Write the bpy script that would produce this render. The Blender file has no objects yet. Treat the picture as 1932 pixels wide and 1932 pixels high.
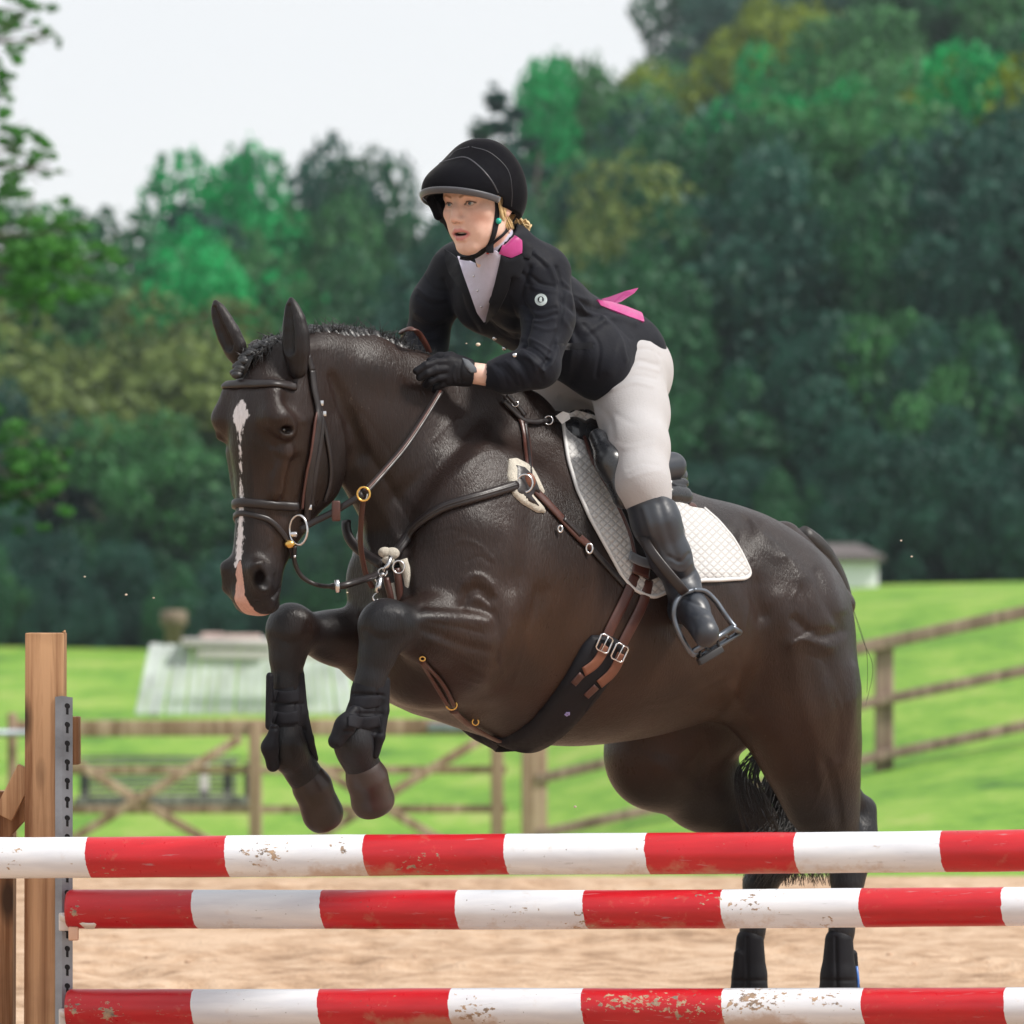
import bpy, bmesh, math, random
import numpy as np
from mathutils import Vector, Matrix
from mathutils.bvhtree import BVHTree
from mathutils.geometry import delaunay_2d_cdt

# ------------------------------------------------------------------ camera, sky, sun, exposure
CAM_H = 1.3
FPX = 9274.0            # focal length in units of a frame 1932 wide
HOR = 1100.0            # horizon row in the same units
SC = bpy.context.scene
cam = bpy.data.cameras.new('camera')
cam_ob = bpy.data.objects.new('camera', cam)
SC.collection.objects.link(cam_ob)
SC.camera = cam_ob
cam_ob.location = (0, 0, CAM_H)
cam_ob.rotation_euler = (math.pi / 2, 0, 0)
cam.sensor_width = 36.0
cam.lens = 36.0 * FPX / 1932.0
cam.shift_y = (HOR - 966.0) / 1932.0
cam.clip_start = 0.5
cam.clip_end = 3000
cam.dof.use_dof = True
cam.dof.focus_distance = 11.7
cam.dof.aperture_fstop = 5.6

SUN_EL, SUN_AZ = 50.0, 112.0      # azimuth: direction the light comes from, clockwise from +Y (view direction)
world = bpy.data.worlds.new('World')
SC.world = world
world.use_nodes = True
wn, wl = world.node_tree.nodes, world.node_tree.links
wn.clear()
w_out = wn.new('ShaderNodeOutputWorld')
w_bg = wn.new('ShaderNodeBackground')
w_sky = wn.new('ShaderNodeTexSky')
w_sky.sky_type = 'NISHITA'
w_sky.sun_disc = False
w_sky.sun_elevation = math.radians(SUN_EL)
w_sky.sun_rotation = math.radians(SUN_AZ)
w_mix = wn.new('ShaderNodeMixRGB')
w_tc = wn.new('ShaderNodeTexCoord')
w_map = wn.new('ShaderNodeMapping')
w_map.inputs['Scale'].default_value = (1, 1, 2.5)
w_noise = wn.new('ShaderNodeTexNoise')
w_noise.inputs['Scale'].default_value = 3.0
w_noise.inputs['Detail'].default_value = 4
w_ramp = wn.new('ShaderNodeValToRGB')
w_ramp.color_ramp.elements[0].position = 0.2
w_ramp.color_ramp.elements[0].color = (7.8, 7.9, 8.1, 1)
w_ramp.color_ramp.elements[1].position = 0.6
w_ramp.color_ramp.elements[1].color = (8.3, 8.3, 8.3, 1)
w_mix.inputs[0].default_value = 0.88
wl.new(w_tc.outputs['Generated'], w_map.inputs['Vector'])
wl.new(w_map.outputs['Vector'], w_noise.inputs['Vector'])
wl.new(w_noise.outputs['Fac'], w_ramp.inputs['Fac'])
wl.new(w_sky.outputs['Color'], w_mix.inputs[1])
wl.new(w_ramp.outputs['Color'], w_mix.inputs[2])
wl.new(w_mix.outputs['Color'], w_bg.inputs['Color'])
w_bg.inputs['Strength'].default_value = 0.1
wl.new(w_bg.outputs['Background'], w_out.inputs['Surface'])

sun = bpy.data.lights.new('sun', 'SUN')
sun.energy = 3.8
sun.angle = math.radians(10)
sun.color = (1.0, 0.95, 0.88)
sun_ob = bpy.data.objects.new('sun', sun)
SC.collection.objects.link(sun_ob)
_az, _el = math.radians(SUN_AZ), math.radians(SUN_EL)
_d = Vector((math.sin(_az) * math.cos(_el), math.cos(_az) * math.cos(_el), math.sin(_el)))
sun_ob.rotation_euler = _d.to_track_quat('Z', 'Y').to_euler()
SC.view_settings.view_transform = 'Standard'
SC.view_settings.look = 'None'
SC.view_settings.exposure = 0.30
SC.view_settings.gamma = 1.0
SC.cycles.max_bounces = 6

random.seed(4)
RNG = np.random.default_rng(7)

# ------------------------------------------------------------------ projection helpers (1932-unit pixels)
def P(u, v, d):
    return np.array(((u - 966.0) * d / FPX, d, CAM_H + (HOR - v) * d / FPX))

def proj(p):
    p = np.asarray(p, float)
    return np.stack((966.0 + FPX * p[..., 0] / p[..., 1], HOR - FPX * (p[..., 2] - CAM_H) / p[..., 1]), -1)

TH = math.radians(41)
HF = np.array((-math.cos(TH), -math.sin(TH), 0.0))     # horse heading
HL = np.array((math.sin(TH), -math.cos(TH), 0.0))      # horse's left (towards the camera)
WO = np.array(((985 - 966) * 12.0 / FPX, 12.0, 0.0))   # under the withers

def H(u, v, b=0.0):
    """point seen at (u, v) that lies b metres to the left of the horse's centre plane"""
    k = (u - 966.0) / FPX
    d = (b + WO.dot(HL)) / (k * HL[0] + HL[1])
    return P(u, v, d)

def L2W(a, b, z):
    return WO + a * HF + b * HL + np.array((0, 0, z))

def W2L(p):
    q = np.asarray(p, float) - WO
    return np.stack((q @ HF, q @ HL, q[..., 2]), -1)

def mirror_b(p):
    q = W2L(p)
    q[..., 1] *= -1
    return WO + q[..., :1] * HF + q[..., 1:2] * HL + q[..., 2:] * np.array((0, 0, 1.0))

# ------------------------------------------------------------------ signed-distance modelling
class Field:
    """grid in a frame with unit axes A (rows), origin O; lo/hi in that frame"""
    def __init__(s, O, A, lo, hi, res):
        s.O, s.A, s.lo, s.res = np.asarray(O, float), np.asarray(A, float), np.asarray(lo, float), res
        s.n = tuple(int(math.ceil((h - l) / res)) + 1 for l, h in zip(lo, hi))
        s.v = np.full(s.n, 1.0, np.float32)

    def tol(s, p):
        return (np.asarray(p, float) - s.O) @ s.A.T

    def box(s, pts, rad):
        q = s.tol(pts)
        i0 = np.clip(np.floor((q.min(0) - rad - s.lo) / s.res).astype(int), 0, np.array(s.n) - 1)
        i1 = np.clip(np.ceil((q.max(0) + rad - s.lo) / s.res).astype(int) + 1, 1, s.n)
        return i0, i1

    def coords(s, i0, i1):
        ax = [(s.lo[i] + s.res * np.arange(i0[i], i1[i])).astype(np.float32) for i in range(3)]
        g = [ax[0][:, None, None], ax[1][None, :, None], ax[2][None, None, :]]
        return [(s.O[k] + g[0] * s.A[0][k] + g[1] * s.A[1][k] + g[2] * s.A[2][k]).astype(np.float32) for k in range(3)]

    def op(s, pts, rad, func, k=0.03, mode='add'):
        i0, i1 = s.box(pts, rad + k + 0.02)
        if (i1 <= i0).any():
            return
        X, Y, Z = s.coords(i0, i1)
        d = func(X, Y, Z).astype(np.float32)
        sl = tuple(slice(a, b) for a, b in zip(i0, i1))
        o = s.v[sl]
        k = max(k, 1e-5)
        if mode == 'add':
            h = np.maximum(k - np.abs(o - d), 0) / k
            s.v[sl] = np.minimum(o, d) - h * h * k * 0.25
        elif mode == 'sub':
            d = -d
            h = np.maximum(k - np.abs(o - d), 0) / k
            s.v[sl] = np.maximum(o, d) + h * h * k * 0.25
        elif mode == 'off':
            s.v[sl] = o + d

    def cone(s, p0, p1, r0, r1, k=0.03, ax=None, sq=1.0, mode='add'):
        """tapered capsule, squashed by sq along the unit axis ax"""
        p0, p1 = np.asarray(p0, float), np.asarray(p1, float)
        if ax is not None:
            ax = np.asarray(ax, float)
        R = max(r0, r1) * max(1, sq)

        def f(X, Y, Z):
            q = [X - p0[0], Y - p0[1], Z - p0[2]]
            d = p1 - p0
            if ax is not None:
                e = q[0] * ax[0] + q[1] * ax[1] + q[2] * ax[2]
                de = d.dot(ax)
                # squash relative to the segment: only the offset across it
                L2 = max(d.dot(d), 1e-12)
                t = np.clip((q[0] * d[0] + q[1] * d[1] + q[2] * d[2]) / L2, 0, 1)
                off = [q[i] - t * d[i] for i in range(3)]
                oe = off[0] * ax[0] + off[1] * ax[1] + off[2] * ax[2]
                g = oe * (1.0 / sq - 1.0)
                off = [off[i] + g * ax[i] for i in range(3)]
                return (np.sqrt(off[0] ** 2 + off[1] ** 2 + off[2] ** 2) - (r0 + (r1 - r0) * t)) * min(1.0, sq ** 0.5)
            L2 = max(d.dot(d), 1e-12)
            t = np.clip((q[0] * d[0] + q[1] * d[1] + q[2] * d[2]) / L2, 0, 1)
            return np.sqrt((q[0] - t * d[0]) ** 2 + (q[1] - t * d[1]) ** 2 + (q[2] - t * d[2]) ** 2) - (r0 + (r1 - r0) * t)
        s.op(np.array((p0, p1)), R, f, k, mode)

    def chain(s, pts, k=0.03, ax=None, sq=1.0, mode='add'):
        """pts: list of (point, radius)"""
        for (a, ra), (b, rb) in zip(pts[:-1], pts[1:]):
            s.cone(a, b, ra, rb, k, ax, sq, mode)

    def ell(s, c, r, axes=None, k=0.03, mode='add'):
        c = np.asarray(c, float)
        M = np.eye(3) if axes is None else np.asarray(axes, float)

        def f(X, Y, Z):
            q = [X - c[0], Y - c[1], Z - c[2]]
            l = [(q[0] * M[i][0] + q[1] * M[i][1] + q[2] * M[i][2]) / r[i] for i in range(3)]
            k0 = np.sqrt(l[0] ** 2 + l[1] ** 2 + l[2] ** 2) + 1e-6
            k1 = np.sqrt((l[0] / r[0]) ** 2 + (l[1] / r[1]) ** 2 + (l[2] / r[2]) ** 2) + 1e-6
            return k0 * (k0 - 1.0) / k1
        s.op(c[None], max(r), f, k, mode)

    def mesh(s):
        v = s.v
        v[0], v[-1], v[:, 0], v[:, -1], v[:, :, 0], v[:, :, -1] = (1.0,) * 6
        neg = v < 0
        nx, ny, nz = v.shape
        cnt = np.zeros((nx - 1, ny - 1, nz - 1), np.int8)
        cs = [(i, j, k) for i in (0, 1) for j in (0, 1) for k in (0, 1)]
        for i, j, k in cs:
            cnt += neg[i:nx - 1 + i, j:ny - 1 + j, k:nz - 1 + k]
        act = np.argwhere((cnt > 0) & (cnt < 8))
        idx = np.full((nx - 1, ny - 1, nz - 1), -1, np.int32)
        idx[act[:, 0], act[:, 1], act[:, 2]] = np.arange(len(act))
        val = {c: v[act[:, 0] + c[0], act[:, 1] + c[1], act[:, 2] + c[2]].astype(np.float64) for c in cs}
        acc = np.zeros((len(act), 3))
        n = np.zeros(len(act))
        for c in cs:
            for ax in range(3):
                if c[ax] == 1:
                    continue
                c2 = list(c); c2[ax] = 1; c2 = tuple(c2)
                a, b = val[c], val[c2]
                m = (a < 0) != (b < 0)
                t = np.where(m, a / np.where(m, a - b, 1), 0)
                p = np.zeros((len(act), 3)); p += c
                p[:, ax] += t
                acc[m] += p[m]
                n[m] += 1
        q = (act + acc / n[:, None]) * s.res + s.lo
        W = s.O + q @ s.A
        faces = []
        for ax in range(3):
            sl0 = [slice(1, -1)] * 3; sl1 = [slice(1, -1)] * 3
            sl0[ax] = slice(0, -1); sl1[ax] = slice(1, None)
            a, b = neg[tuple(sl0)], neg[tuple(sl1)]
            e = np.argwhere(a != b)
            inside = a[e[:, 0], e[:, 1], e[:, 2]]
            o = [1, 1, 1]; o[ax] = 0
            e = e + o
            u, w = (ax + 1) % 3, (ax + 2) % 3
            def g(du, dw):
                t = e.copy(); t[:, u] -= du; t[:, w] -= dw
                return idx[t[:, 0], t[:, 1], t[:, 2]]
            f = np.stack((g(1, 1), g(0, 1), g(0, 0), g(1, 0)), 1)
            f[~inside] = f[~inside][:, ::-1]
            faces.append(f)
        F = np.concatenate(faces)
        if np.linalg.det(s.A) < 0:
            F = F[:, ::-1]
        return W, F

def smooth(V, F, it=1, lam=0.5):
    i = F.ravel(); j = np.roll(F, -1, 1).ravel()
    a, b = np.concatenate((i, j)), np.concatenate((j, i))
    n = np.bincount(a, minlength=len(V)).astype(float)
    for _ in range(it):
        S = np.stack([np.bincount(a, V[b, c], len(V)) for c in range(3)], 1) / n[:, None]
        V = V + lam * (S - V)
    return V

def normals(V, F):
    n = np.cross(V[F[:, 2]] - V[F[:, 0]], V[F[:, 3]] - V[F[:, 1]]) if F.shape[1] == 4 else np.cross(V[F[:, 1]] - V[F[:, 0]], V[F[:, 2]] - V[F[:, 0]])
    N = np.zeros_like(V)
    for c in range(F.shape[1]):
        for k in range(3):
            N[:, k] += np.bincount(F[:, c], n[:, k], len(V))
    return N / (np.linalg.norm(N, axis=1, keepdims=True) + 1e-12)

def seg_dist(U, pts):
    """distance of 2D/3D points U to a polyline"""
    best = np.full(len(U), 1e9)
    for a, b in zip(pts[:-1], pts[1:]):
        a, b = np.asarray(a, float), np.asarray(b, float)
        d = b - a
        t = np.clip(((U - a) @ d) / max(d @ d, 1e-9), 0, 1)
        best = np.minimum(best, np.linalg.norm(U - a - t[:, None] * d, axis=1))
    return best

def sculpt(V, F, strokes, mirror=False):
    """strokes: (polyline in frame units, width, height in metres); moves the surface seen there along its normal"""
    N = normals(V, F)
    view = V - np.array((0, 0, CAM_H))
    view /= np.linalg.norm(view, axis=1, keepdims=True)
    face = np.clip(-(N * view).sum(1) * 2.5, 0, 1)
    U = proj(V)
    D = np.zeros(len(V))
    for pl, w, h in strokes:
        lo, hi = np.min(pl, 0) - 3 * w, np.max(pl, 0) + 3 * w
        m = (face > 0) & (U[:, 0] > lo[0]) & (U[:, 0] < hi[0]) & (U[:, 1] > lo[1]) & (U[:, 1] < hi[1])
        if m.any():
            D[m] += h * np.exp(-(seg_dist(U[m], smooth_line(pl)) / w) ** 2) * face[m]
    return V + N * D[:, None]

def smooth_line(pl, n=8):
    """Catmull-Rom through the points"""
    p = [np.asarray(q, float) for q in pl]
    if len(p) < 3:
        return p
    p = [2 * p[0] - p[1]] + p + [2 * p[-1] - p[-2]]
    out = []
    for i in range(1, len(p) - 2):
        for t in np.linspace(0, 1, n, endpoint=False):
            a, b, c, d = p[i - 1:i + 3]
            out.append(0.5 * (2 * b + (c - a) * t + (2 * a - 5 * b + 4 * c - d) * t * t + (3 * b - a - 3 * c + d) * t ** 3))
    out.append(p[-2])
    return out

# ------------------------------------------------------------------ object helpers
def link(o, parent=None):
    SC.collection.objects.link(o)
    if parent is not None:
        o.parent = parent
        pl = parent
        off = Vector((0, 0, 0))
        while pl is not None:
            off += pl.location
            pl = pl.parent
        o.location = -off if o.type != 'EMPTY' else o.location
    return o

def make(name, V, F, mat, parent=None, shade=True, attr=None):
    me = bpy.data.meshes.new(name)
    V = np.asarray(V, float)
    if isinstance(F, np.ndarray):
        me.vertices.add(len(V)); me.vertices.foreach_set('co', V.ravel())
        k = F.shape[1]
        me.loops.add(F.size); me.loops.foreach_set('vertex_index', F.ravel().astype(np.int32))
        me.polygons.add(len(F))
        me.polygons.foreach_set('loop_start', np.arange(0, F.size, k, dtype=np.int32))
        me.polygons.foreach_set('loop_total', np.full(len(F), k, np.int32))
        me.update(calc_edges=True)
        me.validate()
    else:
        me.from_pydata([tuple(v) for v in V], [], F)
        me.update()
    if shade:
        me.polygons.foreach_set('use_smooth', np.ones(len(me.polygons), bool))
    if attr:
        for an, av in attr.items():
            ca = me.attributes.new(an, 'FLOAT', 'POINT')
            ca.data.foreach_set('value', np.asarray(av, np.float32))
    me.materials.append(mat)
    o = bpy.data.objects.new(name, me)
    link(o, parent)
    return o

def empty(name, loc):
    o = bpy.data.objects.new(name, None)
    o.location = tuple(loc)
    o.empty_display_size = 0.1
    SC.collection.objects.link(o)
    return o

def tag(o, label=None, cat=None, group=None, kind=None):
    if label: o['label'] = label
    if cat: o['category'] = cat
    if group: o['group'] = group
    if kind: o['kind'] = kind
    return o

def twin(o, mf):
    """the same part on the other side, through the mirror function mf"""
    me = o.data.copy()
    n = len(me.vertices)
    V = np.empty(n * 3); me.vertices.foreach_get('co', V)
    me.vertices.foreach_set('co', mf(V.reshape(-1, 3)).ravel())
    me.flip_normals(); me.update()
    t = bpy.data.objects.new(o.name.split('.')[0], me)
    SC.collection.objects.link(t); t.parent = o.parent; t.location = o.location
    return t

def rebase(o, base):
    """move a top-level mesh's origin to base, keeping the shape where it is"""
    base = Vector(tuple(base))
    o.data.transform(Matrix.Translation(-base))
    o.location = base
    return o

class MB:
    """collects simple solids into one mesh"""
    def __init__(s):
        s.V, s.F = [], []
    def add(s, V, F):
        n = len(s.V)
        s.V += [tuple(float(c) for c in v) for v in V]
        s.F += [tuple(int(i) + n for i in f) for f in F]
        return s
    def box(s, c, h, M=None, bev=0.0):
        """c centre, h half sizes, M rows = axes; bevelled along all edges by bev"""
        M = np.eye(3) if M is None else np.asarray(M, float)
        bm = bmesh.new()
        bmesh.ops.create_cube(bm, size=2)
        for v in bm.verts:
            v.co = Vector((v.co.x * h[0], v.co.y * h[1], v.co.z * h[2]))
        if bev > 0:
            bmesh.ops.bevel(bm, geom=bm.edges[:], offset=bev, segments=2, affect='EDGES', profile=0.6)
        V = np.array([v.co[:] for v in bm.verts]) @ M + np.asarray(c, float)
        bm.verts.index_update()
        F = [[v.index for v in f.verts] for f in bm.faces]
        bm.free()
        return s.add(V, F)
    def beam(s, p0, p1, w, t, up=(0, 0, 1), bev=0.004):
        """rectangular bar from p0 to p1: w across (along up x dir), t along up"""
        p0, p1 = np.asarray(p0, float), np.asarray(p1, float)
        d = p1 - p0; L = np.linalg.norm(d); d /= L
        up = np.asarray(up, float); x = np.cross(up, d); x /= np.linalg.norm(x); y = np.cross(d, x)
        return s.box((p0 + p1) / 2, (w / 2, t / 2, L / 2), (x, y, d), bev)
    def tube(s, pts, r, n=10, flat=None, cap=True, closed=False):
        """round tube; r number or list; flat = (normals list, squash) makes it an oval strap"""
        pts = [np.asarray(p, float) for p in pts]
        m = len(pts)
        rr = [r] * m if np.isscalar(r) else list(r)
        V = []
        x = None
        for i in range(m):
            if closed:
                d = pts[(i + 1) % m] - pts[i - 1]
            else:
                d = pts[min(i + 1, m - 1)] - pts[max(i - 1, 0)]
            d = d / (np.linalg.norm(d) + 1e-12)
            if x is None:
                a = np.array((0, 0, 1.0)) if abs(d[2]) < 0.9 else np.array((1.0, 0, 0))
                x = np.cross(d, a)
            x = x - d * x.dot(d)
            x /= np.linalg.norm(x) + 1e-12
            y = np.cross(d, x)
            for k in range(n):
                t = 2 * math.pi * k / n
                V.append(pts[i] + rr[i] * (x * math.cos(t) + y * math.sin(t)))
        F = []
        for i in range(m if closed else m - 1):
            j = (i + 1) % m
            for k in range(n):
                k2 = (k + 1) % n
                F.append((i * n + k, i * n + k2, j * n + k2, j * n + k))
        if cap and not closed:
            F.append(tuple(range(n))[::-1])
            F.append(tuple((m - 1) * n + k for k in range(n)))
        return s.add(V, F)
    def lathe(s, prof, O, ax, n=32):
        """prof: (distance along ax, radius)"""
        O, ax = np.asarray(O, float), np.asarray(ax, float)
        ax = ax / np.linalg.norm(ax)
        a = np.array((0, 0, 1.0)) if abs(ax[2]) < 0.9 else np.array((1.0, 0, 0))
        x = np.cross(ax, a); x /= np.linalg.norm(x); y = np.cross(ax, x)
        V = [O + ax * d + r * (x * math.cos(2 * math.pi * k / n) + y * math.sin(2 * math.pi * k / n)) for d, r in prof for k in range(n)]
        F = [(i * n + k, i * n + (k + 1) % n, (i + 1) * n + (k + 1) % n, (i + 1) * n + k) for i in range(len(prof) - 1) for k in range(n)]
        F.append(tuple(range(n))[::-1]); F.append(tuple((len(prof) - 1) * n + k for k in range(n)))
        return s.add(V, F)
    def ball(s, c, r, M=None, n=12):
        M = np.eye(3) if M is None else np.asarray(M, float)
        r = (r,) * 3 if np.isscalar(r) else r
        bm = bmesh.new()
        bmesh.ops.create_uvsphere(bm, u_segments=2 * n, v_segments=n, radius=1)
        V = np.array([v.co[:] for v in bm.verts]) * np.array(r)
        V = V @ M + np.asarray(c, float)
        bm.verts.index_update()
        F = [[v.index for v in f.verts] for f in bm.faces]
        bm.free()
        return s.add(V, F)
    def build(s, name, mat, parent=None, shade=True, angle=None):
        o = make(name, np.array(s.V), s.F, mat, parent, shade)
        bm = bmesh.new(); bm.from_mesh(o.data)
        bmesh.ops.recalc_face_normals(bm, faces=bm.faces)
        bm.to_mesh(o.data); bm.free()
        if angle and shade:
            o.data.set_sharp_from_angle(angle=math.radians(angle))
        return o

def bvh_of(V, F):
    return BVHTree.FromPolygons([tuple(v) for v in np.asarray(V)], [tuple(int(i) for i in f) for f in F])

CAMP = Vector((0, 0, CAM_H))
def hit(bvh, u, v):
    d = Vector(P(u, v, 1.0)) - CAMP
    d.normalize()
    p, n, i, t = bvh.ray_cast(CAMP, d)
    if p is None:
        return None, None
    return np.array(p), np.array(n)

def hits(bvh, pl, blur=0):
    """cast each (u, v); a miss takes the nearest hit's depth"""
    out = [hit(bvh, u, v) for u, v in pl]
    ok = [i for i, (p, n) in enumerate(out) if p is not None]
    assert ok, 'no hit for ' + str(pl[:2])
    P3, N3 = [], []
    for i, (u, v) in enumerate(pl):
        if out[i][0] is None:
            j = min(ok, key=lambda j: (pl[j][0] - u) ** 2 + (pl[j][1] - v) ** 2)
            P3.append(P(u, v, out[j][0][1])); N3.append(out[j][1])
        else:
            P3.append(out[i][0]); N3.append(out[i][1])
    P3, N3 = np.array(P3), np.array(N3)
    for _ in range(blur):
        P3[1:-1] = (P3[:-2] + 2 * P3[1:-1] + P3[2:]) / 4
        N3[1:-1] = (N3[:-2] + 2 * N3[1:-1] + N3[2:]) / 4
    N3 /= np.linalg.norm(N3, axis=1, keepdims=True) + 1e-9
    return P3, N3

def resample(pts, step):
    pts = [np.asarray(p, float) for p in pts]
    d = [0]
    for a, b in zip(pts[:-1], pts[1:]):
        d.append(d[-1] + np.linalg.norm(b - a))
    n = max(2, int(d[-1] / step) + 1)
    t = np.linspace(0, d[-1], n)
    A = np.array(pts)
    return [np.array([np.interp(x, d, A[:, k]) for k in range(A.shape[1])]) for x in t]

def strap_geo(P3, N3, width, thick, lift=0.001, roll=0.45):
    """flat strap lying on a surface: cushion-shaped section across, closed ends"""
    P3, N3 = np.asarray(P3), np.asarray(N3)
    m = len(P3)
    ws = [width] * m if np.isscalar(width) else list(np.interp(np.linspace(0, 1, m), np.linspace(0, 1, len(width)), width))
    sec = [(-1, 0), (-1, roll), (-0.8, 0.85), (-0.35, 1), (0, 1), (0.35, 1), (0.8, 0.85), (1, roll), (1, 0)]
    n = len(sec)
    V, F = [], []
    for i in range(m):
        d = P3[min(i + 1, m - 1)] - P3[max(i - 1, 0)]
        d /= np.linalg.norm(d) + 1e-12
        N = N3[i] - d * N3[i].dot(d); N /= np.linalg.norm(N) + 1e-12
        x = np.cross(d, N)
        for a, b in sec:
            V.append(P3[i] + x * a * ws[i] / 2 + N * (lift + b * thick))
    for i in range(m - 1):
        for k in range(n):
            k2 = (k + 1) % n
            F.append((i * n + k, i * n + k2, (i + 1) * n + k2, (i + 1) * n + k))
    F.append(tuple(range(n))[::-1]); F.append(tuple((m - 1) * n + k for k in range(n)))
    return V, F

def px_strap(mb, bvh, pl, width, thick, lift=0.001, blur=4, step=6, mirror=None, only=False):
    q = resample(smooth_line(pl), step)
    if only:
        q = [x for x in q if hit(bvh, *x)[0] is not None]
        if len(q) < 3:
            return None
    P3, N3 = hits(bvh, [tuple(x) for x in q], blur)
    V, F = strap_geo(P3, N3, width, thick, lift)
    mb.add(V, F)
    if mirror is not None:
        mb.add([mirror(np.array(v)) for v in V], [f[::-1] for f in F])
    return P3, N3

def px_patch(bvh, poly, off=0.002, thick=0.004, step=5, smooth_poly=False, blur=3, bulge=0.0, quilt=None, zfn=None):
    """solid sheet of cloth or leather covering the outline poly (frame units) on the surface below"""
    if smooth_poly:
        pp = smooth_line(list(poly) + [poly[0]])
        poly = [tuple(p) for p in pp[:-1]]
    ring = resample([np.array(p, float) for p in list(poly) + [poly[0]]], step)[:-1]
    R = np.array(ring)
    lo, hi = R.min(0), R.max(0)
    pts = [Vector(p) for p in ring]
    n0 = len(pts)
    gx = np.arange(lo[0] + step / 2, hi[0], step); gy = np.arange(lo[1] + step / 2, hi[1], step)
    G = np.array([(x, y) for x in gx for y in gy])
    if len(G):
        ins = inside(G, R)
        dd = seg_dist(G, list(R) + [R[0]])
        for g in G[ins & (dd > step * 0.6)]:
            pts.append(Vector(g))
    vs, es, fs, ov, oe, of = delaunay_2d_cdt(pts, [], [list(range(n0))], 1, 1e-4)
    U = np.array([v[:] for v in vs])
    fs = [tuple(f) for f in fs]
    P3, N3 = hits(bvh, [tuple(u) for u in U])
    # smooth over edges so that the sheet bridges hollows
    E = set()
    for f in fs:
        for a, b in zip(f, f[1:] + f[:1]):
            E.add((min(a, b), max(a, b)))
    E = np.array(list(E)); a = np.concatenate((E[:, 0], E[:, 1])); b = np.concatenate((E[:, 1], E[:, 0]))
    cn = np.bincount(a, minlength=len(U)).astype(float); cn[cn == 0] = 1
    dep = P3[:, 1].copy(); Nn = N3.copy()
    for _ in range(blur):
        dep = 0.5 * dep + 0.5 * np.bincount(a, dep[b], len(U)) / cn
        Nn = np.stack([0.4 * Nn[:, k] + 0.6 * np.bincount(a, Nn[b, k], len(U)) / cn for k in range(3)], 1)
    Nn /= np.linalg.norm(Nn, axis=1, keepdims=True) + 1e-9
    P3 = np.array([P(u[0], u[1], d) for u, d in zip(U, dep)])
    edge = np.minimum(seg_dist(U, list(R) + [R[0]]) / (step * 2.0), 1)
    h = thick * (0.45 + 0.55 * np.sqrt(edge)) + bulge * edge
    if quilt is not None:
        h = h + quilt(P3) * edge
    top = P3 + Nn * (off + h)[:, None]
    bot = P3 + Nn * (off - 0.003)
    n = len(U)
    F = []
    for f in fs:
        x = np.cross(top[f[1]] - top[f[0]], top[f[2]] - top[f[0]])
        g = f if x.dot(Nn[f[0]]) > 0 else f[::-1]
        F.append(tuple(g)); F.append(tuple(i + n for i in g[::-1]))
    cnt = {}
    for f in fs:
        for i, j in zip(f, f[1:] + f[:1]):
            cnt[(min(i, j), max(i, j))] = cnt.get((min(i, j), max(i, j)), 0) + 1
    for (i, j), c in cnt.items():
        if c == 1:
            F.append((i, j, j + n, i + n))
    return np.concatenate((top, bot)), F

def inside(G, R):
    x, y = G[:, 0], G[:, 1]
    c = np.zeros(len(G), bool)
    n = len(R)
    for i in range(n):
        x0, y0 = R[i]; x1, y1 = R[(i + 1) % n]
        m = ((y0 > y) != (y1 > y))
        c ^= m & (x < (x1 - x0) * (y - y0) / (y1 - y0 + 1e-12) + x0)
    return c
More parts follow.
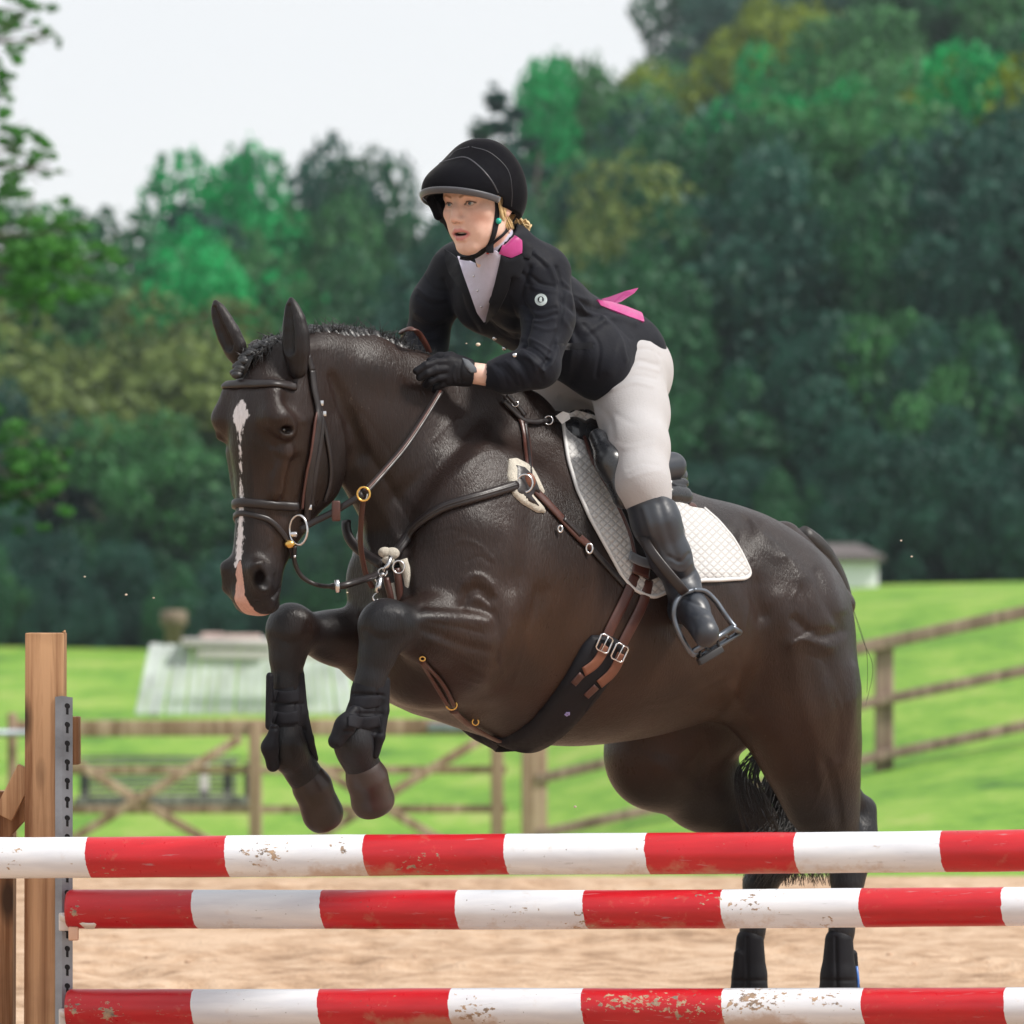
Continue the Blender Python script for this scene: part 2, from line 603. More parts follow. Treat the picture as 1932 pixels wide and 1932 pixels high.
# ------------------------------------------------------------------ materials
class NT:
    def __init__(s, name):
        s.m = bpy.data.materials.new(name)
        s.m.use_nodes = True
        s.n, s.l = s.m.node_tree.nodes, s.m.node_tree.links
        s.b = s.n['Principled BSDF']
        s.tc = None
    def new(s, t, **kw):
        x = s.n.new(t)
        for k, v in kw.items():
            setattr(x, k, v)
        return x
    def co(s, scale=(1, 1, 1), rot=(0, 0, 0), kind='Object'):
        t = s.new('ShaderNodeTexCoord'); m = s.new('ShaderNodeMapping')
        m.inputs['Scale'].default_value = scale; m.inputs['Rotation'].default_value = rot
        s.l.new(t.outputs[kind], m.inputs['Vector'])
        return m.outputs['Vector']
    def noise(s, vec, scale, detail=3, rough=0.5, dist=0.0):
        x = s.new('ShaderNodeTexNoise')
        x.inputs['Scale'].default_value = scale; x.inputs['Detail'].default_value = detail
        x.inputs['Roughness'].default_value = rough; x.inputs['Distortion'].default_value = dist
        s.l.new(vec, x.inputs['Vector'])
        return x.outputs['Fac']
    def ramp(s, fac, stops, interp='LINEAR'):
        r = s.new('ShaderNodeValToRGB')
        cr = r.color_ramp; cr.interpolation = interp
        while len(cr.elements) < len(stops):
            cr.elements.new(0.5)
        for e, (p, c) in zip(cr.elements, stops):
            e.position = p
            e.color = (*c, 1) if hasattr(c, '__len__') else (c, c, c, 1)
        s.l.new(fac, r.inputs['Fac'])
        return r.outputs['Color']
    def mix(s, fac, a, b, mode='MIX'):
        x = s.new('ShaderNodeMixRGB', blend_type=mode)
        for i, v in enumerate((fac, a, b)):
            if hasattr(v, 'node'):
                s.l.new(v, x.inputs[i])
            elif hasattr(v, '__len__'):
                x.inputs[i].default_value = (*v, 1)
            else:
                x.inputs[i].default_value = v if i == 0 else (v, v, v, 1)
        return x.outputs[0]
    def math(s, op, a, b=0.0):
        x = s.new('ShaderNodeMath', operation=op)
        for i, v in enumerate((a, b)):
            if hasattr(v, 'node'): s.l.new(v, x.inputs[i])
            else: x.inputs[i].default_value = v
        return x.outputs[0]
    def attr(s, name):
        a = s.new('ShaderNodeAttribute'); a.attribute_name = name
        return a.outputs['Fac']
    def bump(s, h, strength=0.3, dist=0.01):
        b = s.new('ShaderNodeBump')
        b.inputs['Strength'].default_value = strength; b.inputs['Distance'].default_value = dist
        s.l.new(h, b.inputs['Height'])
        s.l.new(b.outputs['Normal'], s.b.inputs['Normal'])
    def set(s, **kw):
        nm = {'base': 'Base Color', 'rough': 'Roughness', 'metal': 'Metallic', 'spec': 'Specular IOR Level', 'coat': 'Coat Weight',
              'coatr': 'Coat Roughness', 'sheen': 'Sheen Weight', 'sheenr': 'Sheen Roughness', 'sheent': 'Sheen Tint', 'sss': 'Subsurface Weight', 'trans': 'Transmission Weight',
              'sssr': 'Subsurface Radius', 'ssss': 'Subsurface Scale', 'alpha': 'Alpha', 'aniso': 'Anisotropic'}
        for k, v in kw.items():
            i = s.b.inputs[nm[k]]
            if hasattr(v, 'node'): s.l.new(v, i)
            elif hasattr(v, '__len__') and len(v) == 3 and k in ('base', 'sheent'): i.default_value = (*v, 1)
            else: i.default_value = v
        return s

def simple(name, col, rough=0.5, var=0.25, scale=30.0, bump=0.15, bdist=0.002, **kw):
    """plain stuff with mottled colour, roughness and a fine bump"""
    t = NT(name)
    c = t.co()
    f = t.noise(c, scale, 4, 0.6)
    g = t.noise(c, scale * 0.17, 2)
    a = tuple(x * (1 - var) for x in col); b = tuple(min(1, x * (1 + var)) for x in col)
    k = t.mix(0.5, f, g)
    t.set(base=t.ramp(k, ((0.3, a), (0.7, b))), rough=t.ramp(f, ((0.3, max(0.02, rough - 0.08)), (0.7, min(1, rough + 0.1)))), **kw)
    if bump:
        t.bump(t.noise(c, scale * 4, 3), bump, bdist)
    return t.m

def coat_mat():
    t = NT('horse_coat')
    c = t.co()
    f = t.noise(c, 6, 5, 0.6)
    g = t.noise(c, 2.2, 2, 0.5)
    k = t.mix(0.5, f, g)
    # fine hair flow: stretched noise
    hair = t.noise(t.co((260, 260, 55), (0.0, 0.35, 0.7)), 1.0, 3, 0.6)
    dark = t.ramp(k, ((0.36, (0.0070, 0.0036, 0.0029)), (0.62, (0.0195, 0.0100, 0.0076))))
    brown = t.ramp(k, ((0.36, (0.018, 0.0085, 0.0048)), (0.62, (0.046, 0.0215, 0.0118))))
    col = t.mix(t.attr('brown'), dark, brown)
    blk = t.ramp(f, ((0.35, (0.005, 0.005, 0.006)), (0.65, (0.012, 0.012, 0.015))))
    col = t.mix(t.attr('black'), col, blk)
    fine = t.mix(0.5, t.noise(t.co((1, 1, 0.35)), 190, 3), t.noise(t.co(), 55, 3, 0.7))
    ww = t.math('ADD', t.attr('white'), t.math('MULTIPLY', t.math('SUBTRACT', fine, 0.5), 1.25))
    wm = t.ramp(ww, ((0.42, 0.0), (0.58, 1.0)))
    col = t.mix(wm, col, (0.62, 0.60, 0.62))
    pw = t.math('ADD', t.attr('pink'), t.math('MULTIPLY', t.math('SUBTRACT', t.noise(t.co(), 60, 3), 0.5), 1.2))
    pm = t.ramp(pw, ((0.42, 0.0), (0.6, 1.0)))
    col = t.mix(pm, col, (0.52, 0.31, 0.255))
    col = t.mix(0.55, col, t.mix(hair, t.mix(1.0, col, 0.45, 'MULTIPLY'), t.mix(1.0, col, 1.55, 'MULTIPLY')))
    fl_ = t.math('MULTIPLY', t.ramp(t.noise(c, 170, 2, 0.5), ((0.68, 0.0), (0.74, 0.45))), t.ramp(t.noise(c, 4.0, 2), ((0.45, 0.0), (0.65, 1.0))))
    col = t.mix(fl_, col, (0.11, 0.085, 0.07))
    dk = t.attr('dark')
    col = t.mix(dk, col, (0.004, 0.003, 0.003))
    rg = t.mix(0.5, t.ramp(t.noise(c, 9, 4, 0.65), ((0.3, 0.24), (0.7, 0.46))), t.ramp(hair, ((0.35, 0.24), (0.65, 0.54))))
    rg = t.mix(t.attr('black'), rg, t.ramp(f, ((0.3, 0.36), (0.7, 0.50))))
    t.set(base=col, rough=rg, spec=0.4)
    t.l.new(t.math('MAXIMUM', t.math('SUBTRACT', 0.30, t.math('MULTIPLY', t.attr('dark'), 0.30)), 0.0), t.b.inputs['Specular IOR Level'])
    b1 = t.new('ShaderNodeBump'); b1.inputs['Strength'].default_value = 0.45; b1.inputs['Distance'].default_value = 0.007
    t.l.new(t.mix(0.45, t.noise(c, 9, 3, 0.6), t.noise(t.co((38, 38, 15), (0.0, 0.35, 0.7)), 1.0, 5, 0.65)), b1.inputs['Height'])
    b2 = t.new('ShaderNodeBump'); b2.inputs['Strength'].default_value = 0.65; b2.inputs['Distance'].default_value = 0.0026
    t.l.new(hair, b2.inputs['Height']); t.l.new(b1.outputs['Normal'], b2.inputs['Normal'])
    t.l.new(b2.outputs['Normal'], t.b.inputs['Normal'])
    return t.m

def pole_mat():
    """painted pole, local x along it: red and white bands from the stripe attribute, chips and mud"""
    t = NT('painted_pole')
    c = t.co((1, 1, 1))
    f = t.noise(c, 34, 5, 0.7)
    fl = t.noise(t.co((3.5, 26, 26)), 1.0, 4, 0.6)
    st = t.attr('stripe')
    wob = t.math('ADD', st, t.math('MULTIPLY', t.math('SUBTRACT', t.noise(c, 28, 4, 0.7), 0.5), 0.55))
    sm = t.ramp(wob, ((0.49, 0.0), (0.51, 1.0)))
    red = t.ramp(fl, ((0.3, (0.40, 0.007, 0.014)), (0.7, (0.54, 0.012, 0.020))))
    white = t.ramp(fl, ((0.3, (0.60, 0.62, 0.68)), (0.65, (0.74, 0.76, 0.80))))
    col = t.mix(sm, white, red)
    # scuffs and chips that show wood, denser where the wear attribute is high
    pat = t.ramp(t.noise(t.co((1.0, 2.0, 2.0)), 4.2, 3, 0.6), ((0.50, 0.0), (0.70, 1.0)))
    ch = t.noise(t.co((1.0, 1.6, 1.6)), 60, 4, 0.62)
    thr = t.math('ADD', ch, t.math('ADD', t.math('MULTIPLY', pat, 0.10), t.math('MULTIPLY', t.attr('wear'), 0.24)))
    chip = t.ramp(thr, ((0.745, 0.0), (0.77, 1.0)))
    wood = t.ramp(f, ((0.35, (0.16, 0.13, 0.11)), (0.6, (0.46, 0.32, 0.21))))
    col = t.mix(chip, col, wood)
    sp = t.noise(c, 130, 2, 0.5)
    spots = t.ramp(t.math('ADD', sp, t.math('MULTIPLY', pat, 0.05)), ((0.755, 0.0), (0.78, 1.0)))
    col = t.mix(spots, col, (0.10, 0.075, 0.06))
    mud = t.ramp(t.math('ADD', t.noise(c, 14, 4, 0.7), t.math('MULTIPLY', t.attr('mud'), 0.42)), ((0.62, 0.0), (0.85, 0.6)))
    col = t.mix(mud, col, (0.42, 0.27, 0.17))
    scr = t.ramp(t.noise(t.co((2.0, 60, 60)), 2.0, 3, 0.6), ((0.66, 0.0), (0.72, 0.4)))
    col = t.mix(scr, col, (0.35, 0.34, 0.36))
    t.set(base=col, rough=t.ramp(f, ((0.3, 0.26), (0.7, 0.42))), spec=0.5)
    hh = t.mix(0.5, t.mix(0.5, fl, f), chip)
    t.bump(hh, 0.35, 0.0025)
    return t.m

def wood_mat(name, a, b, knot=(0.06, 0.03, 0.015), grain=(34, 34, 1.6), rough=0.7, k=True):
    t = NT(name)
    c = t.co(grain)
    f = t.noise(c, 1.0, 6, 0.65, 0.6)
    g = t.noise(t.co(tuple(x * 0.25 for x in grain)), 1.0, 3, 0.5, 1.0)
    m = t.mix(0.55, f, g)
    col = t.ramp(m, ((0.36, tuple(x * 0.7 for x in a)), (0.44, a), (0.52, tuple((x + y) / 2 for x, y in zip(a, b))), (0.60, b)))
    if k:
        v = t.new('ShaderNodeTexVoronoi'); v.feature = 'F1'
        t.l.new(t.co((9, 9, 3.2)), v.inputs['Vector'])
        v.inputs['Scale'].default_value = 1.0
        kn = t.ramp(v.outputs['Distance'], ((0.10, 1.0), (0.24, 0.0)))
        col = t.mix(kn, col, knot)
    st = t.ramp(t.noise(t.co(), 5, 4, 0.6), ((0.45, 0.0), (0.75, 0.35)))
    col = t.mix(st, col, tuple(x * 0.55 for x in a))
    t.set(base=col, rough=rough, spec=0.3)
    t.bump(f, 0.35, 0.003)
    return t.m

def foliage_mat(name, dark, light):
    t = NT(name)
    oi = t.new('ShaderNodeObjectInfo')
    geo = t.new('ShaderNodeNewGeometry')
    f = t.noise(t.co(), 0.55, 3, 0.6)
    k = t.math('ADD', t.math('MULTIPLY', f, 0.75), t.math('MULTIPLY', geo.outputs['Random Per Island'], 0.30))
    k = t.math('ADD', k, t.math('MULTIPLY', t.math('SUBTRACT', oi.outputs['Random'], 0.5), 0.22))
    col = t.ramp(k, ((0.30, dark), (0.72, light)))
    t.set(base=col, rough=0.55, spec=0.3, trans=0.0)
    # leaves let light through
    tr = t.new('ShaderNodeBsdfTranslucent'); mx = t.new('ShaderNodeMixShader')
    t.l.new(col, tr.inputs['Color'])
    mx.inputs[0].default_value = 0.35
    t.l.new(t.b.outputs[0], mx.inputs[1]); t.l.new(tr.outputs[0], mx.inputs[2])
    t.l.new(mx.outputs[0], t.n['Material Output'].inputs['Surface'])
    return t.m

M = {}
M['coat'] = coat_mat()
M['mane'] = simple('mane_hair', (0.010, 0.010, 0.012), 0.42, 0.4, 60, 0.5, 0.002, spec=0.6)
M['tail_hair'] = simple('tail_hair', (0.014, 0.011, 0.010), 0.45, 0.5, 60, 0.3, 0.002)
M['hoof'] = simple('hoof_horn', (0.032, 0.020, 0.017), 0.42, 0.5, 18, 0.4, 0.002)
M['leather_dark'] = simple('dark_brown_leather', (0.0125, 0.0085, 0.0090), 0.40, 0.4, 60, 0.3, 0.0008, spec=0.5)
M['leather_brown'] = simple('chestnut_leather', (0.060, 0.018, 0.012), 0.40, 0.35, 60, 0.3, 0.0008, spec=0.55)
M['leather_tan'] = simple('tan_leather', (0.17, 0.062, 0.034), 0.5, 0.3, 50, 0.3, 0.0008)
M['leather_black'] = simple('black_leather', (0.012, 0.013, 0.016), 0.27, 0.3, 22, 0.25, 0.0015, spec=0.7)
M['boot_leather'] = simple('boot_leather', (0.014, 0.018, 0.027), 0.40, 0.3, 14, 0.2, 0.003, spec=0.7)
M['neoprene'] = simple('black_neoprene', (0.007, 0.007, 0.010), 0.6, 0.25, 90, 0.4, 0.0006, spec=0.2)
M['strap_web'] = simple('webbing', (0.010, 0.010, 0.014), 0.8, 0.2, 200, 0.5, 0.0006, spec=0.25)
M['silver'] = simple('stainless_steel', (0.62, 0.62, 0.64), 0.22, 0.1, 30, 0.05, 0.0005, metal=1.0)
M['brass'] = simple('brass', (0.72, 0.45, 0.13), 0.28, 0.15, 30, 0.05, 0.0005, metal=1.0)
M['iron'] = simple('stirrup_steel', (0.14, 0.155, 0.18), 0.34, 0.2, 30, 0.05, 0.0005, metal=0.9)
M['fleece'] = simple('sheepskin', (0.62, 0.58, 0.50), 0.95, 0.25, 120, 1.0, 0.006)
def quilt_mat():
    t = NT('quilted_saddle_cloth')
    hs = []
    for ang in (0.75, -0.75):
        w = t.new('ShaderNodeTexWave'); w.wave_type = 'BANDS'; w.bands_direction = 'Z'
        t.l.new(t.co((1, 1, 1), (0, ang, 0)), w.inputs['Vector']); w.inputs['Scale'].default_value = 22; w.inputs['Distortion'].default_value = 0.4
        hs.append(t.ramp(w.outputs['Fac'], ((0.0, 0.0), (0.35, 0.85), (1.0, 1.0))))
    h = t.math('MULTIPLY', hs[0], hs[1])
    f = t.noise(t.co(), 200, 3)
    t.set(base=t.mix(0.10, t.ramp(h, ((0.0, (0.39, 0.385, 0.385)), (0.4, (0.54, 0.535, 0.53)))), f), rough=0.9, sheen=0.2)
    t.bump(t.mix(0.06, h, f), 0.7, 0.003)
    return t.m
M['pad'] = quilt_mat()
M['pad_edge'] = simple('cloth_binding', (0.60, 0.595, 0.59), 0.85, 0.05, 160, 0.3, 0.0006)
M['pole'] = pole_mat()
M['post'] = wood_mat('jump_wing_timber', (0.20, 0.085, 0.035), (0.52, 0.31, 0.17), grain=(42, 42, 1.3))
M['fence'] = wood_mat('weathered_timber', (0.19, 0.13, 0.10), (0.36, 0.26, 0.21), k=False)
M['gate'] = wood_mat('gate_timber', (0.24, 0.15, 0.10), (0.46, 0.33, 0.25), k=False)
M['galv'] = simple('galvanised_steel', (0.27, 0.30, 0.34), 0.5, 0.45, 18, 0.1, 0.001, metal=0.75)
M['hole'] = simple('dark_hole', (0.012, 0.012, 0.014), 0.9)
M['cup'] = simple('white_plastic', (0.74, 0.71, 0.68), 0.4, 0.08, 20, 0.1)
M['cup_pin'] = simple('peach_plastic', (0.72, 0.46, 0.33), 0.45, 0.08, 20, 0.1)
M['black_pl'] = simple('black_plastic', (0.02, 0.02, 0.022), 0.45)
# ------------------------------------------------------------------ ground, field, hill
def zbase(y):
    return np.interp(y, [21.7, 26, 40, 70, 112, 400], [0, -0.20, -0.86, -0.60, -0.18, 0.5])

def ground_z(x, y):
    x, y = np.asarray(x, float), np.asarray(y, float)
    s = np.interp(y, [22, 30, 40, 70, 120], [0, 0.14, 0.22, 0.34, 0.34])
    cap = np.interp(y, [22, 40, 70, 95, 130], [0.0, 1.6, 1.82, 1.7, 1.2])
    b = s * (x + np.interp(y, [40, 70], [-0.1, 0.6]))
    b = np.where(b > 0, cap * np.tanh(np.maximum(b, 0) / np.maximum(cap, 0.01)), 0)
    und = 0.03 * np.sin(x * 0.9 + y * 0.11) * np.clip((y - 24) / 10, 0, 1)
    return zbase(y) + b + und

def hill_z(x, y):
    x, y = np.asarray(x, float), np.asarray(y, float)
    t = np.clip((y - 112) / 190.0, 0, 1)
    right = 1 / (1 + np.exp(-(x - 6) / 5.0))
    return ground_z(x, np.minimum(y, 130)) + t ** 0.9 * (4.0 + 30.0 * right) - 0.3

def sheet(name, xs, ys, zf, mat):
    X, Y = np.meshgrid(xs, ys)
    V = np.stack((X.ravel(), Y.ravel(), zf(X, Y).ravel()), 1)
    n, m = len(xs), len(ys)
    i = np.arange(n - 1)[None] + n * np.arange(m - 1)[:, None]
    i = i.ravel()
    return tag(make(name, V, np.stack((i, i + 1, i + n + 1, i + n), 1), mat), kind='structure')

def grass_mat():
    t = NT('field_grass')
    c = t.co()
    a = t.noise(t.co((0.5, 0.18, 1)), 1.0, 4, 0.6)
    b = t.noise(t.co((3.0, 1.0, 1)), 1.0, 4, 0.65)
    f = t.noise(c, 14, 3, 0.7)
    k = t.mix(0.40, a, t.mix(0.35, b, f))
    d_ = t.noise(t.co((1.2, 0.35, 1)), 1.0, 5, 0.7)
    k = t.mix(0.4, k, d_)
    k = t.mix(0.22, k, t.noise(t.co((5, 1.6, 1)), 1.0, 5, 0.75))
    col = t.ramp(k, ((0.39, (0.030, 0.105, 0.010)), (0.46, (0.105, 0.245, 0.018)), (0.52, (0.175, 0.315, 0.034)), (0.61, (0.31, 0.355, 0.10))))
    t.set(base=col, rough=0.75, spec=0.25)
    t.bump(t.mix(0.5, b, f), 0.8, 0.06)
    return t.m

def sand_mat():
    t = NT('arena_sand')
    c = t.co()
    a = t.noise(t.co((1.2, 0.7, 1)), 1.0, 4, 0.6)
    b = t.noise(t.co((1, 0.8, 1)), 9, 5, 0.65)
    k = t.mix(0.6, a, b)
    col = t.ramp(k, ((0.38, (0.27, 0.170, 0.105)), (0.47, (0.41, 0.275, 0.180)), (0.58, (0.52, 0.375, 0.265))))
    t.set(base=col, rough=0.9, spec=0.2)
    t.bump(t.mix(0.4, b, t.noise(c, 70, 3, 0.6)), 0.7, 0.04)
    return t.m

gx = np.concatenate((np.linspace(-250, -25, 24), np.linspace(-24, 24, 97), np.linspace(25, 250, 24)))
gy = np.concatenate((np.linspace(-30, 20, 12), np.linspace(20.5, 60, 80), np.linspace(61, 130, 60), np.linspace(135, 420, 20)))
sheet('field_grass', gx, gy, ground_z, grass_mat())

def sand_z(X, Y):
    r = np.random.default_rng(3)
    z = 0.006 + 0 * X
    near = (Y > 9) & (np.abs(X) < 5)
    w = 0
    for i in range(60):
        a = r.uniform(0, math.pi); fr = r.uniform(3, 22); p = r.uniform(0, 6.28)
        w = w + np.sin((X * math.cos(a) + Y * math.sin(a) * 0.7) * fr + p) / (1 + fr * 0.25)
    dent = 0 * X
    for i in range(420):
        yc = r.uniform(9.5, 21.0); xc = r.uniform(-2.4, 2.4) * yc / 12; q = r.uniform(0.05, 0.12)
        d2 = ((X - xc) ** 2 + (Y - yc) ** 2 * 0.6) / q ** 2
        dent += r.uniform(0.4, 1.0) * (np.exp(-d2) * -0.030 + np.exp(-(np.sqrt(d2) - 1.5) ** 2 * 3) * 0.012)
    return z + (0.014 + 0.0028 * (w - w.min()) + np.clip(dent, -0.03, 0.03)).clip(0, None) * near * np.clip((21.5 - Y) / 0.8, 0, 1)
sx = np.concatenate((np.linspace(-40, -5.5, 8), np.linspace(-5, 5, 260), np.linspace(5.5, 40, 8)))
sy = np.concatenate((np.linspace(-20, 8.5, 8), np.linspace(9, 21.7, 330)))
sheet('arena_sand', sx, sy, sand_z, sand_mat())

hm = simple('woodland_floor', (0.03, 0.05, 0.02), 0.9, 0.5, 0.8, 0.4, 0.3)
sheet('wooded_hill', np.linspace(-130, 130, 60), np.concatenate(([108], np.linspace(112, 330, 60))), lambda X, Y: np.where(Y < 110, ground_z(X, Y) - 1.0, hill_z(X, Y)), hm)

# clods of sand and pebbles thrown up by the hooves (one loose scatter)
mb = MB()
r_ = random.Random(5)
for i in range(160):
    y = r_.uniform(10.5, 20.5)
    mb.ball((r_.uniform(-1.6, 1.8) * y / 12, y, 0.035), (r_.uniform(0.005, 0.016), r_.uniform(0.005, 0.014), r_.uniform(0.004, 0.009)), n=3)
tag(mb.build('loose_sand', simple('sand_clods', (0.46, 0.31, 0.21), 0.9, 0.4, 40)), kind='stuff')

# ------------------------------------------------------------------ trees
def leaf_cloud(blobs, n, size, rng, shell=0.55, flat=1.0):
    """blobs: (centre, radii); leaf-sized bent quads through them"""
    vol = np.array([b[1][0] * b[1][1] * b[1][2] for b in blobs]) ** 0.72
    pick = rng.choice(len(blobs), n, p=vol / vol.sum())
    C = np.array([b[0] for b in blobs])[pick]; R = np.array([b[1] for b in blobs])[pick]
    d = rng.normal(size=(n, 3)); d /= np.linalg.norm(d, axis=1, keepdims=True)
    rad = shell + (1 - shell) * rng.random(n) ** 0.6
    rad = np.where(rng.random(n) < 0.08, rad * 1.13, rad)
    p = C + d * R * rad[:, None]
    nrm = d * 0.8 + rng.normal(size=(n, 3)) * 0.7
    nrm /= np.linalg.norm(nrm, axis=1, keepdims=True)
    t = np.cross(nrm, rng.normal(size=(n, 3))); t /= np.linalg.norm(t, axis=1, keepdims=True)
    b = np.cross(nrm, t)
    s = size * (0.6 + 0.8 * rng.random(n))[:, None]
    V = np.stack((p - t * s * 0.9, p - b * s * 0.5 + nrm * s * 0.12, p + t * s * 0.9, p + b * s * 0.5 + nrm * s * 0.12), 1).reshape(-1, 3)
    F = np.arange(4 * n, dtype=np.int32).reshape(-1, 4)
    return V, F

def crown_broad(rng, h=1.0, w=0.42, lobes=26, lift=0.30, n=9500, size=0.021, top=0.9):
    """unit-height broadleaf crown made of lobes"""
    bl = []
    for i in range(lobes):
        z = lift + (h - lift) * (0.08 + 0.84 * rng.random())
        q = (z - lift) / (h - lift)
        rr = w * math.sqrt(max(0.05, 1 - (abs(q - 0.42) / 0.62) ** 2)) * (0.45 + 0.5 * rng.random())
        a = rng.random() * 6.283
        s = 0.085 + 0.075 * rng.random()
        bl.append(((rr * math.cos(a), rr * math.sin(a), z), (s * 1.25, s * 1.25, s)))
    bl.append(((0, 0, lift + (h - lift) * 0.45), (w * 0.6, w * 0.6, (h - lift) * 0.42)))
    return leaf_cloud(bl, n, size, rng)

def crown_conifer(rng, w=0.20, n=7000, size=0.019, lift=0.06, tiers=15):
    bl = []
    for i in range(tiers):
        q = i / (tiers - 1)
        z = lift + (0.97 - lift) * q
        k = max(3, int(9 * (1 - q)))
        for j in range(k):
            a = 6.283 * j / k + rng.random()
            rr = w * (1 - q) ** 0.85 * (0.55 + 0.5 * rng.random())
            s = 0.02 + 0.07 * (1 - q)
            bl.append(((rr * math.cos(a), rr * math.sin(a), z - rr * 0.25), (s, s, s * 0.62)))
    bl.append(((0, 0, 0.97), (0.012, 0.012, 0.04)))
    return leaf_cloud(bl, n, size, rng, 0.2)

def trunk_geo(rng, h=0.5, r=0.022, limbs=6, spread=0.3):
    mb = MB()
    pts = [np.array((0.01 * math.sin(3 * t), 0.012 * math.sin(4 * t + 1), -0.03 + h * t)) for t in np.linspace(0, 1, 7)]
    mb.tube(pts, [r * 1.5] + [r * (1.1 - 0.75 * t) for t in np.linspace(0.1, 1, 6)], 9)
    for i in range(limbs):
        a = rng.random() * 6.283; z0 = h * (0.4 + 0.5 * rng.random())
        e = np.array((spread * math.cos(a), spread * math.sin(a), z0 + 0.25 * rng.random() + 0.1))
        s = np.array((0, 0, z0))
        mb.tube([s, s * 0.5 + e * 0.5 + np.array((0, 0, -0.03)), e], [r * 0.5, r * 0.3, r * 0.12], 6)
    return mb

bark = simple('bark', (0.10, 0.085, 0.07), 0.9, 0.4, 6, 0.8, 0.02)
FOL = {
    'dark teal green': foliage_mat('dark_teal_foliage', (0.0048, 0.0368, 0.0300), (0.0270, 0.1127, 0.0761)),
    'dark green': foliage_mat('dark_green_foliage', (0.0060, 0.0437, 0.0209), (0.0300, 0.1408, 0.0529)),
    'bright emerald green': foliage_mat('emerald_foliage', (0.0024, 0.0898, 0.0316), (0.0052, 0.3820, 0.0965)),
    'olive green': foliage_mat('olive_foliage', (0.0529, 0.0871, 0.0265), (0.1864, 0.2550, 0.0666)),
    'mid green': foliage_mat('mid_green_foliage', (0.0138, 0.0730, 0.0274), (0.0640, 0.2295, 0.0675)),
    'yellow green': foliage_mat('yellow_green_foliage', (0.0582, 0.1038, 0.0103), (0.2395, 0.3194, 0.0169)),
}
CR = {}
for k in range(4):
    rg = np.random.default_rng(20 + k)
    CR['broad%d' % k] = (crown_broad(rg, w=(0.42, 0.36, 0.48, 0.40)[k], lobes=(26, 22, 30, 24)[k], lift=(0.24, 0.30, 0.16, 0.22)[k]), trunk_geo(rg))
for k in range(2):
    rg = np.random.default_rng(30 + k)
    CR['conifer%d' % k] = (crown_conifer(rg, (0.20, 0.26)[k]), trunk_geo(rg, 0.9, 0.016, 3, 0.1))
ME = {}
def tree(kind, col, u, vtop, y, label, cat='tree', name=None, wide=1.0, group='trees on the wooded hillside behind the field', base=None):
    """a tree whose tip shows at (u, vtop), standing on the ground y metres away"""
    x = (u - 966) * y / FPX
    z0 = float(hill_z(x, y)) if y > 112 else float(ground_z(x, y))
    if base is not None:
        z0 = base
    h = CAM_H + (HOR - vtop) * y / FPX - z0
    h = max(h, 2.0)
    key = (kind, col)
    if key not in ME:
        (V, F), tb = CR[kind]
        me = make('crown', V, F, FOL[col], None, shade=False)
        tk = tb.build('trunk', bark)
        ME[key] = (me, tk, [False])
    me, tk, used = ME[key]
    root = empty(name or ('conifer' if 'conifer' in kind else 'broadleaf_tree'), (x, y, z0 - 0.05))
    root.rotation_euler = (0, 0, RNG.uniform(0, 6.28))
    root.scale = (h * wide, h * wide, h)
    for src in (me, tk):
        o = src if not used[0] else src.copy()
        if used[0]:
            SC.collection.objects.link(o)
        o.parent = root
        o.location = (0, 0, 0)
    used[0] = True
    return tag(root, label, cat, group)

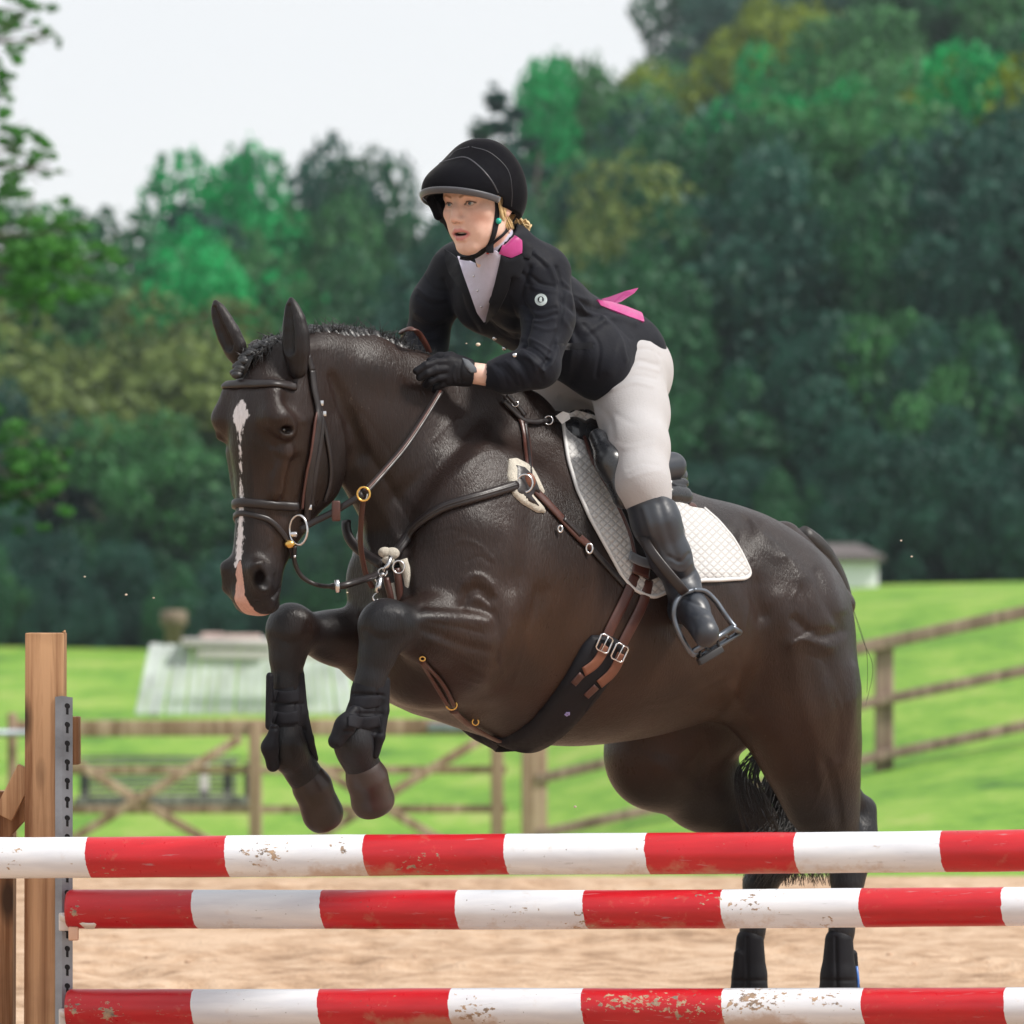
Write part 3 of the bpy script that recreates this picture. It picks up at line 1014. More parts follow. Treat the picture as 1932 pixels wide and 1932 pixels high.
TREES = [
    # left block, front row
    ('broad2', 'olive green', 150, 590, 121, 'large pale olive crown low on the left behind the white planks', 1.35),
    ('broad0', 'olive green', 330, 556, 124, 'broad pale olive tree straight left of the horse ears', 1.25),
    ('broad3', 'mid green', 520, 690, 122, 'mid green rounded tree directly behind the horse face', 1.1),
    ('broad0', 'dark teal green', 30, 720, 118, 'dark tree at the left edge behind the timber jump post', 1.2),
    ('broad1', 'mid green', 270, 800, 116, 'low mid green tree with a bare grey trunk beside the left field edge', 1.2),
    ('broad3', 'dark green', 420, 860, 116, 'low dark green tree behind the horse muzzle', 1.2),
    ('broad2', 'dark teal green', 590, 880, 117, 'low dark bush crown between the horse muzzle and its chest', 1.2),
    # left skyline
    ('broad1', 'dark green', 20, 425, 140, 'dark green tree on the skyline at the far left edge', 1.9),
    ('broad2', 'mid green', 150, 395, 138, 'mid green round tree on the left skyline with yellow patches', 1.9),
    ('broad0', 'dark teal green', 262, 420, 150, 'dark teal tree in the dip of the left skyline', 1.8),
    ('conifer1', 'dark teal green', 345, 322, 155, 'dark pointed tree on the left skyline above the right ear', 1.3),
    ('broad1', 'bright emerald green', 430, 318, 152, 'bright emerald tree with two tops on the left skyline', 0.95),
    ('broad0', 'dark teal green', 492, 305, 160, 'dark slim tree rising behind the emerald one on the skyline', 0.8),
    ('broad2', 'bright emerald green', 380, 430, 135, 'bright emerald bushy tree midway down the left hillside', 1.1),
    ('broad3', 'mid green', 560, 395, 150, 'mid green tree in the low dip of the skyline left of the rider', 1.0),
    ('broad1', 'dark teal green', 640, 340, 158, 'dark blue green tree left of the tallest one before the rider', 0.9),
    ('broad0', 'dark teal green', 690, 280, 160, 'tallest dark tree on the skyline between the ears and the rider', 0.95),
    ('broad2', 'dark green', 770, 310, 156, 'dark green tree on the skyline just left of the helmet', 1.0),
    ('broad3', 'mid green', 590, 500, 136, 'mid green tree halfway up behind the left ear', 1.1),
    ('broad0', 'dark green', 720, 480, 134, 'dark green tree halfway up just left of the rider shoulder', 1.1),
    ('broad2', 'mid green', 800, 560, 125, 'mid green tree seen through the gap under the rider right arm', 1.2),
    ('broad1', 'yellow green', 880, 600, 121, 'yellow green tree seen below the rider chest', 1.0),
    ('broad0', 'dark green', 700, 700, 119, 'dark tree hidden mostly behind the horse neck crest', 1.2),
    # by the helmet
    ('conifer0', 'dark teal green', 935, 160, 175, 'slim dark teal conifer behind the top of the helmet', 2.6),
    ('conifer0', 'dark green', 905, 225, 172, 'smaller conifer at the left of the pair behind the helmet', 2.6),
    ('conifer1', 'dark teal green', 975, 190, 178, 'wider conifer right of the slim one behind the helmet', 2.2),
    ('broad1', 'bright emerald green', 1060, 150, 180, 'bright emerald tree stepping up the skyline right of the helmet', 0.8),
    ('broad3', 'mid green', 1130, 125, 182, 'mid green tree where the skyline meets the tall dark wood', 0.85),
]
for kd, co_, u, vt, y, lab, wd in TREES:
    tree(kd, co_, u, vt, y, lab, wide=wd * (0.62 if y >= 134 else 0.85))

def wood_mass():
    """the dense wood on the right hillside: too many crowns to tell apart"""
    out = {c: ([], []) for c in FOL}
    rg = np.random.default_rng(77)
    spots = []
    rows = [(112.5, -150, 760, 110, 3.0), (114.5, -150, 760, 100, 3.8), (113.5, 700, 2150, 95, 4.6), (116, 760, 2150, 120, 6.5),
            (118.5, -1500, -180, 260, 7.0), (138, -1500, -60, 280, 9.5), (119.5, 2200, 3400, 240, 8.0), (150, 2250, 3400, 260, 10.0), (200, 2300, 3300, 240, 11.0), (119, 850, 2100, 150, 9.0), (126, 880, 2150, 140, 8.5), (134, 900, 2150, 130, 9), (146, 930, 2200, 120, 9), (160, 980, 2200, 115, 9.0), (176, 1040, 2200, 105, 9.5),
            (195, 1120, 2200, 100, 10), (216, 1200, 2250, 95, 10.5), (240, 1215, 2250, 90, 11.5), (262, 1245, 2250, 80, 12)]
    cols = list(FOL)
    for ri, (y, u0, u1, du, hh) in enumerate(rows):
        u = u0 + rg.uniform(0, du * 0.5)
        while u < u1:
            yy = y + (rg.uniform(-4, 4) if y > 118 else rg.uniform(-0.7, 0.7))
            x = (u - 966) * yy / FPX
            z0 = float(hill_z(x, yy))
            if y > 210:
                p = [0.55, 0.40, 0.02, 0.0, 0.03, 0.0]
            elif y > 150:
                p = [0.16, 0.20, 0.26, 0.06, 0.24, 0.08]
            elif y < 117.5:
                p = [0.62, 0.34, 0.0, 0.0, 0.04, 0.0]
            elif y > 130:
                p = [0.24, 0.26, 0.06, 0.14, 0.18, 0.12]
            else:
                p = [0.55, 0.33, 0.0, 0.03, 0.07, 0.02]
            c = cols[rg.choice(6, p=p)]
            kd = ('conifer%d' % rg.integers(2)) if (y > 210 and rg.random() < 0.6) else 'broad%d' % rg.integers(4)
            (V, F), _ = CR[kd]
            h = hh * rg.uniform(0.8, 1.25)
            vm = np.interp(u, [700, 880, 940, 1000, 1080, 1150, 1205, 1215], [560, 262, 250, 222, 175, 150, 135, -400])
            if y > 118: h = max(2.5, min(h, CAM_H + (HOR - vm - rg.uniform(0, 40)) * yy / FPX - z0 + 0.5))
            w = h * (rg.uniform(0.55, 0.85) if 'broad' in kd else rg.uniform(0.9, 1.3))
            a = rg.uniform(0, 6.28)
            R = np.array(((math.cos(a), math.sin(a), 0), (-math.sin(a), math.cos(a), 0), (0, 0, 1)))
            n0 = sum(len(q) for q in out[c][0])
            out[c][0].append((V @ R) * (w, w, h) + (x, yy, z0 - (0.5 if y > 118 else 0.28 * h))); out[c][1].append(F + n0)
            u += du * 0.72 * rg.uniform(0.75, 1.25)
    Vs, Fs, mi, ms = [], [], [], []
    n0 = 0
    for c, (a, b) in out.items():
        if not a: continue
        Vc, Fc = np.concatenate(a), np.concatenate(b)
        Vs.append(Vc); Fs.append(Fc + n0); n0 += len(Vc)
        mi.append(np.full(len(Fc), len(ms), np.int32)); ms.append(FOL[c])
    o = make('hillside_wood', np.concatenate(Vs), np.concatenate(Fs), ms[0], None, shade=False)
    for m in ms[1:]:
        o.data.materials.append(m)
    o.data.polygons.foreach_set('material_index', np.concatenate(mi))
    tag(o, kind='stuff')
wood_mass()

# the nearer tree whose branches reach in at the left edge
def near_tree():
    y = 44.0
    rg = np.random.default_rng(9)
    root = empty('overhanging_tree', (-7.2, y, float(ground_z(-7.2, y))))
    tag(root, 'near tree at the left edge with thin leafy branches hanging into the sky', 'tree')
    tips = [((20, 20), 0.26, 260), ((70, 45), 0.16, 90), ((100, 75), 0.07, 30), ((30, 80), 0.2, 110), ((5, 130), 0.2, 130), ((12, 185), 0.14, 60),
            ((30, 262), 0.22, 230), ((75, 285), 0.17, 150), ((95, 315), 0.1, 60), ((20, 305), 0.2, 120), ((15, 335), 0.1, 30),
            ((30, 440), 0.36, 420), ((90, 470), 0.36, 420), ((40, 520), 0.36, 420), ((130, 440), 0.26, 230), ((160, 500), 0.3, 240), ((100, 560), 0.22, 160), ((205, 490), 0.16, 70), ((55, 600), 0.14, 60),
            ((20, 860), 0.30, 420), ((70, 890), 0.28, 320), ((40, 930), 0.26, 240), ((110, 860), 0.14, 80), ((100, 930), 0.12, 60)]
    bl, mb = [], MB()
    V, F = [], []; n0 = 0
    groups = {'a': [], 'b': []}
    trunk_top = [P(-300, v, y) for v in (1300, 900, 500, 100, -200)]
    mb.tube([np.array((-7.2, y, float(ground_z(-7.2, y)) - 0.2))] + [np.array((-7.2 + 0.05 * i, y, p[2])) for i, p in enumerate(trunk_top[1:])], [0.24, 0.2, 0.17, 0.13, 0.08], 12)
    for (u, v), r, n in tips:
        c = P(u, v, y + rg.uniform(-0.3, 0.3))
        # broken up into small sprays
        sp = [(c + rg.normal(size=3) * r * 0.55, (r * 0.30, r * 0.3, r * 0.17)) for _ in range(max(3, int(n / 16)))]
        a, f = leaf_cloud(sp, int(n * 5.0), 0.024, rg, 0.1)
        V.append(a); F.append(f + n0); n0 += len(a)
        s = P(-300, v + 60, y); 
        mid = (s + c) / 2 + np.array((0, 0, 0.12))
        mb.tube([s, mid, c], [0.045, 0.022, 0.006], 6)
        for _ in range(3):
            e = c + rg.normal(size=3) * r * 0.8
            mb.tube([mid * 0.3 + c * 0.7, e], [0.010, 0.004], 5)
    for _ in range(26):
        c = np.array((-7.2, y, 0)) + np.array((rg.uniform(-2.2, 1.5), rg.uniform(-2, 2), rg.uniform(1.5, 7)))
        a, f = leaf_cloud([(c, (0.6, 0.6, 0.4))], 420, 0.05, rg, 0.3)
        V.append(a); F.append(f + n0); n0 += len(a)
    fm = foliage_mat('near_leaves', (0.008, 0.055, 0.022), (0.11, 0.36, 0.055))
    mb.build('trunk', bark, root)
    make('crown', np.concatenate(V), np.concatenate(F), fm, root, shade=False)
near_tree()

# ------------------------------------------------------------------ far objects in the field
def gz(u, y):
    x = (u - 966) * y / FPX
    return x, float(ground_z(x, y))

pw = simple('faded_white_paint', (0.40, 0.44, 0.43), 0.75, 0.55, 3.0, 0.4)
pg = simple('pale_grey_board', (0.50, 0.46, 0.47), 0.7, 0.2, 5, 0.2)
def fillers():
    y = 56.0
    root = empty('jump_filler', (P(455, 1345, y)[0], y, float(ground_z(P(455, 1345, y)[0], y))))
    tag(root, 'pale slatted trapezoid filler stack standing in the field behind the gate', 'jump filler')
    n = 22
    for k in range(n):
        t = k / (n - 1)
        ub, ut = 262 + 400 * t + RNG.uniform(-2, 2), 290 + 355 * t + RNG.uniform(-2, 2)
        p0, p1 = P(ub, 1348, y), P(ut, 1216, y + 0.5)
        m = MB(); m.beam(p0, p1, 0.088, 0.03, up=(0, 1, 0.0), bev=0.012)
        m.build('plank', pw, root)
    m = MB(); m.beam(P(372, 1235, y - 0.1), P(648, 1238, y - 0.1), 0.08, 0.09, up=(0, 0, 1)); m.build('rail', pg, root)
    m = MB(); m.box(P(430, 1212, y + 0.5), (0.52, 0.25, 0.05), bev=0.01); m.build('top_board', pg, root)
    m = MB(); m.box(P(400, 1204, y + 0.6), (0.12, 0.2, 0.06), bev=0.02); m.box(P(455, 1205, y + 0.5), (0.22, 0.2, 0.05), bev=0.02); m.build('spare_cups', simple('faded_pink_board', (0.45, 0.33, 0.30), 0.8), root)
    for u in (290, 640):
        m = MB(); m.beam(P(u, 1350, y + 0.8), P(u, 1216, y + 0.55), 0.09, 0.09, up=(0, 1, 0)); m.build('leg', pg, root)
fillers()

def slat_table():
    y = 46.0
    x, z = gz(300, y)
    root = empty('slatted_table', (x, y, z)); tag(root, 'weathered grey slatted table standing in the grass behind the left gate bay', 'table')
    g1 = wood_mat('grey_weathered_wood', (0.09, 0.088, 0.085), (0.22, 0.215, 0.20), k=False)
    for k in range(9):
        yy = y - 0.45 + 0.11 * k
        m = MB(); m.beam(P(150, 1432 + 9 * (8 - k), yy), P(450, 1430 + 9 * (8 - k), yy), 0.1, 0.025, up=(0, 0, 1)); m.build('slat', g1, root)
    m = MB(); m.beam(P(140, 1515, y - 0.5), P(475, 1512, y - 0.5), 0.04, 0.10); m.build('front_beam', g1, root)
    for u in (160, 385, 430, 468):
        m = MB(); m.beam(P(u, 1600, y - 0.3), P(u, 1440, y - 0.3), 0.08, 0.08, up=(0, 1, 0)); m.build('leg', M['black_pl'] if u != 385 else pg, root)
slat_table()

def stump():
    y = 80.0
    m = MB(); O = P(328, 1225, y) ; m.lathe([(-0.3, 0.16), (0.35, 0.14), (0.40, 0.22), (0.62, 0.21), (0.64, 0.05)], O, (0, 0, 1), 20)
    o = m.build('feed_bin', simple('brown_drum', (0.16, 0.12, 0.085), 0.8, 0.3, 8))
    rebase(o, O); tag(o, 'small brown bin standing at the field edge above the pale planks', 'bin')
stump()

def shed():
    y = 106.0
    x = P(1560, 1110, y)[0]
    root = empty('field_shed', (x, y, 0.8)); tag(root, 'small white shed with a dark sloping roof beside the wood, behind the rump', 'shed')
    m = MB(); m.box((P(1500, 0, y)[0], y + 1, 1.15), ((P(1655, 0, y)[0] - P(1345, 0, y)[0]) / 2, 1.2, 0.72), bev=0.02)
    m.build('wall', simple('white_render', (0.72, 0.75, 0.78), 0.8, 0.08, 3), root)
    m = MB(); xa, xb = P(1335, 0, y)[0], P(1668, 0, y)[0]
    V = [(xa, y - 0.4, 1.88), (xb, y - 0.4, 1.88), (xb, y + 2.6, 1.88), (xa, y + 2.6, 1.88), (xa + 0.5, y + 1, 2.16), (xb - 0.5, y + 1, 2.16)]
    V += [(a, b, c - 0.12) for a, b, c in V[:4]]
    m.add(V, [(0, 1, 5, 4), (2, 3, 4, 5), (1, 2, 5), (3, 0, 4), (0, 6, 7, 1), (1, 7, 8, 2), (2, 8, 9, 3), (3, 9, 6, 0), (9, 8, 7, 6)])
    m.build('roof', simple('slate_roof', (0.10, 0.085, 0.085), 0.7), root, shade=False)
    m = MB(); m.box((P(1440, 0, y)[0], y - 0.24, 1.1), (0.4, 0.03, 0.8), bev=0.01); m.build('door', simple('grey_door', (0.25, 0.27, 0.3), 0.7), root)
shed()

# ------------------------------------------------------------------ gate and fences
YG = 40.0
def gate():
    root = empty('field_gate', P(482, 1600, YG)); tag(root, 'weathered timber gate with crossed braces, behind the front legs of the horse', 'gate')
    def bar(name, a, b, w, t, dy=0.0, up=(0, 1, 0)):
        m = MB(); m.beam(P(*a, YG + dy), P(*b, YG + dy), w, t, up=up); m.build(name, M['gate'], root)
    bar('top_rail', (30, 1375), (955, 1371), 0.13, 0.11)
    for v in (1452, 1526, 1590):
        bar('rail', (30, v + 2), (955, v), 0.065, 0.04, 0.02)
    for u in (482, 938):
        bar('stile', (u, 1606), (u, 1362), 0.105, 0.075, -0.06)
    for a, b in (((60, 1392), (425, 1606)), ((455, 1392), (98, 1606)), ((505, 1392), (865, 1606)), ((912, 1392), (555, 1606))):
        bar('brace', a, b, 0.075, 0.035, -0.10 if a[0] < b[0] else -0.14)
    m = MB(); m.box(P(845, 1372, YG - 0.08), (0.16, 0.02, 0.035), bev=0.006); m.build('hinge', M['galv'], root)
gate()

def post(u, v0, v1, w, y, name='fence_post', mat=None, label=None, dep=None, group=None):
    m = MB(); m.beam(P(u, v1, y) - (0, 0, 0.15), P(u, v0, y), w, dep or w, up=(0, 1, 0), bev=0.012)
    o = m.build(name, mat or M['fence']); rebase(o, P(u, v1, y))
    return tag(o, label, 'post', group)
post(1008, 1396, 1612, 0.21, YG, 'gate_post', M['gate'], 'thick square timber post at the right end of the gate')
post(23, 1345, 1600, 0.075, YG - 0.1, 'gate_post', M['gate'], 'thin timber post at the far left edge behind the jump wing')

def right_fence():
    root = empty('rail_fence', P(1668, 1465, YG)); tag(root, 'three rail timber fence climbing the bank to the right of the horse', 'fence')
    sl = 0.222
    for k, v in enumerate((1216, 1326, 1432)):
        f = lambda u: v - (u - 1650) * sl + 3 * math.sin(u * 0.013 + k)
        us = [1012, 1330, 1668, 1990, 2300]
        for a, b in zip(us[:-1], us[1:]):
            m = MB(); m.beam(P(a, f(a), YG - 0.10), P(b, f(b), YG - 0.10), 0.085 if k else 0.105, 0.045, up=(0, 1, 0), bev=0.008)
            m.build('rail', M['fence'], root)
    for u in (1330, 1668, 1990, 2300):
        d = (1668 - u) * sl
        m = MB(); m.beam(P(u, 1470 + d, YG) - (0, 0, 0.15), P(u, 1204 + d, YG), 0.15, 0.11, up=(0, 1, 0), bev=0.012); m.build('post', M['fence'], root)
right_fence()
def left_rail():
    m = MB(); m.tube([P(-300, 1385, YG - 0.2), P(60, 1383, YG - 0.2)], 0.03, 10)
    o = m.build('metal_rail', M['galv']); rebase(o, P(-100, 1384, YG - 0.2)); tag(o, 'short grey metal rail at the far left edge beyond the timber wing', 'rail')
left_rail()

# ------------------------------------------------------------------ the jump in the foreground
def pole(u0, v0, y0, u1, v1, y1, dia, bounds, first_red, label, wearpts, mudpts, lean=5.0, end=None):
    a, b = P(u0, v0, y0), P(u1, v1, y1)
    L = np.linalg.norm(b - a); d = (b - a) / L
    up = np.array((0, 0, 1.0)); up = up - d * up.dot(d); up /= np.linalg.norm(up); fr = np.cross(up, d)
    if fr[1] > 0: fr = -fr
    n, m = int(L / 0.0055), 40
    s = np.linspace(0, L, n)
    th = np.linspace(0, 2 * math.pi, m, endpoint=False)
    S, T = np.meshgrid(s, th, indexing='ij')
    r = dia / 2 * (1 + 0.010 * np.sin(S * 7 + 1) + 0.008 * np.sin(S * 2.3 + T * 2) + 0.004 * np.sin(S * 31 + 3 * T))
    rg = np.random.default_rng(int(v0))
    edge = np.minimum(S, L - S)
    r = r * np.where(edge < 0.010, 0.90 + 0.10 * np.sqrt(np.clip(edge / 0.010, 0, 1)), 1)
    V = a + S[..., None] * d + r[..., None] * (np.cos(T)[..., None] * up + np.sin(T)[..., None] * fr)
    V = V.reshape(-1, 3)
    V = V + up * (-0.003 * np.sin(math.pi * S.ravel() / L) + 0.0012 * np.sin(S.ravel() * 3.1 + v0))[:, None]
    U = proj(V)
    # painted bands: hand-cut edges, bowed round the pole
    uu = U[:, 0] + lean * 0.8 * np.cos(T.ravel()) + lean * 2.0 * np.sin(T.ravel()) - 3
    sd = np.full(len(V), 1e9); idx = np.zeros(len(V), int)
    for bd in bounds:
        idx += (uu > bd)
        sd = np.minimum(sd, np.abs(uu - bd))
    red = (idx % 2 == 0) == first_red
    st = 0.5 + np.where(red, 1, -1) * np.clip(sd / 16.0, 0, 0.5)
    wear = np.zeros(len(V)); mud = np.zeros(len(V))
    for (x, yv, rad, k) in wearpts:
        wear += k * np.exp(-(((U[:, 0] - x) / rad) ** 2 + ((U[:, 1] - yv) / 26) ** 2))
    under = np.clip(-np.cos(T.ravel()), 0, 1)
    for (x, rad, k) in mudpts:
        mud += k * np.exp(-((U[:, 0] - x) / rad) ** 2) * under
    i = (np.arange(n - 1)[:, None] * m + np.arange(m)[None]); j = (np.arange(n - 1)[:, None] * m + (np.arange(m)[None] + 1) % m)
    F = [tuple(q) for q in np.stack((i.ravel(), j.ravel(), (j + m).ravel(), (i + m).ravel()), 1).tolist()]
    F.append(tuple(range(m))[::-1]); F.append(tuple((n - 1) * m + k for k in range(m)))
    c = (a + b) / 2
    o = make('jump_pole', V - c, F, M['pole'], None, attr=dict(stripe=st, wear=np.clip(wear, 0, 1), mud=np.clip(mud, 0, 1)))
    bm = bmesh.new(); bm.from_mesh(o.data); bmesh.ops.recalc_face_normals(bm, faces=bm.faces); bm.to_mesh(o.data); bm.free()
    o.location = tuple(c)
    return tag(o, label, 'pole', 'red and white striped poles of the jump')
pole(-230, 1618.5, 11.5, 2180, 1601.5, 11.15, 0.0955, [-90, 168, 430, 692, 958, 1223, 1505, 1780, 2060], True,
     'topmost striped pole, in front of the timber wing and reaching the left edge',
     [(25, 1610, 20, 0.7), (510, 1610, 50, 0.7), (640, 1600, 30, 0.9), (770, 1640, 40, 0.8), (1640, 1600, 40, 0.6), (200, 1640, 30, 0.4), (830, 1620, 60, 0.5)], [(660, 120, 0.7), (1000, 500, 0.35), (1550, 300, 0.4)])
pole(128, 1716, 12.0, 2180, 1709.5, 11.7, 0.0945, [368, 610, 865, 1106, 1366, 1628, 1895, 2160], True,
     'middle striped pole, resting in the upper white cup of the wing',
     [(140, 1715, 14, 1.0), (290, 1700, 30, 0.5), (980, 1720, 60, 0.55), (1090, 1740, 40, 0.6), (1200, 1745, 60, 0.5), (1430, 1710, 60, 0.6), (1330, 1700, 30, 0.5), (1560, 1745, 20, 0.9)], [(400, 300, 0.3), (1200, 300, 0.6)])
pole(128, 1902, 12.0, 2180, 1897, 11.7, 0.0945, [367, 605, 853, 1103, 1368, 1632, 1900, 2160], True,
     'lowest striped pole, most chipped and muddy, in the lower white cup',
     [(140, 1900, 25, 0.9), (200, 1910, 20, 1.0), (300, 1910, 30, 0.4), (900, 1915, 60, 0.9), (880, 1880, 40, 0.6), (1180, 1890, 90, 0.85), (1300, 1910, 60, 0.8), (1430, 1890, 60, 0.95), (1560, 1890, 50, 0.8), (1750, 1900, 70, 0.4)],
     [(860, 90, 1.3), (760, 70, 0.7), (1430, 60, 1.0), (300, 200, 0.4), (1500, 200, 0.5)])

def wing():
    y = 12.09
    root = empty('jump_wing', P(88, 2105, y)); root.location.z = 0
    tag(root, 'timber jump wing with a knotty square post and a punched metal strip', 'jump wing')
    def bm_(name, a, b, w, t, dy=0, mat='post', up=(0, 1, 0)):
        m = MB(); m.beam(P(*a, y + dy), P(*b, y + dy), w, t, up=up, bev=0.003); return m.build(name, M[mat], root)
    bm_('post', (84, 2100), (87, 1194), 0.094, 0.094)
    m = MB()
    V = [P(115, 1194, y - 0.04), P(123, 1188, y - 0.03), P(125, 1194, y - 0.03), P(121, 1194, y + 0.0)]
    m.add(V, [(0, 1, 2), (0, 3, 1), (1, 3, 2), (0, 2, 3)]); m.build('splinter', M['post'], root)
    bm_('outer_post', (8, 2100), (10, 1492), 0.048, 0.09, 0.12)
    bm_('bracket', (6, 1540), (52, 1450), 0.05, 0.03, -0.02)
    bm_('brace', (-120, 1700), (60, 1500), 0.06, 0.04, 0.04)
    bm_('side_block', (142, 1442), (142, 1352), 0.022, 0.07, 0.05)
    bm_('foot', (-250, 2092), (140, 2092), 0.09, 0.07, 0.0)
    # punched strip: the side towards us and the side with keyholes, at an angle
    yb = y - 0.052
    a = P(104, 1315, yb); b = P(117, 1313, yb - 0.004); c = P(137, 1316, yb + 0.004)
    zb = 0.05
    m = MB()
    th = np.array((0, 0.003, 0))
    for p, q in ((a, b), (b, c)):
        V = [p, q, np.array((q[0], q[1], zb)), np.array((p[0], p[1], zb))]
        V += [v + th for v in V]
        m.add(V, [(0, 1, 2, 3)[::-1], (4, 5, 6, 7), (0, 4, 5, 1), (1, 5, 6, 2), (2, 6, 7, 3), (3, 7, 4, 0)])
    st = m.build('metal_strip', M['galv'], root, shade=False)
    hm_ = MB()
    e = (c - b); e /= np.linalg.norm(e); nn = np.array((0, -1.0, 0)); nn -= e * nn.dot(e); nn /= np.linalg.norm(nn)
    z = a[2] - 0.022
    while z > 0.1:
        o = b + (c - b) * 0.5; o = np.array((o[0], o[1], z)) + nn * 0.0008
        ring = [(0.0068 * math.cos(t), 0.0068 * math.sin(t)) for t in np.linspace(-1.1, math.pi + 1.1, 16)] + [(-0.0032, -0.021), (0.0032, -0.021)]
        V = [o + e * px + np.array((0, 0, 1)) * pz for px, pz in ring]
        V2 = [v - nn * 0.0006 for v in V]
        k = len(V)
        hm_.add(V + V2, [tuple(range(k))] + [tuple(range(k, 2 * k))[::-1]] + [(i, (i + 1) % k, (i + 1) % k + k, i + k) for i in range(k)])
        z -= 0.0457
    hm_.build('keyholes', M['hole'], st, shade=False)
wing()
def cup(v):
    y = 12.03
    root = empty('pole_cup', P(130, v, y)); return root, y
for v, lab in ((1741, 'upper white pole cup hooked on the metal strip'), (1922, 'lower white pole cup at the bottom edge of the picture')):
    root, y = cup(v)
    tag(root, lab, 'pole cup', 'white plastic pole cups on the wing')
    V, F = [], []
    n, m_ = 14, 9
    for i in range(n):
        t = i / (n - 1)
        u = 113 + 84 * t
        dz = 14 * math.sin(t * 2.4) + 4 * t - (0 if t < 0.9 else 3)
        w = 0.012 + 0.036 * math.sin(min(1, t * 1.25) * math.pi * 0.5) * (1 - 0.8 * max(0, (t - 0.75) / 0.25) ** 2)
        for j in range(m_):
            s = -1 + 2 * j / (m_ - 1)
            p = P(u, v - 8 + dz, y - 0.028) + np.array((0, s * w, 0.014 * s * s))
            V.append(p)
    for i in range(n):
        for j in range(m_):
            V.append(V[i * m_ + j] - np.array((0, 0, 0.0045)))
    N = n * m_
    for i in range(n - 1):
        for j in range(m_ - 1):
            q = (i * m_ + j, i * m_ + j + 1, (i + 1) * m_ + j + 1, (i + 1) * m_ + j)
            F.append(q); F.append(tuple(k + N for k in q[::-1]))
    rim = [j for j in range(m_)] + [(i) * m_ + m_ - 1 for i in range(1, n)] + [(n - 1) * m_ + j for j in range(m_ - 2, -1, -1)] + [i * m_ for i in range(n - 2, 0, -1)]
    for a_, b_ in zip(rim, rim[1:] + rim[:1]):
        F.append((a_, b_, b_ + N, a_ + N))
    m = MB(); m.add(V, F); m.build('bowl', M['cup'], root)
    m = MB(); m.box(P(139, v + 20, y - 0.05), (0.012, 0.012, 0.017), bev=0.004); m.build('pin', M['cup_pin'], root)
    m = MB(); m.box(P(122, v - 2, y - 0.01), (0.014, 0.010, 0.022), bev=0.004); m.build('bracket', M['cup'], root)

# ------------------------------------------------------------------ the air between the arena and the wooded hill
def haze():
    t = NT('haze')
    t.n.remove(t.b)
    v = t.new('ShaderNodeVolumePrincipled')
    v.inputs['Color'].default_value = (0.80, 0.90, 1.0, 1)
    v.inputs['Density'].default_value = 0.00026
    t.l.new(v.outputs[0], t.n['Material Output'].inputs['Volume'])
    m = MB(); m.box((0, 190, 26), (290, 250, 30))
    o = m.build('haze', t.m, None, shade=False)
    tag(o, kind='stuff')
haze()
# ------------------------------------------------------------------ horse
RES_BODY = 0.0044
HEAD_TH = math.radians(42)
HFW = np.array((-math.sin(HEAD_TH), -math.cos(HEAD_TH), 0.0))   # forward of the face
HLT = np.array((math.cos(HEAD_TH), -math.sin(HEAD_TH), 0.0))    # horse's left of the head
HO = P(515, 665, 11.50)                                          # between the ears
def HD(s, t, b):
    """head frame: s down, t forward, b to the horse's left"""
    return HO + t * HFW + b * HLT - np.array((0, 0, s))

def itp(x, xs, ys):
    return np.interp(x, xs, ys)

def smooth_itp(x, xs, ys):
    """monotone-ish cubic through knots, by blurring a fine linear interpolation"""
    g = np.linspace(xs[0], xs[-1], 240)
    y = np.interp(g, xs, ys)
    n = max(3, int(240 / len(xs) * 0.8)) | 1
    k = np.hanning(n + 2)[1:-1]; k /= k.sum()
    yp = np.concatenate((np.full(n // 2, y[0]), y, np.full(n // 2, y[-1])))
    return np.interp(x, g, np.convolve(yp, k, 'valid'))

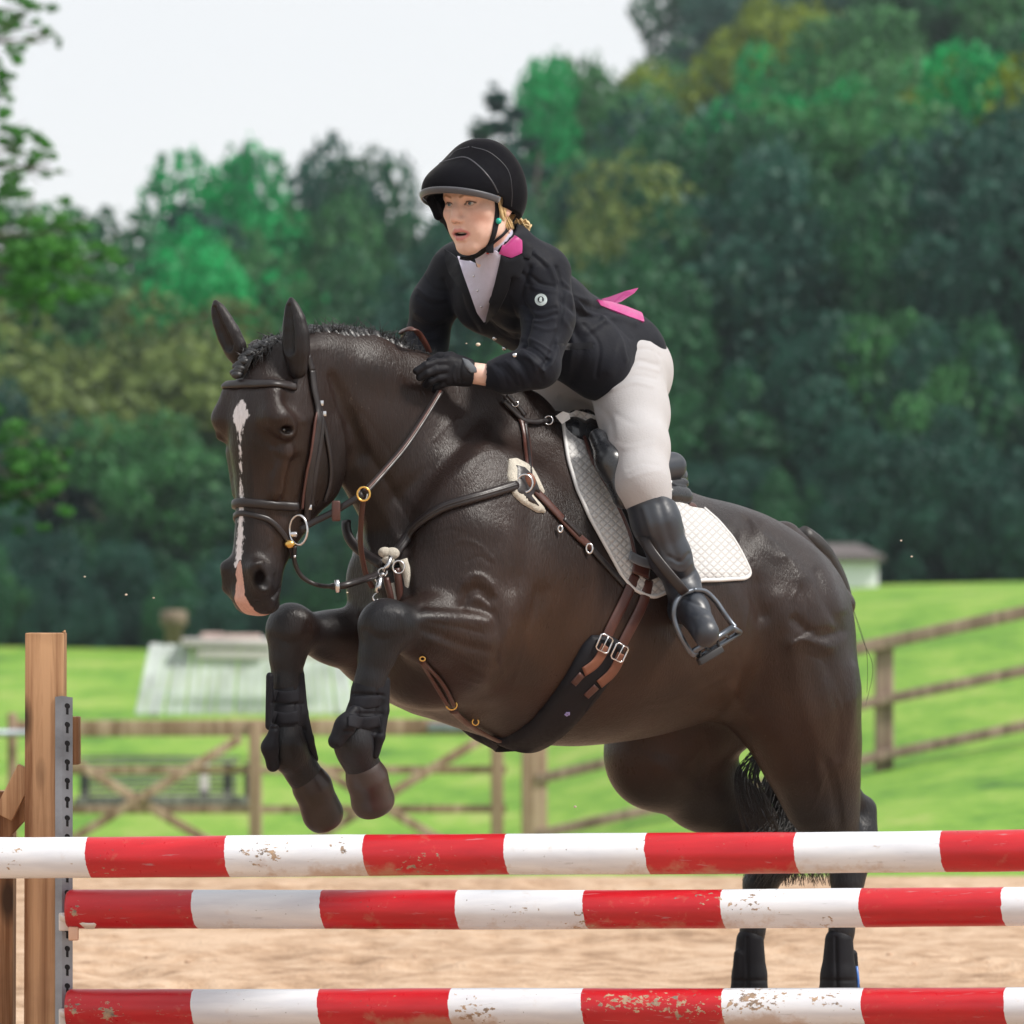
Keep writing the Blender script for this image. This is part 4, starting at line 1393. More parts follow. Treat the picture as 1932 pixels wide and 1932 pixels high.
def head_loft(F):
    S = [0.00, 0.04, 0.10, 0.16, 0.22, 0.28, 0.34, 0.40, 0.46, 0.51, 0.555, 0.59]
    TF = [0.045, 0.075, 0.100, 0.112, 0.110, 0.103, 0.100, 0.104, 0.110, 0.118, 0.112, 0.085]
    TB = [-0.10, -0.13, -0.15, -0.162, -0.168, -0.168, -0.152, -0.105, -0.045, -0.006, 0.004, 0.030]
    WF = [0.050, 0.056, 0.072, 0.082, 0.076, 0.064, 0.055, 0.048, 0.044, 0.050, 0.052, 0.040]
    WM = [0.068, 0.074, 0.090, 0.100, 0.096, 0.086, 0.077, 0.067, 0.060, 0.064, 0.064, 0.052]
    WB = [0.062, 0.068, 0.078, 0.086, 0.086, 0.082, 0.072, 0.058, 0.048, 0.048, 0.050, 0.044]

    def f(X, Y, Z):
        q = [X - HO[0], Y - HO[1], Z - HO[2]]
        s = -q[2]
        t = q[0] * HFW[0] + q[1] * HFW[1]
        b = q[0] * HLT[0] + q[1] * HLT[1]
        sc = np.clip(s, S[0], S[-1])
        tf, tb = smooth_itp(sc, S, TF), smooth_itp(sc, S, TB)
        wf, wm, wb = (smooth_itp(sc, S, w) for w in (WF, WM, WB))
        tc, h = (tf + tb) / 2, (tf - tb) / 2
        tau = np.clip((t - tc) / h, -1, 1)
        w = np.where(tau > 0, wm + (wf - wm) * tau ** 2, wm + (wb - wm) * tau ** 2)
        e = np.abs((t - tc) / h)
        g = np.abs(b) / w
        r = (e ** 2.7 + g ** 2.7) ** (1 / 2.7)
        d = (r - 1) * np.minimum(h, w)
        over = np.maximum(np.maximum(S[0] - s, s - S[-1]), 0)
        return np.where(over > 0, np.sqrt(np.maximum(d + 0.02, 0) ** 2 + over ** 2) - 0.02, d)
    pts = np.array([HD(s, t, b) for s in (0, 0.6) for t in (-0.16, 0.14) for b in (-0.1, 0.1)])
    F.op(pts, 0.03, f, 0.05)

def trunk_loft(F):
    A =  [0.44, 0.39, 0.36, 0.22, 0.05, -0.15, -0.35, -0.55, -0.72, -0.86, -0.98, -1.05]
    ZT = [1.40, 1.52, 1.59, 1.66, 1.715, 1.67, 1.585, 1.52, 1.485, 1.44, 1.38, 1.29]
    ZB = [1.20, 1.09, 1.03, 0.965, 0.910, 0.905, 0.925, 0.955, 1.00, 1.06, 1.14, 1.20]
    W =  [0.10, 0.17, 0.21, 0.245, 0.27, 0.295, 0.31, 0.285, 0.235, 0.18, 0.12, 0.08]
    TP = [0.2, 0.3, 0.45, 0.55, 0.55, 0.40, 0.22, 0.20, 0.28, 0.4, 0.4, 0.4]

    def f(X, Y, Z):
        q = [X - WO[0], Y - WO[1]]
        a = q[0] * HF[0] + q[1] * HF[1]
        b = q[0] * HL[0] + q[1] * HL[1]
        ac = np.clip(a, A[-1], A[0])
        r_ = lambda Y_: smooth_itp(ac, A[::-1], Y_[::-1])
        zt, zb, w, tp = r_(ZT), r_(ZB), r_(W), r_(TP)
        zc, h = (zt + zb) / 2, (zt - zb) / 2
        tau = np.clip((Z - zc) / h, -1, 1)
        ww = w * np.where(tau > 0, 1 - tp * tau ** 1.5, 1 - 0.08 * tau ** 2)
        r = ((np.abs(Z - zc) / h) ** 2.25 + (np.abs(b) / ww) ** 2.25) ** (1 / 2.25)
        d = (r - 1) * np.minimum(h, ww)
        over = np.maximum(np.maximum(a - A[0], A[-1] - a), 0)
        return np.where(over > 0, np.sqrt(np.maximum(d + 0.05, 0) ** 2 + over ** 2) - 0.05, d)
    pts = np.array([L2W(a, b, z) for a in (-1.07, 0.56) for b in (-0.32, 0.32) for z in (0.88, 1.74)])
    F.op(pts, 0.05, f, 0.05)

def build_body_field():
    A = np.array((HF, HL, (0, 0, 1.0)))
    F = Field(WO, A, (-1.32, -0.45, 0.02), (1.08, 0.50, 2.02), RES_BODY)
    trunk_loft(F)
    B = HL
    # neck
    neck = [((620, 728), 0.098, 0.056), ((690, 778), 0.132, 0.066), ((774, 862), 0.184, 0.086), ((856, 944), 0.246, 0.125)]
    for (p0, r0, w0), (p1, r1, w1) in zip(neck[:-1], neck[1:]):
        F.cone(H(*p0, 0.0), H(*p1, 0.0), r0, r1, 0.06, B, (w0 + w1) / (r0 + r1))
    # crest of the neck
    F.chain([(H(548, 682, 0), 0.045), (H(600, 682, 0), 0.042), (H(690, 692, 0), 0.045), (H(780, 728, 0), 0.05), (H(870, 768, 0), 0.06), (H(985, 800, 0), 0.07)], 0.08, B, 0.7)
    # shoulders and chest
    for s in (1, -1):
        F.ell(L2W(0.24 if s > 0 else 0.16, (0.15 if s > 0 else 0.12) * s, 1.34), (0.19, 0.10, 0.28), (HF, HL, (0, 0, 1)), 0.14)
        F.ell(L2W(0.34 if s > 0 else 0.28, (0.125 if s > 0 else 0.10) * s, 1.20), (0.13, 0.105, 0.16), (HF, HL, (0, 0, 1)), 0.08)
    F.ell(L2W(0.36, 0.02, 1.13), (0.09, 0.12, 0.12), (HF, HL, (0, 0, 1)), 0.06)
    # belly swell towards the girth and the flank
    F.ell(L2W(-0.25, 0.05, 1.15), (0.40, 0.25, 0.20), (HF, HL, (0, 0, 1)), 0.1)
    # haunches
    for s in (1, -1):
        F.ell(L2W(-0.76, 0.125 * s, 1.15), (0.215, 0.155, 0.26), (HF, HL, (0, 0, 1)), 0.09)
        F.ell(L2W(-0.60, 0.12 * s, 1.31), (0.19, 0.135, 0.155), (HF, HL, (0, 0, 1)), 0.09)
    # near hind leg
    F.chain([(H(1462, 1190, 0.17), 0.175), (H(1508, 1330, 0.185), 0.150), (H(1533, 1430, 0.18), 0.116), (H(1552, 1510, 0.17), 0.082), (H(1590, 1590, 0.16), 0.052)], 0.07, B, 0.85)
    F.chain([(H(1632, 1525, 0.15), 0.024), (H(1622, 1570, 0.15), 0.040), (H(1606, 1620, 0.155), 0.045), (H(1599, 1665, 0.16), 0.036), (H(1588, 1755, 0.16), 0.027), (H(1584, 1860, 0.16), 0.028), (H(1580, 1905, 0.16), 0.040), (H(1572, 1950, 0.17), 0.034)], 0.03)
    F.chain([(H(1590, 1475, 0.16), 0.03), (H(1630, 1530, 0.15), 0.020)], 0.04)
    # far hind leg, further under the body
    F.chain([(H(1350, 1300, -0.14), 0.17), (H(1262, 1385, -0.17), 0.150), (H(1232, 1430, -0.18), 0.120)], 0.07, B, 0.85)
    F.chain([(H(1238, 1430, -0.18), 0.118), (H(1330, 1490, -0.18), 0.100), (H(1400, 1540, -0.17), 0.072), (H(1475, 1600, -0.17), 0.046)], 0.05, B, 0.85)
    F.chain([(H(1500, 1590, -0.17), 0.030), (H(1468, 1622, -0.17), 0.045), (H(1434, 1668, -0.17), 0.039), (H(1420, 1755, -0.17), 0.027), (H(1414, 1860, -0.17), 0.028), (H(1410, 1905, -0.17), 0.040), (H(1404, 1950, -0.16), 0.034)], 0.03)
    # near foreleg
    F.chain([(H(905, 1175, 0.17), 0.120), (H(880, 1210, 0.18), 0.098), (H(805, 1190, 0.19), 0.070), (H(738, 1180, 0.20), 0.050)], 0.045)
    F.ell(H(726, 1178, 0.205), (0.062, 0.055, 0.060), None, 0.03)
    F.chain([(H(722, 1195, 0.20), 0.050), (H(712, 1235, 0.195), 0.040), (H(698, 1285, 0.19), 0.031), (H(682, 1350, 0.18), 0.029), (H(668, 1395, 0.17), 0.040), (H(672, 1420, 0.16), 0.042)], 0.025)
    F.chain([(H(668, 1408, 0.165), 0.042), (H(682, 1440, 0.15), 0.037), (H(694, 1468, 0.145), 0.047)], 0.02)
    # far foreleg
    F.chain([(H(800, 1258, -0.13), 0.108), (H(710, 1228, -0.11), 0.082), (H(630, 1203, -0.10), 0.056), (H(556, 1188, -0.09), 0.046)], 0.045)
    F.ell(H(548, 1185, -0.085), (0.056, 0.052, 0.060), None, 0.03)
    F.chain([(H(546, 1200, -0.09), 0.049), (H(542, 1240, -0.09), 0.038), (H(540, 1290, -0.09), 0.031), (H(540, 1360, -0.09), 0.029), (H(538, 1402, -0.09), 0.041), (H(545, 1425, -0.09), 0.041)], 0.025)
    F.chain([(H(542, 1412, -0.09), 0.041), (H(568, 1452, -0.10), 0.038), (H(590, 1486, -0.11), 0.047)], 0.02)
    # tail dock
    F.chain([(H(1480, 1015, 0), 0.04), (H(1540, 1075, 0), 0.034), (H(1575, 1140, 0), 0.026)], 0.04)
    # head
    head_loft(F)
    for s in (1, -1):
        # brow, cheek bone, jowl, nostril rim
        F.chain([(HD(0.10, 0.07, 0.070 * s), 0.022), (HD(0.155, 0.076, 0.087 * s), 0.020), (HD(0.175, 0.055, 0.092 * s), 0.020)], 0.04)
        F.chain([(HD(0.235, 0.045, 0.088 * s), 0.016), (HD(0.33, 0.050, 0.070 * s), 0.010)], 0.03)
        F.ell(HD(0.26, -0.095, 0.060 * s), (0.075, 0.032, 0.095), (HFW, HLT, (0, 0, 1)), 0.035)
        F.chain([(HD(0.505, 0.105, 0.050 * s), 0.016), (HD(0.545, 0.094, 0.055 * s), 0.017)], 0.03)
        F.ell(HD(0.19, 0.060, 0.103 * s), (0.026, 0.014, 0.018), (HFW, HLT, (0, 0, 1)), 0.012)
        # base of the ear
        F.ell(HD(-0.005, -0.005, 0.062 * s), (0.018, 0.018, 0.026), None, 0.03)
    # lips and chin
    F.ell(HD(0.575, 0.062, 0), (0.055, 0.048, 0.028), (HFW, HLT, (0, 0, 1)), 0.025)
    F.ell(HD(0.590, 0.030, 0), (0.040, 0.034, 0.022), (HFW, HLT, (0, 0, 1)), 0.02)
    for s in (1, -1):
        F.chain([(HD(0.508, 0.110, 0.064 * s), 0.007), (HD(0.527, 0.104, 0.070 * s), 0.013), (HD(0.543, 0.097, 0.068 * s), 0.010)], 0.008, mode='sub')
        # mouth line
        F.chain([(HD(0.585, 0.105, 0.030 * s), 0.003), (HD(0.572, 0.060, 0.056 * s), 0.003), (HD(0.525, 0.005, 0.054 * s), 0.003)], 0.006, mode='sub')
        # hollow above the eye and in front of the cheek
        F.ell(HD(0.115, 0.045, 0.105 * s), (0.022, 0.012, 0.016), (HFW, HLT, (0, 0, 1)), 0.02, mode='sub')
        F.chain([(HD(0.27, 0.02, 0.100 * s), 0.012), (HD(0.38, 0.03, 0.078 * s), 0.010)], 0.03, mode='sub')
    return F

def throat(F):
    for s in (1, -1):
        F.chain([(HD(0.06, -0.115, 0.085 * s), 0.004), (HD(0.15, -0.165, 0.095 * s), 0.012), (HD(0.24, -0.195, 0.090 * s), 0.018), (HD(0.33, -0.200, 0.07 * s), 0.02)], 0.025, mode='sub')

def eye_socket(F):
    for s in (1, -1):
        F.ell(HD(0.185, 0.066, 0.112 * s), (0.019, 0.012, 0.0088), (HFW, HLT, (0, 0, 1)), 0.005, mode='sub')

STROKES = [
    # forearm against the shoulder, elbow, girth groove
    ([(800, 1140), (850, 1143), (900, 1147), (930, 1163), (941, 1200), (938, 1250)], 10, -0.011),
    ([(800, 1163), (860, 1166), (920, 1172)], 12, 0.009), ([(820, 1215), (880, 1250), (925, 1285)], 13, 0.008),
    ([(800, 1190), (870, 1215), (925, 1230)], 8, -0.005),
    ([(875, 1140), (885, 1118), (905, 1112), (925, 1130)], 7, -0.007), ([(880, 1100), (900, 1090), (925, 1105)], 9, 0.005),
    ([(935, 1290), (975, 1235), (1000, 1180), (1020, 1120)], 14, -0.008), ([(905, 1265), (950, 1200), (975, 1130)], 16, 0.006),
    # shoulder blade and neck muscles
    ([(935, 800), (900, 860), (850, 910), (800, 960)], 16, 0.009), ([(900, 790), (850, 860), (800, 900), (745, 940)], 14, -0.008),
    ([(1000, 830), (1010, 900), (1000, 1000), (985, 1080)], 20, -0.006), ([(640, 800), (680, 900), (730, 980), (760, 1040)], 12, 0.007),
    ([(660, 800), (710, 880), (760, 950)], 10, -0.006), ([(700, 690), (790, 740), (850, 800)], 26, 0.007),
    ([(690, 960), (700, 1040), (720, 1110)], 10, 0.006), ([(770, 1010), (765, 1080), (775, 1130)], 9, -0.010),
    ([(800, 1010), (880, 985), (950, 1010), (960, 1070)], 24, 0.006),
    # haunch
    ([(1405, 985), (1400, 1040), (1415, 1100), (1440, 1160)], 12, -0.010), ([(1440, 985), (1435, 1010), (1455, 1040), (1490, 1060), (1510, 1090)], 13, 0.009),
    ([(1395, 1000), (1355, 990)], 14, 0.004), ([(1345, 1080), (1390, 1130), (1405, 1200), (1385, 1290)], 20, 0.010), ([(1430, 1100), (1440, 1200), (1430, 1290)], 16, -0.007),
    ([(1520, 1010), (1560, 1070), (1590, 1150)], 9, 0.005), ([(1500, 1170), (1540, 1200), (1575, 1195)], 9, -0.009), ([(1490, 1215), (1530, 1205), (1560, 1222)], 11, 0.007),
    ([(1470, 1130), (1490, 1200), (1510, 1300), (1540, 1400)], 16, 0.007), ([(1560, 1240), (1585, 1330), (1580, 1420)], 13, -0.006), ([(1610, 1260), (1608, 1350), (1592, 1440)], 9, 0.005),
    ([(1540, 1080), (1560, 1140), (1590, 1190)], 8, -0.006), ([(1475, 1400), (1510, 1480), (1555, 1540)], 14, 0.005),
    ([(1560, 1440), (1575, 1500), (1585, 1560)], 8, -0.007), ([(1540, 1430), (1545, 1490)], 8, 0.004),
    ([(1380, 1300), (1400, 1330), (1420, 1345)], 9, 0.007), ([(1340, 1290), (1380, 1275)], 20, -0.006), ([(1240, 1440), (1300, 1480)], 14, 0.006), ([(1330, 1400), (1330, 1480)], 12, -0.005),
    # ribs, flank
    ([(1180, 1290), (1250, 1300), (1310, 1270)], 22, 0.005),
    # face: cheek bone ridge, veins, brow
    ([(560, 850), (575, 900), (560, 950)], 6, -0.003), ([(520, 880), (515, 920), (520, 945)], 4, 0.003), ([(500, 800), (512, 835), (520, 870), (512, 890)], 5, -0.003),
    ([(520, 795), (545, 785), (570, 795)], 6, 0.003), ([(515, 850), (545, 860), (568, 848)], 5, 0.002), ([(485, 760), (478, 850), (472, 950)], 9, 0.002),
    ([(475, 1065), (500, 1060), (515, 1080)], 4, 0.003), ([(500, 960), (520, 1010), (530, 1060)], 6, -0.003), ([(600, 790), (615, 850), (600, 910)], 9, 0.004),
    # knees
    ([(700, 1160), (725, 1150), (755, 1158)], 12, 0.005), ([(690, 1190), (720, 1205), (760, 1200)], 6, -0.004), ([(525, 1165), (555, 1155), (575, 1165)], 10, 0.005), ([(515, 1200), (545, 1212), (580, 1205)], 6, -0.004),
]
VEINS = [
    # veins and skin creases
    ([(535, 870), (528, 900), (532, 935), (522, 965)], 3, 0.0022), ([(545, 905), (530, 930)], 3, 0.0018), ([(500, 1035), (515, 1010), (512, 985)], 3, 0.0018), ([(460, 800), (470, 850)], 4, 0.0012),
    ([(575, 790), (590, 830), (600, 880)], 3, 0.0016), ([(485, 770), (500, 790), (520, 800)], 4, -0.0020), ([(520, 845), (508, 838), (500, 826)], 3, -0.0018), ([(522, 862), (545, 872), (566, 862)], 3, -0.0018),
    ([(640, 930), (665, 985), (700, 1030)], 4, 0.003), ([(700, 860), (745, 935), (775, 990)], 4, -0.003), ([(655, 745), (700, 800), (740, 860)], 4, -0.0018), ([(820, 830), (845, 800), (880, 785)], 5, 0.0020),
    ([(870, 880), (900, 860), (940, 850), (960, 870)], 4, 0.0020), ([(860, 850), (885, 835), (905, 840)], 4, -0.0020), ([(800, 900), (822, 880), (830, 855)], 4, 0.002),
    ([(840, 1040), (870, 1020), (905, 1030), (930, 1055)], 4, 0.0022), ([(820, 1010), (850, 1000), (880, 1008)], 4, -0.0018), ([(880, 1060), (905, 1050), (925, 1062)], 3, -0.0020), ([(790, 1050), (810, 1030), (835, 1025)], 3, 0.0016),
    ([(865, 1115), (880, 1090), (905, 1085), (925, 1098), (935, 1120)], 4, 0.0040), ([(880, 1130), (905, 1122), (925, 1140)], 3, -0.0040), ([(800, 1150), (860, 1156), (905, 1160)], 3, 0.0028), ([(810, 1175), (860, 1182), (910, 1195)], 3, -0.0026),
    ([(790, 1225), (830, 1250), (870, 1278), (905, 1290)], 4, 0.0030), ([(800, 1212), (845, 1230), (900, 1255), (930, 1262)], 3, -0.0026), ([(960, 1180), (945, 1230), (950, 1270)], 4, 0.0026), ([(980, 1110), (985, 1160), (970, 1210)], 5, -0.0020),
    ([(1020, 1110), (1010, 1170), (985, 1240), (970, 1290)], 5, 0.0024), ([(720, 1140), (700, 1155), (692, 1180)], 3, -0.002), ([(745, 1150), (762, 1170), (765, 1200)], 3, 0.002),
    ([(1405, 1080), (1412, 1130), (1405, 1190), (1395, 1230)], 4, 0.0030), ([(1420, 1060), (1432, 1120), (1430, 1180)], 4, -0.0030), ([(1395, 1240), (1400, 1280), (1392, 1310)], 4, -0.0030),
    ([(1400, 975), (1412, 985), (1418, 1005)], 3, -0.0040), ([(1420, 985), (1440, 1010), (1470, 1030), (1480, 1050)], 4, 0.0036), ([(1480, 1045), (1500, 1070), (1508, 1100), (1495, 1130)], 4, 0.0034), ([(1510, 1110), (1525, 1150), (1520, 1190)], 4, -0.0030),
    ([(1500, 1205), (1530, 1190), (1560, 1188)], 3, -0.0045), ([(1490, 1222), (1510, 1206), (1535, 1214)], 3, 0.0040), ([(1525, 1235), (1555, 1250), (1560, 1270)], 4, -0.0022), ([(1570, 1290), (1590, 1350), (1590, 1400)], 4, 0.0022),
    ([(1545, 1490), (1560, 1455), (1575, 1440)], 3, 0.0026), ([(1530, 1530), (1545, 1500), (1550, 1480)], 3, 0.0024), ([(1575, 1460), (1582, 1500), (1588, 1550)], 3, -0.0035), ([(1400, 1340), (1415, 1375), (1425, 1420)], 4, 0.0028),
    ([(1290, 1445), (1310, 1430), (1325, 1408)], 4, 0.0024), ([(1200, 1410), (1240, 1420), (1290, 1425)], 5, -0.0020), ([(1330, 1380), (1340, 1440), (1330, 1490)], 4, 0.0020),
    ([(1220, 1330), (1262, 1325), (1320, 1300), (1370, 1275)], 5, 0.0020), ([(1250, 1180), (1300, 1240), (1330, 1290)], 9, -0.0020), ([(690, 1000), (705, 1060), (700, 1110)], 4, 0.003), ([(665, 960), (672, 1010)], 4, -0.002),
]
def build_horse():
    F = build_body_field()
    throat(F)
    eye_socket(F)
    V, Q = F.mesh()
    V = smooth(V, Q, 4, 0.5)
    V = sculpt(V, Q, [(p, w * 1.15, a * 0.72) for p, w, a in STROKES])
    V = sculpt(V, Q, [(p, w, a * (0.55 if max(q[1] for q in p) > 1020 and max(q[0] for q in p) < 1060 else 0.5)) for p, w, a in VEINS])
    V = smooth(V, Q, 1, 0.4)
    U = proj(V)
    L = W2L(V)
    q = V - HO
    hs, ht, hb = -q[:, 2], q @ HFW, q @ HLT
    head = (ht > np.interp(hs, [0.0, 0.25, 0.35, 0.5, 0.6], [-0.05, -0.12, -0.10, -0.02, 0.0])) & (hs > -0.05) & (hs < 0.66) & (ht < 0.25) & (np.abs(hb) < 0.13)
    N = normals(V, Q)
    # coat markings in the horse's own frames
    front = np.clip((N @ HFW - 0.1) * 3, 0, 1)
    white = np.zeros(len(V)); pink = np.zeros(len(V)); brown = np.zeros(len(V)); black = np.zeros(len(V)); dark = np.zeros(len(V))
    line = np.interp(hs, [0.1, 0.2, 0.3, 0.4, 0.5, 0.6], [0.0, 0.002, -0.004, -0.004, 0.000, 0.004])
    half = np.interp(hs, [0.112, 0.122, 0.135, 0.150, 0.165, 0.178, 0.195, 0.235, 0.27, 0.29, 0.34, 0.40, 0.45, 0.50, 0.52], [0.0, 0.010, 0.019, 0.027, 0.020, 0.010, 0.004, 0.003, 0.001, 0.002, 0.005, 0.008, 0.010, 0.011, 0.0])
    w = np.clip(1.0 - (np.abs(hb - line) - half) / 0.014 * 0.5 - 0.5, 0, 1) * (half > 0.0005) * head * front
    white = w
    ph = np.interp(hs, [0.485, 0.51, 0.54, 0.60, 0.64], [0.0, 0.011, 0.013, 0.019, 0.03])
    pink = np.clip(0.5 - (np.abs(hb - 0.006) - ph) / 0.012, 0, 1) * head * (hs > 0.485) * (ht > 0.04)
    white = np.clip(white - pink, 0, 1)
    a, b, z = L[:, 0], L[:, 1], L[:, 2]
    def blob(c, r):
        return np.exp(-(((a - c[0]) / r[0]) ** 2 + ((b - c[1]) / r[1]) ** 2 + ((z - c[2]) / r[2]) ** 2))
    brown = 0.9 * blob((0.12, 0.3, 1.12), (0.22, 0.3, 0.22)) + 0.5 * blob((-0.3, 0.3, 1.15), (0.3, 0.3, 0.2)) + 1.0 * blob((-0.55, 0.2, 0.95), (0.2, 0.3, 0.14)) \
        + 0.9 * blob((-0.6, -0.2, 0.88), (0.3, 0.2, 0.2)) + 0.7 * blob((-0.72, 0.12, 0.82), (0.12, 0.14, 0.25)) + 0.5 * blob((0.4, -0.1, 1.0), (0.2, 0.2, 0.12))
    brown += head * 0.75 * np.exp(-((hs - 0.33) / 0.12) ** 2 - ((ht - 0.04) / 0.07) ** 2) * (np.abs(hb) > 0.03)
    brown += 0.6 * np.exp(-(((U[:, 0] - 630) / 25) ** 2 + ((U[:, 1] - 760) / 60) ** 2)) * 0
    brown = np.clip(brown, 0, 1)
    # black points: legs below the knees and hocks, face muzzle greyish
    lz = np.clip((1.13 - z) / 0.06, 0, 1) * (a > 0.42)
    fore = np.clip((a - 0.50) / 0.07, 0, 1) * np.clip((1.29 - z) / 0.04, 0, 1) * (~head) * (1 - np.clip((0.06 - np.abs(b + 0.0)) / 0.03, 0, 1))
    hind = np.clip((0.82 - z) / 0.10, 0, 1) * (a < -0.3)
    black = np.clip(np.maximum(fore, hind), 0, 1)
    black = np.maximum(black, head * np.clip((hs - 0.46) / 0.08, 0, 1) * 0.7)
    nost = np.zeros(len(V))
    for s in (1, -1):
        c = np.array((0.527, 0.104, 0.060 * s))
        dd = np.sqrt(((hs - c[0]) / 0.026) ** 2 + ((ht - c[1]) / 0.02) ** 2 + ((hb - c[2]) / 0.016) ** 2)
        nost = np.maximum(nost, np.clip((1.0 - dd) * 2.5, 0, 1))
        c = np.array((0.185, 0.066, 0.104 * s))
        dd = np.sqrt(((hs - c[0]) / 0.017) ** 2 + ((ht - c[1]) / 0.026) ** 2 + ((hb - c[2]) / 0.02) ** 2)
        nost = np.maximum(nost, np.clip((1.0 - dd) * 2.5, 0, 1) * 0.8)
    dark = nost * head
    pink = pink * (1 - dark)
    root = empty('horse', L2W(0, 0, 0))
    tag(root, 'dark bay horse jumping over the striped poles, white blaze on its face, braided mane', 'horse')
    body = make('body', V, Q, M['coat'], root, attr=dict(white=white, pink=pink, brown=brown, black=black, dark=dark))
    return root, body, V, Q

horse, horse_body, HV, HQ = build_horse()
HB = bvh_of(HV, HQ)
print('horse verts', len(HV))
# ------------------------------------------------------------------ rider
def skin_mat():
    t = NT('skin')
    c = t.co()
    f = t.noise(c, 40, 4, 0.6)
    base = t.ramp(f, ((0.35, (0.64, 0.42, 0.345)), (0.65, (0.72, 0.50, 0.42))))
    base = t.mix(t.attr('blush'), base, (0.66, 0.27, 0.21))
    base = t.mix(t.attr('lip'), base, (0.52, 0.16, 0.17))
    base = t.mix(t.attr('brow'), base, (0.27, 0.15, 0.085))
    base = t.mix(t.attr('lash_nostril'), base, (0.035, 0.02, 0.018))
    base = t.mix(t.attr('mouth'), base, (0.05, 0.012, 0.012))
    t.set(base=base, rough=t.ramp(f, ((0.3, 0.42), (0.7, 0.55))), spec=0.35, sss=0.12, ssss=0.006)
    t.b.inputs['Subsurface Radius'].default_value = (1.0, 0.35, 0.2)
    t.bump(t.noise(c, 420, 3), 0.15, 0.0006)
    return t.m
M['skin'] = skin_mat()
M['hair'] = simple('blonde_hair', (0.62, 0.46, 0.24), 0.45, 0.4, 220, 0.7, 0.001)
M['jacket'] = simple('black_jacket_cloth', (0.0065, 0.0075, 0.0125), 0.65, 0.25, 26, 0.25, 0.003, sheen=0.04, sheenr=0.5, spec=0.14)
M['lapel'] = simple('black_lapel_cloth', (0.006, 0.007, 0.011), 0.7, 0.2, 40, 0.3, 0.001, sheen=0.06, spec=0.2)
M['velvet'] = simple('black_velvet', (0.0035, 0.0035, 0.0055), 0.9, 0.3, 60, 0.3, 0.001, sheen=0.10, sheenr=0.3, spec=0.1)
M['hat_band'] = simple('hat_binding', (0.035, 0.036, 0.045), 0.5, 0.2, 80, 0.2, 0.0005)
M['shirt'] = simple('lilac_shirt', (0.50, 0.48, 0.60), 0.8, 0.08, 60, 0.4, 0.002)
M['pink'] = simple('pink_satin', (0.40, 0.028, 0.19), 0.42, 0.15, 40, 0.25, 0.001, sheen=0.3)
M['breeches'] = simple('beige_breeches', (0.375, 0.365, 0.375), 0.82, 0.05, 60, 0.5, 0.0015, sheen=0.15)
M['glove'] = simple('black_glove', (0.006, 0.006, 0.009), 0.6, 0.3, 110, 0.5, 0.0012, spec=0.2)
M['teal'] = simple('teal_stud', (0.02, 0.42, 0.33), 0.3, 0.1, 30, 0.0)
M['badge'] = simple('badge_thread', (0.40, 0.47, 0.48), 0.5, 0.25, 120, 0.5, 0.001)

rider = empty('person', H(1180, 700, 0))
tag(rider, 'woman in black jacket, beige breeches and black velvet helmet, leaning forward over the horse', 'person')

ARM_L = [((1026, 516), 0.165, 0.066), ((1036, 600), 0.215, 0.057), ((1016, 686), 0.25, 0.051)]
FORE_L = [((1012, 696), 0.25, 0.050), ((955, 707), 0.20, 0.044), ((921, 708), 0.165, 0.034)]
ARM_R = [((856, 510), -0.165, 0.062), ((818, 575), -0.20, 0.052), ((806, 638), -0.235, 0.047), ((800, 668), -0.23, 0.046)]
FORE_R = [((800, 668), -0.23, 0.046), ((782, 705), -0.12, 0.036)]
LEG_L = [((1180, 708), 0.11, 0.104), ((1195, 780), 0.19, 0.079), ((1204, 845), 0.27, 0.067), ((1213, 912), 0.335, 0.0565)]
CALF_L = [((1214, 915), 0.335, 0.056), ((1238, 985), 0.360, 0.055), ((1264, 1050), 0.368, 0.047), ((1288, 1100), 0.365, 0.038)]
def hp(ch, off=0.0, mir=False):
    out = []
    for uv, b, r in ch:
        p = H(*uv, b)
        if mir: p = mirror_b(p)
        out.append((p, r + off))
    return out

def torso(F, off=0.0, k=0.05):
    F.cone(H(955, 528, 0), H(1010, 585, 0), 0.095 + off, 0.096 + off, k, HL, 1.62)
    F.cone(H(1010, 585, 0), H(1075, 628, 0), 0.096 + off, 0.086 + off, k, HL, 1.45)
    F.cone(H(1075, 628, 0), H(1140, 668, 0), 0.086 + off, 0.108 + off, k, HL, 1.45)
    for s in (1, -1):
        F.cone(H(938, 482, 0), H(1000, 500, 0.13) if s > 0 else H(882, 492, -0.13), 0.048 + off, 0.052 + off, 0.05)
        F.ell(H(940 + 30 * s, 575, 0.075 * s), (0.065 + off,) * 3, None, 0.05)
AXW = np.array((HF, HL, (0, 0, 1.0)))
AFR = [P(966, 700, 12.0)]
def rider_field(res, lo=(-0.75, -0.50, 0.95), hi=(0.60, 0.50, 2.26)):
    return Field(WO, AXW, lo, hi, res)

# ---- head frame
HYAW, HPIT = math.radians(38), math.radians(10)
hf0 = np.array((-math.sin(HYAW), -math.cos(HYAW), 0.0))
hl0 = np.array((math.cos(HYAW), -math.sin(HYAW), 0.0))
hf = hf0 * math.cos(HPIT) + np.array((0, 0, -1.0)) * math.sin(HPIT)
hu = np.cross(hf, hl0)
hu = hu if hu[2] > 0 else -hu
HC = P(907, 377, 11.74)
HAX = np.array((hl0, hf, hu))
def hd(b, t, z):
    return HC + b * hl0 + t * hf + z * hu

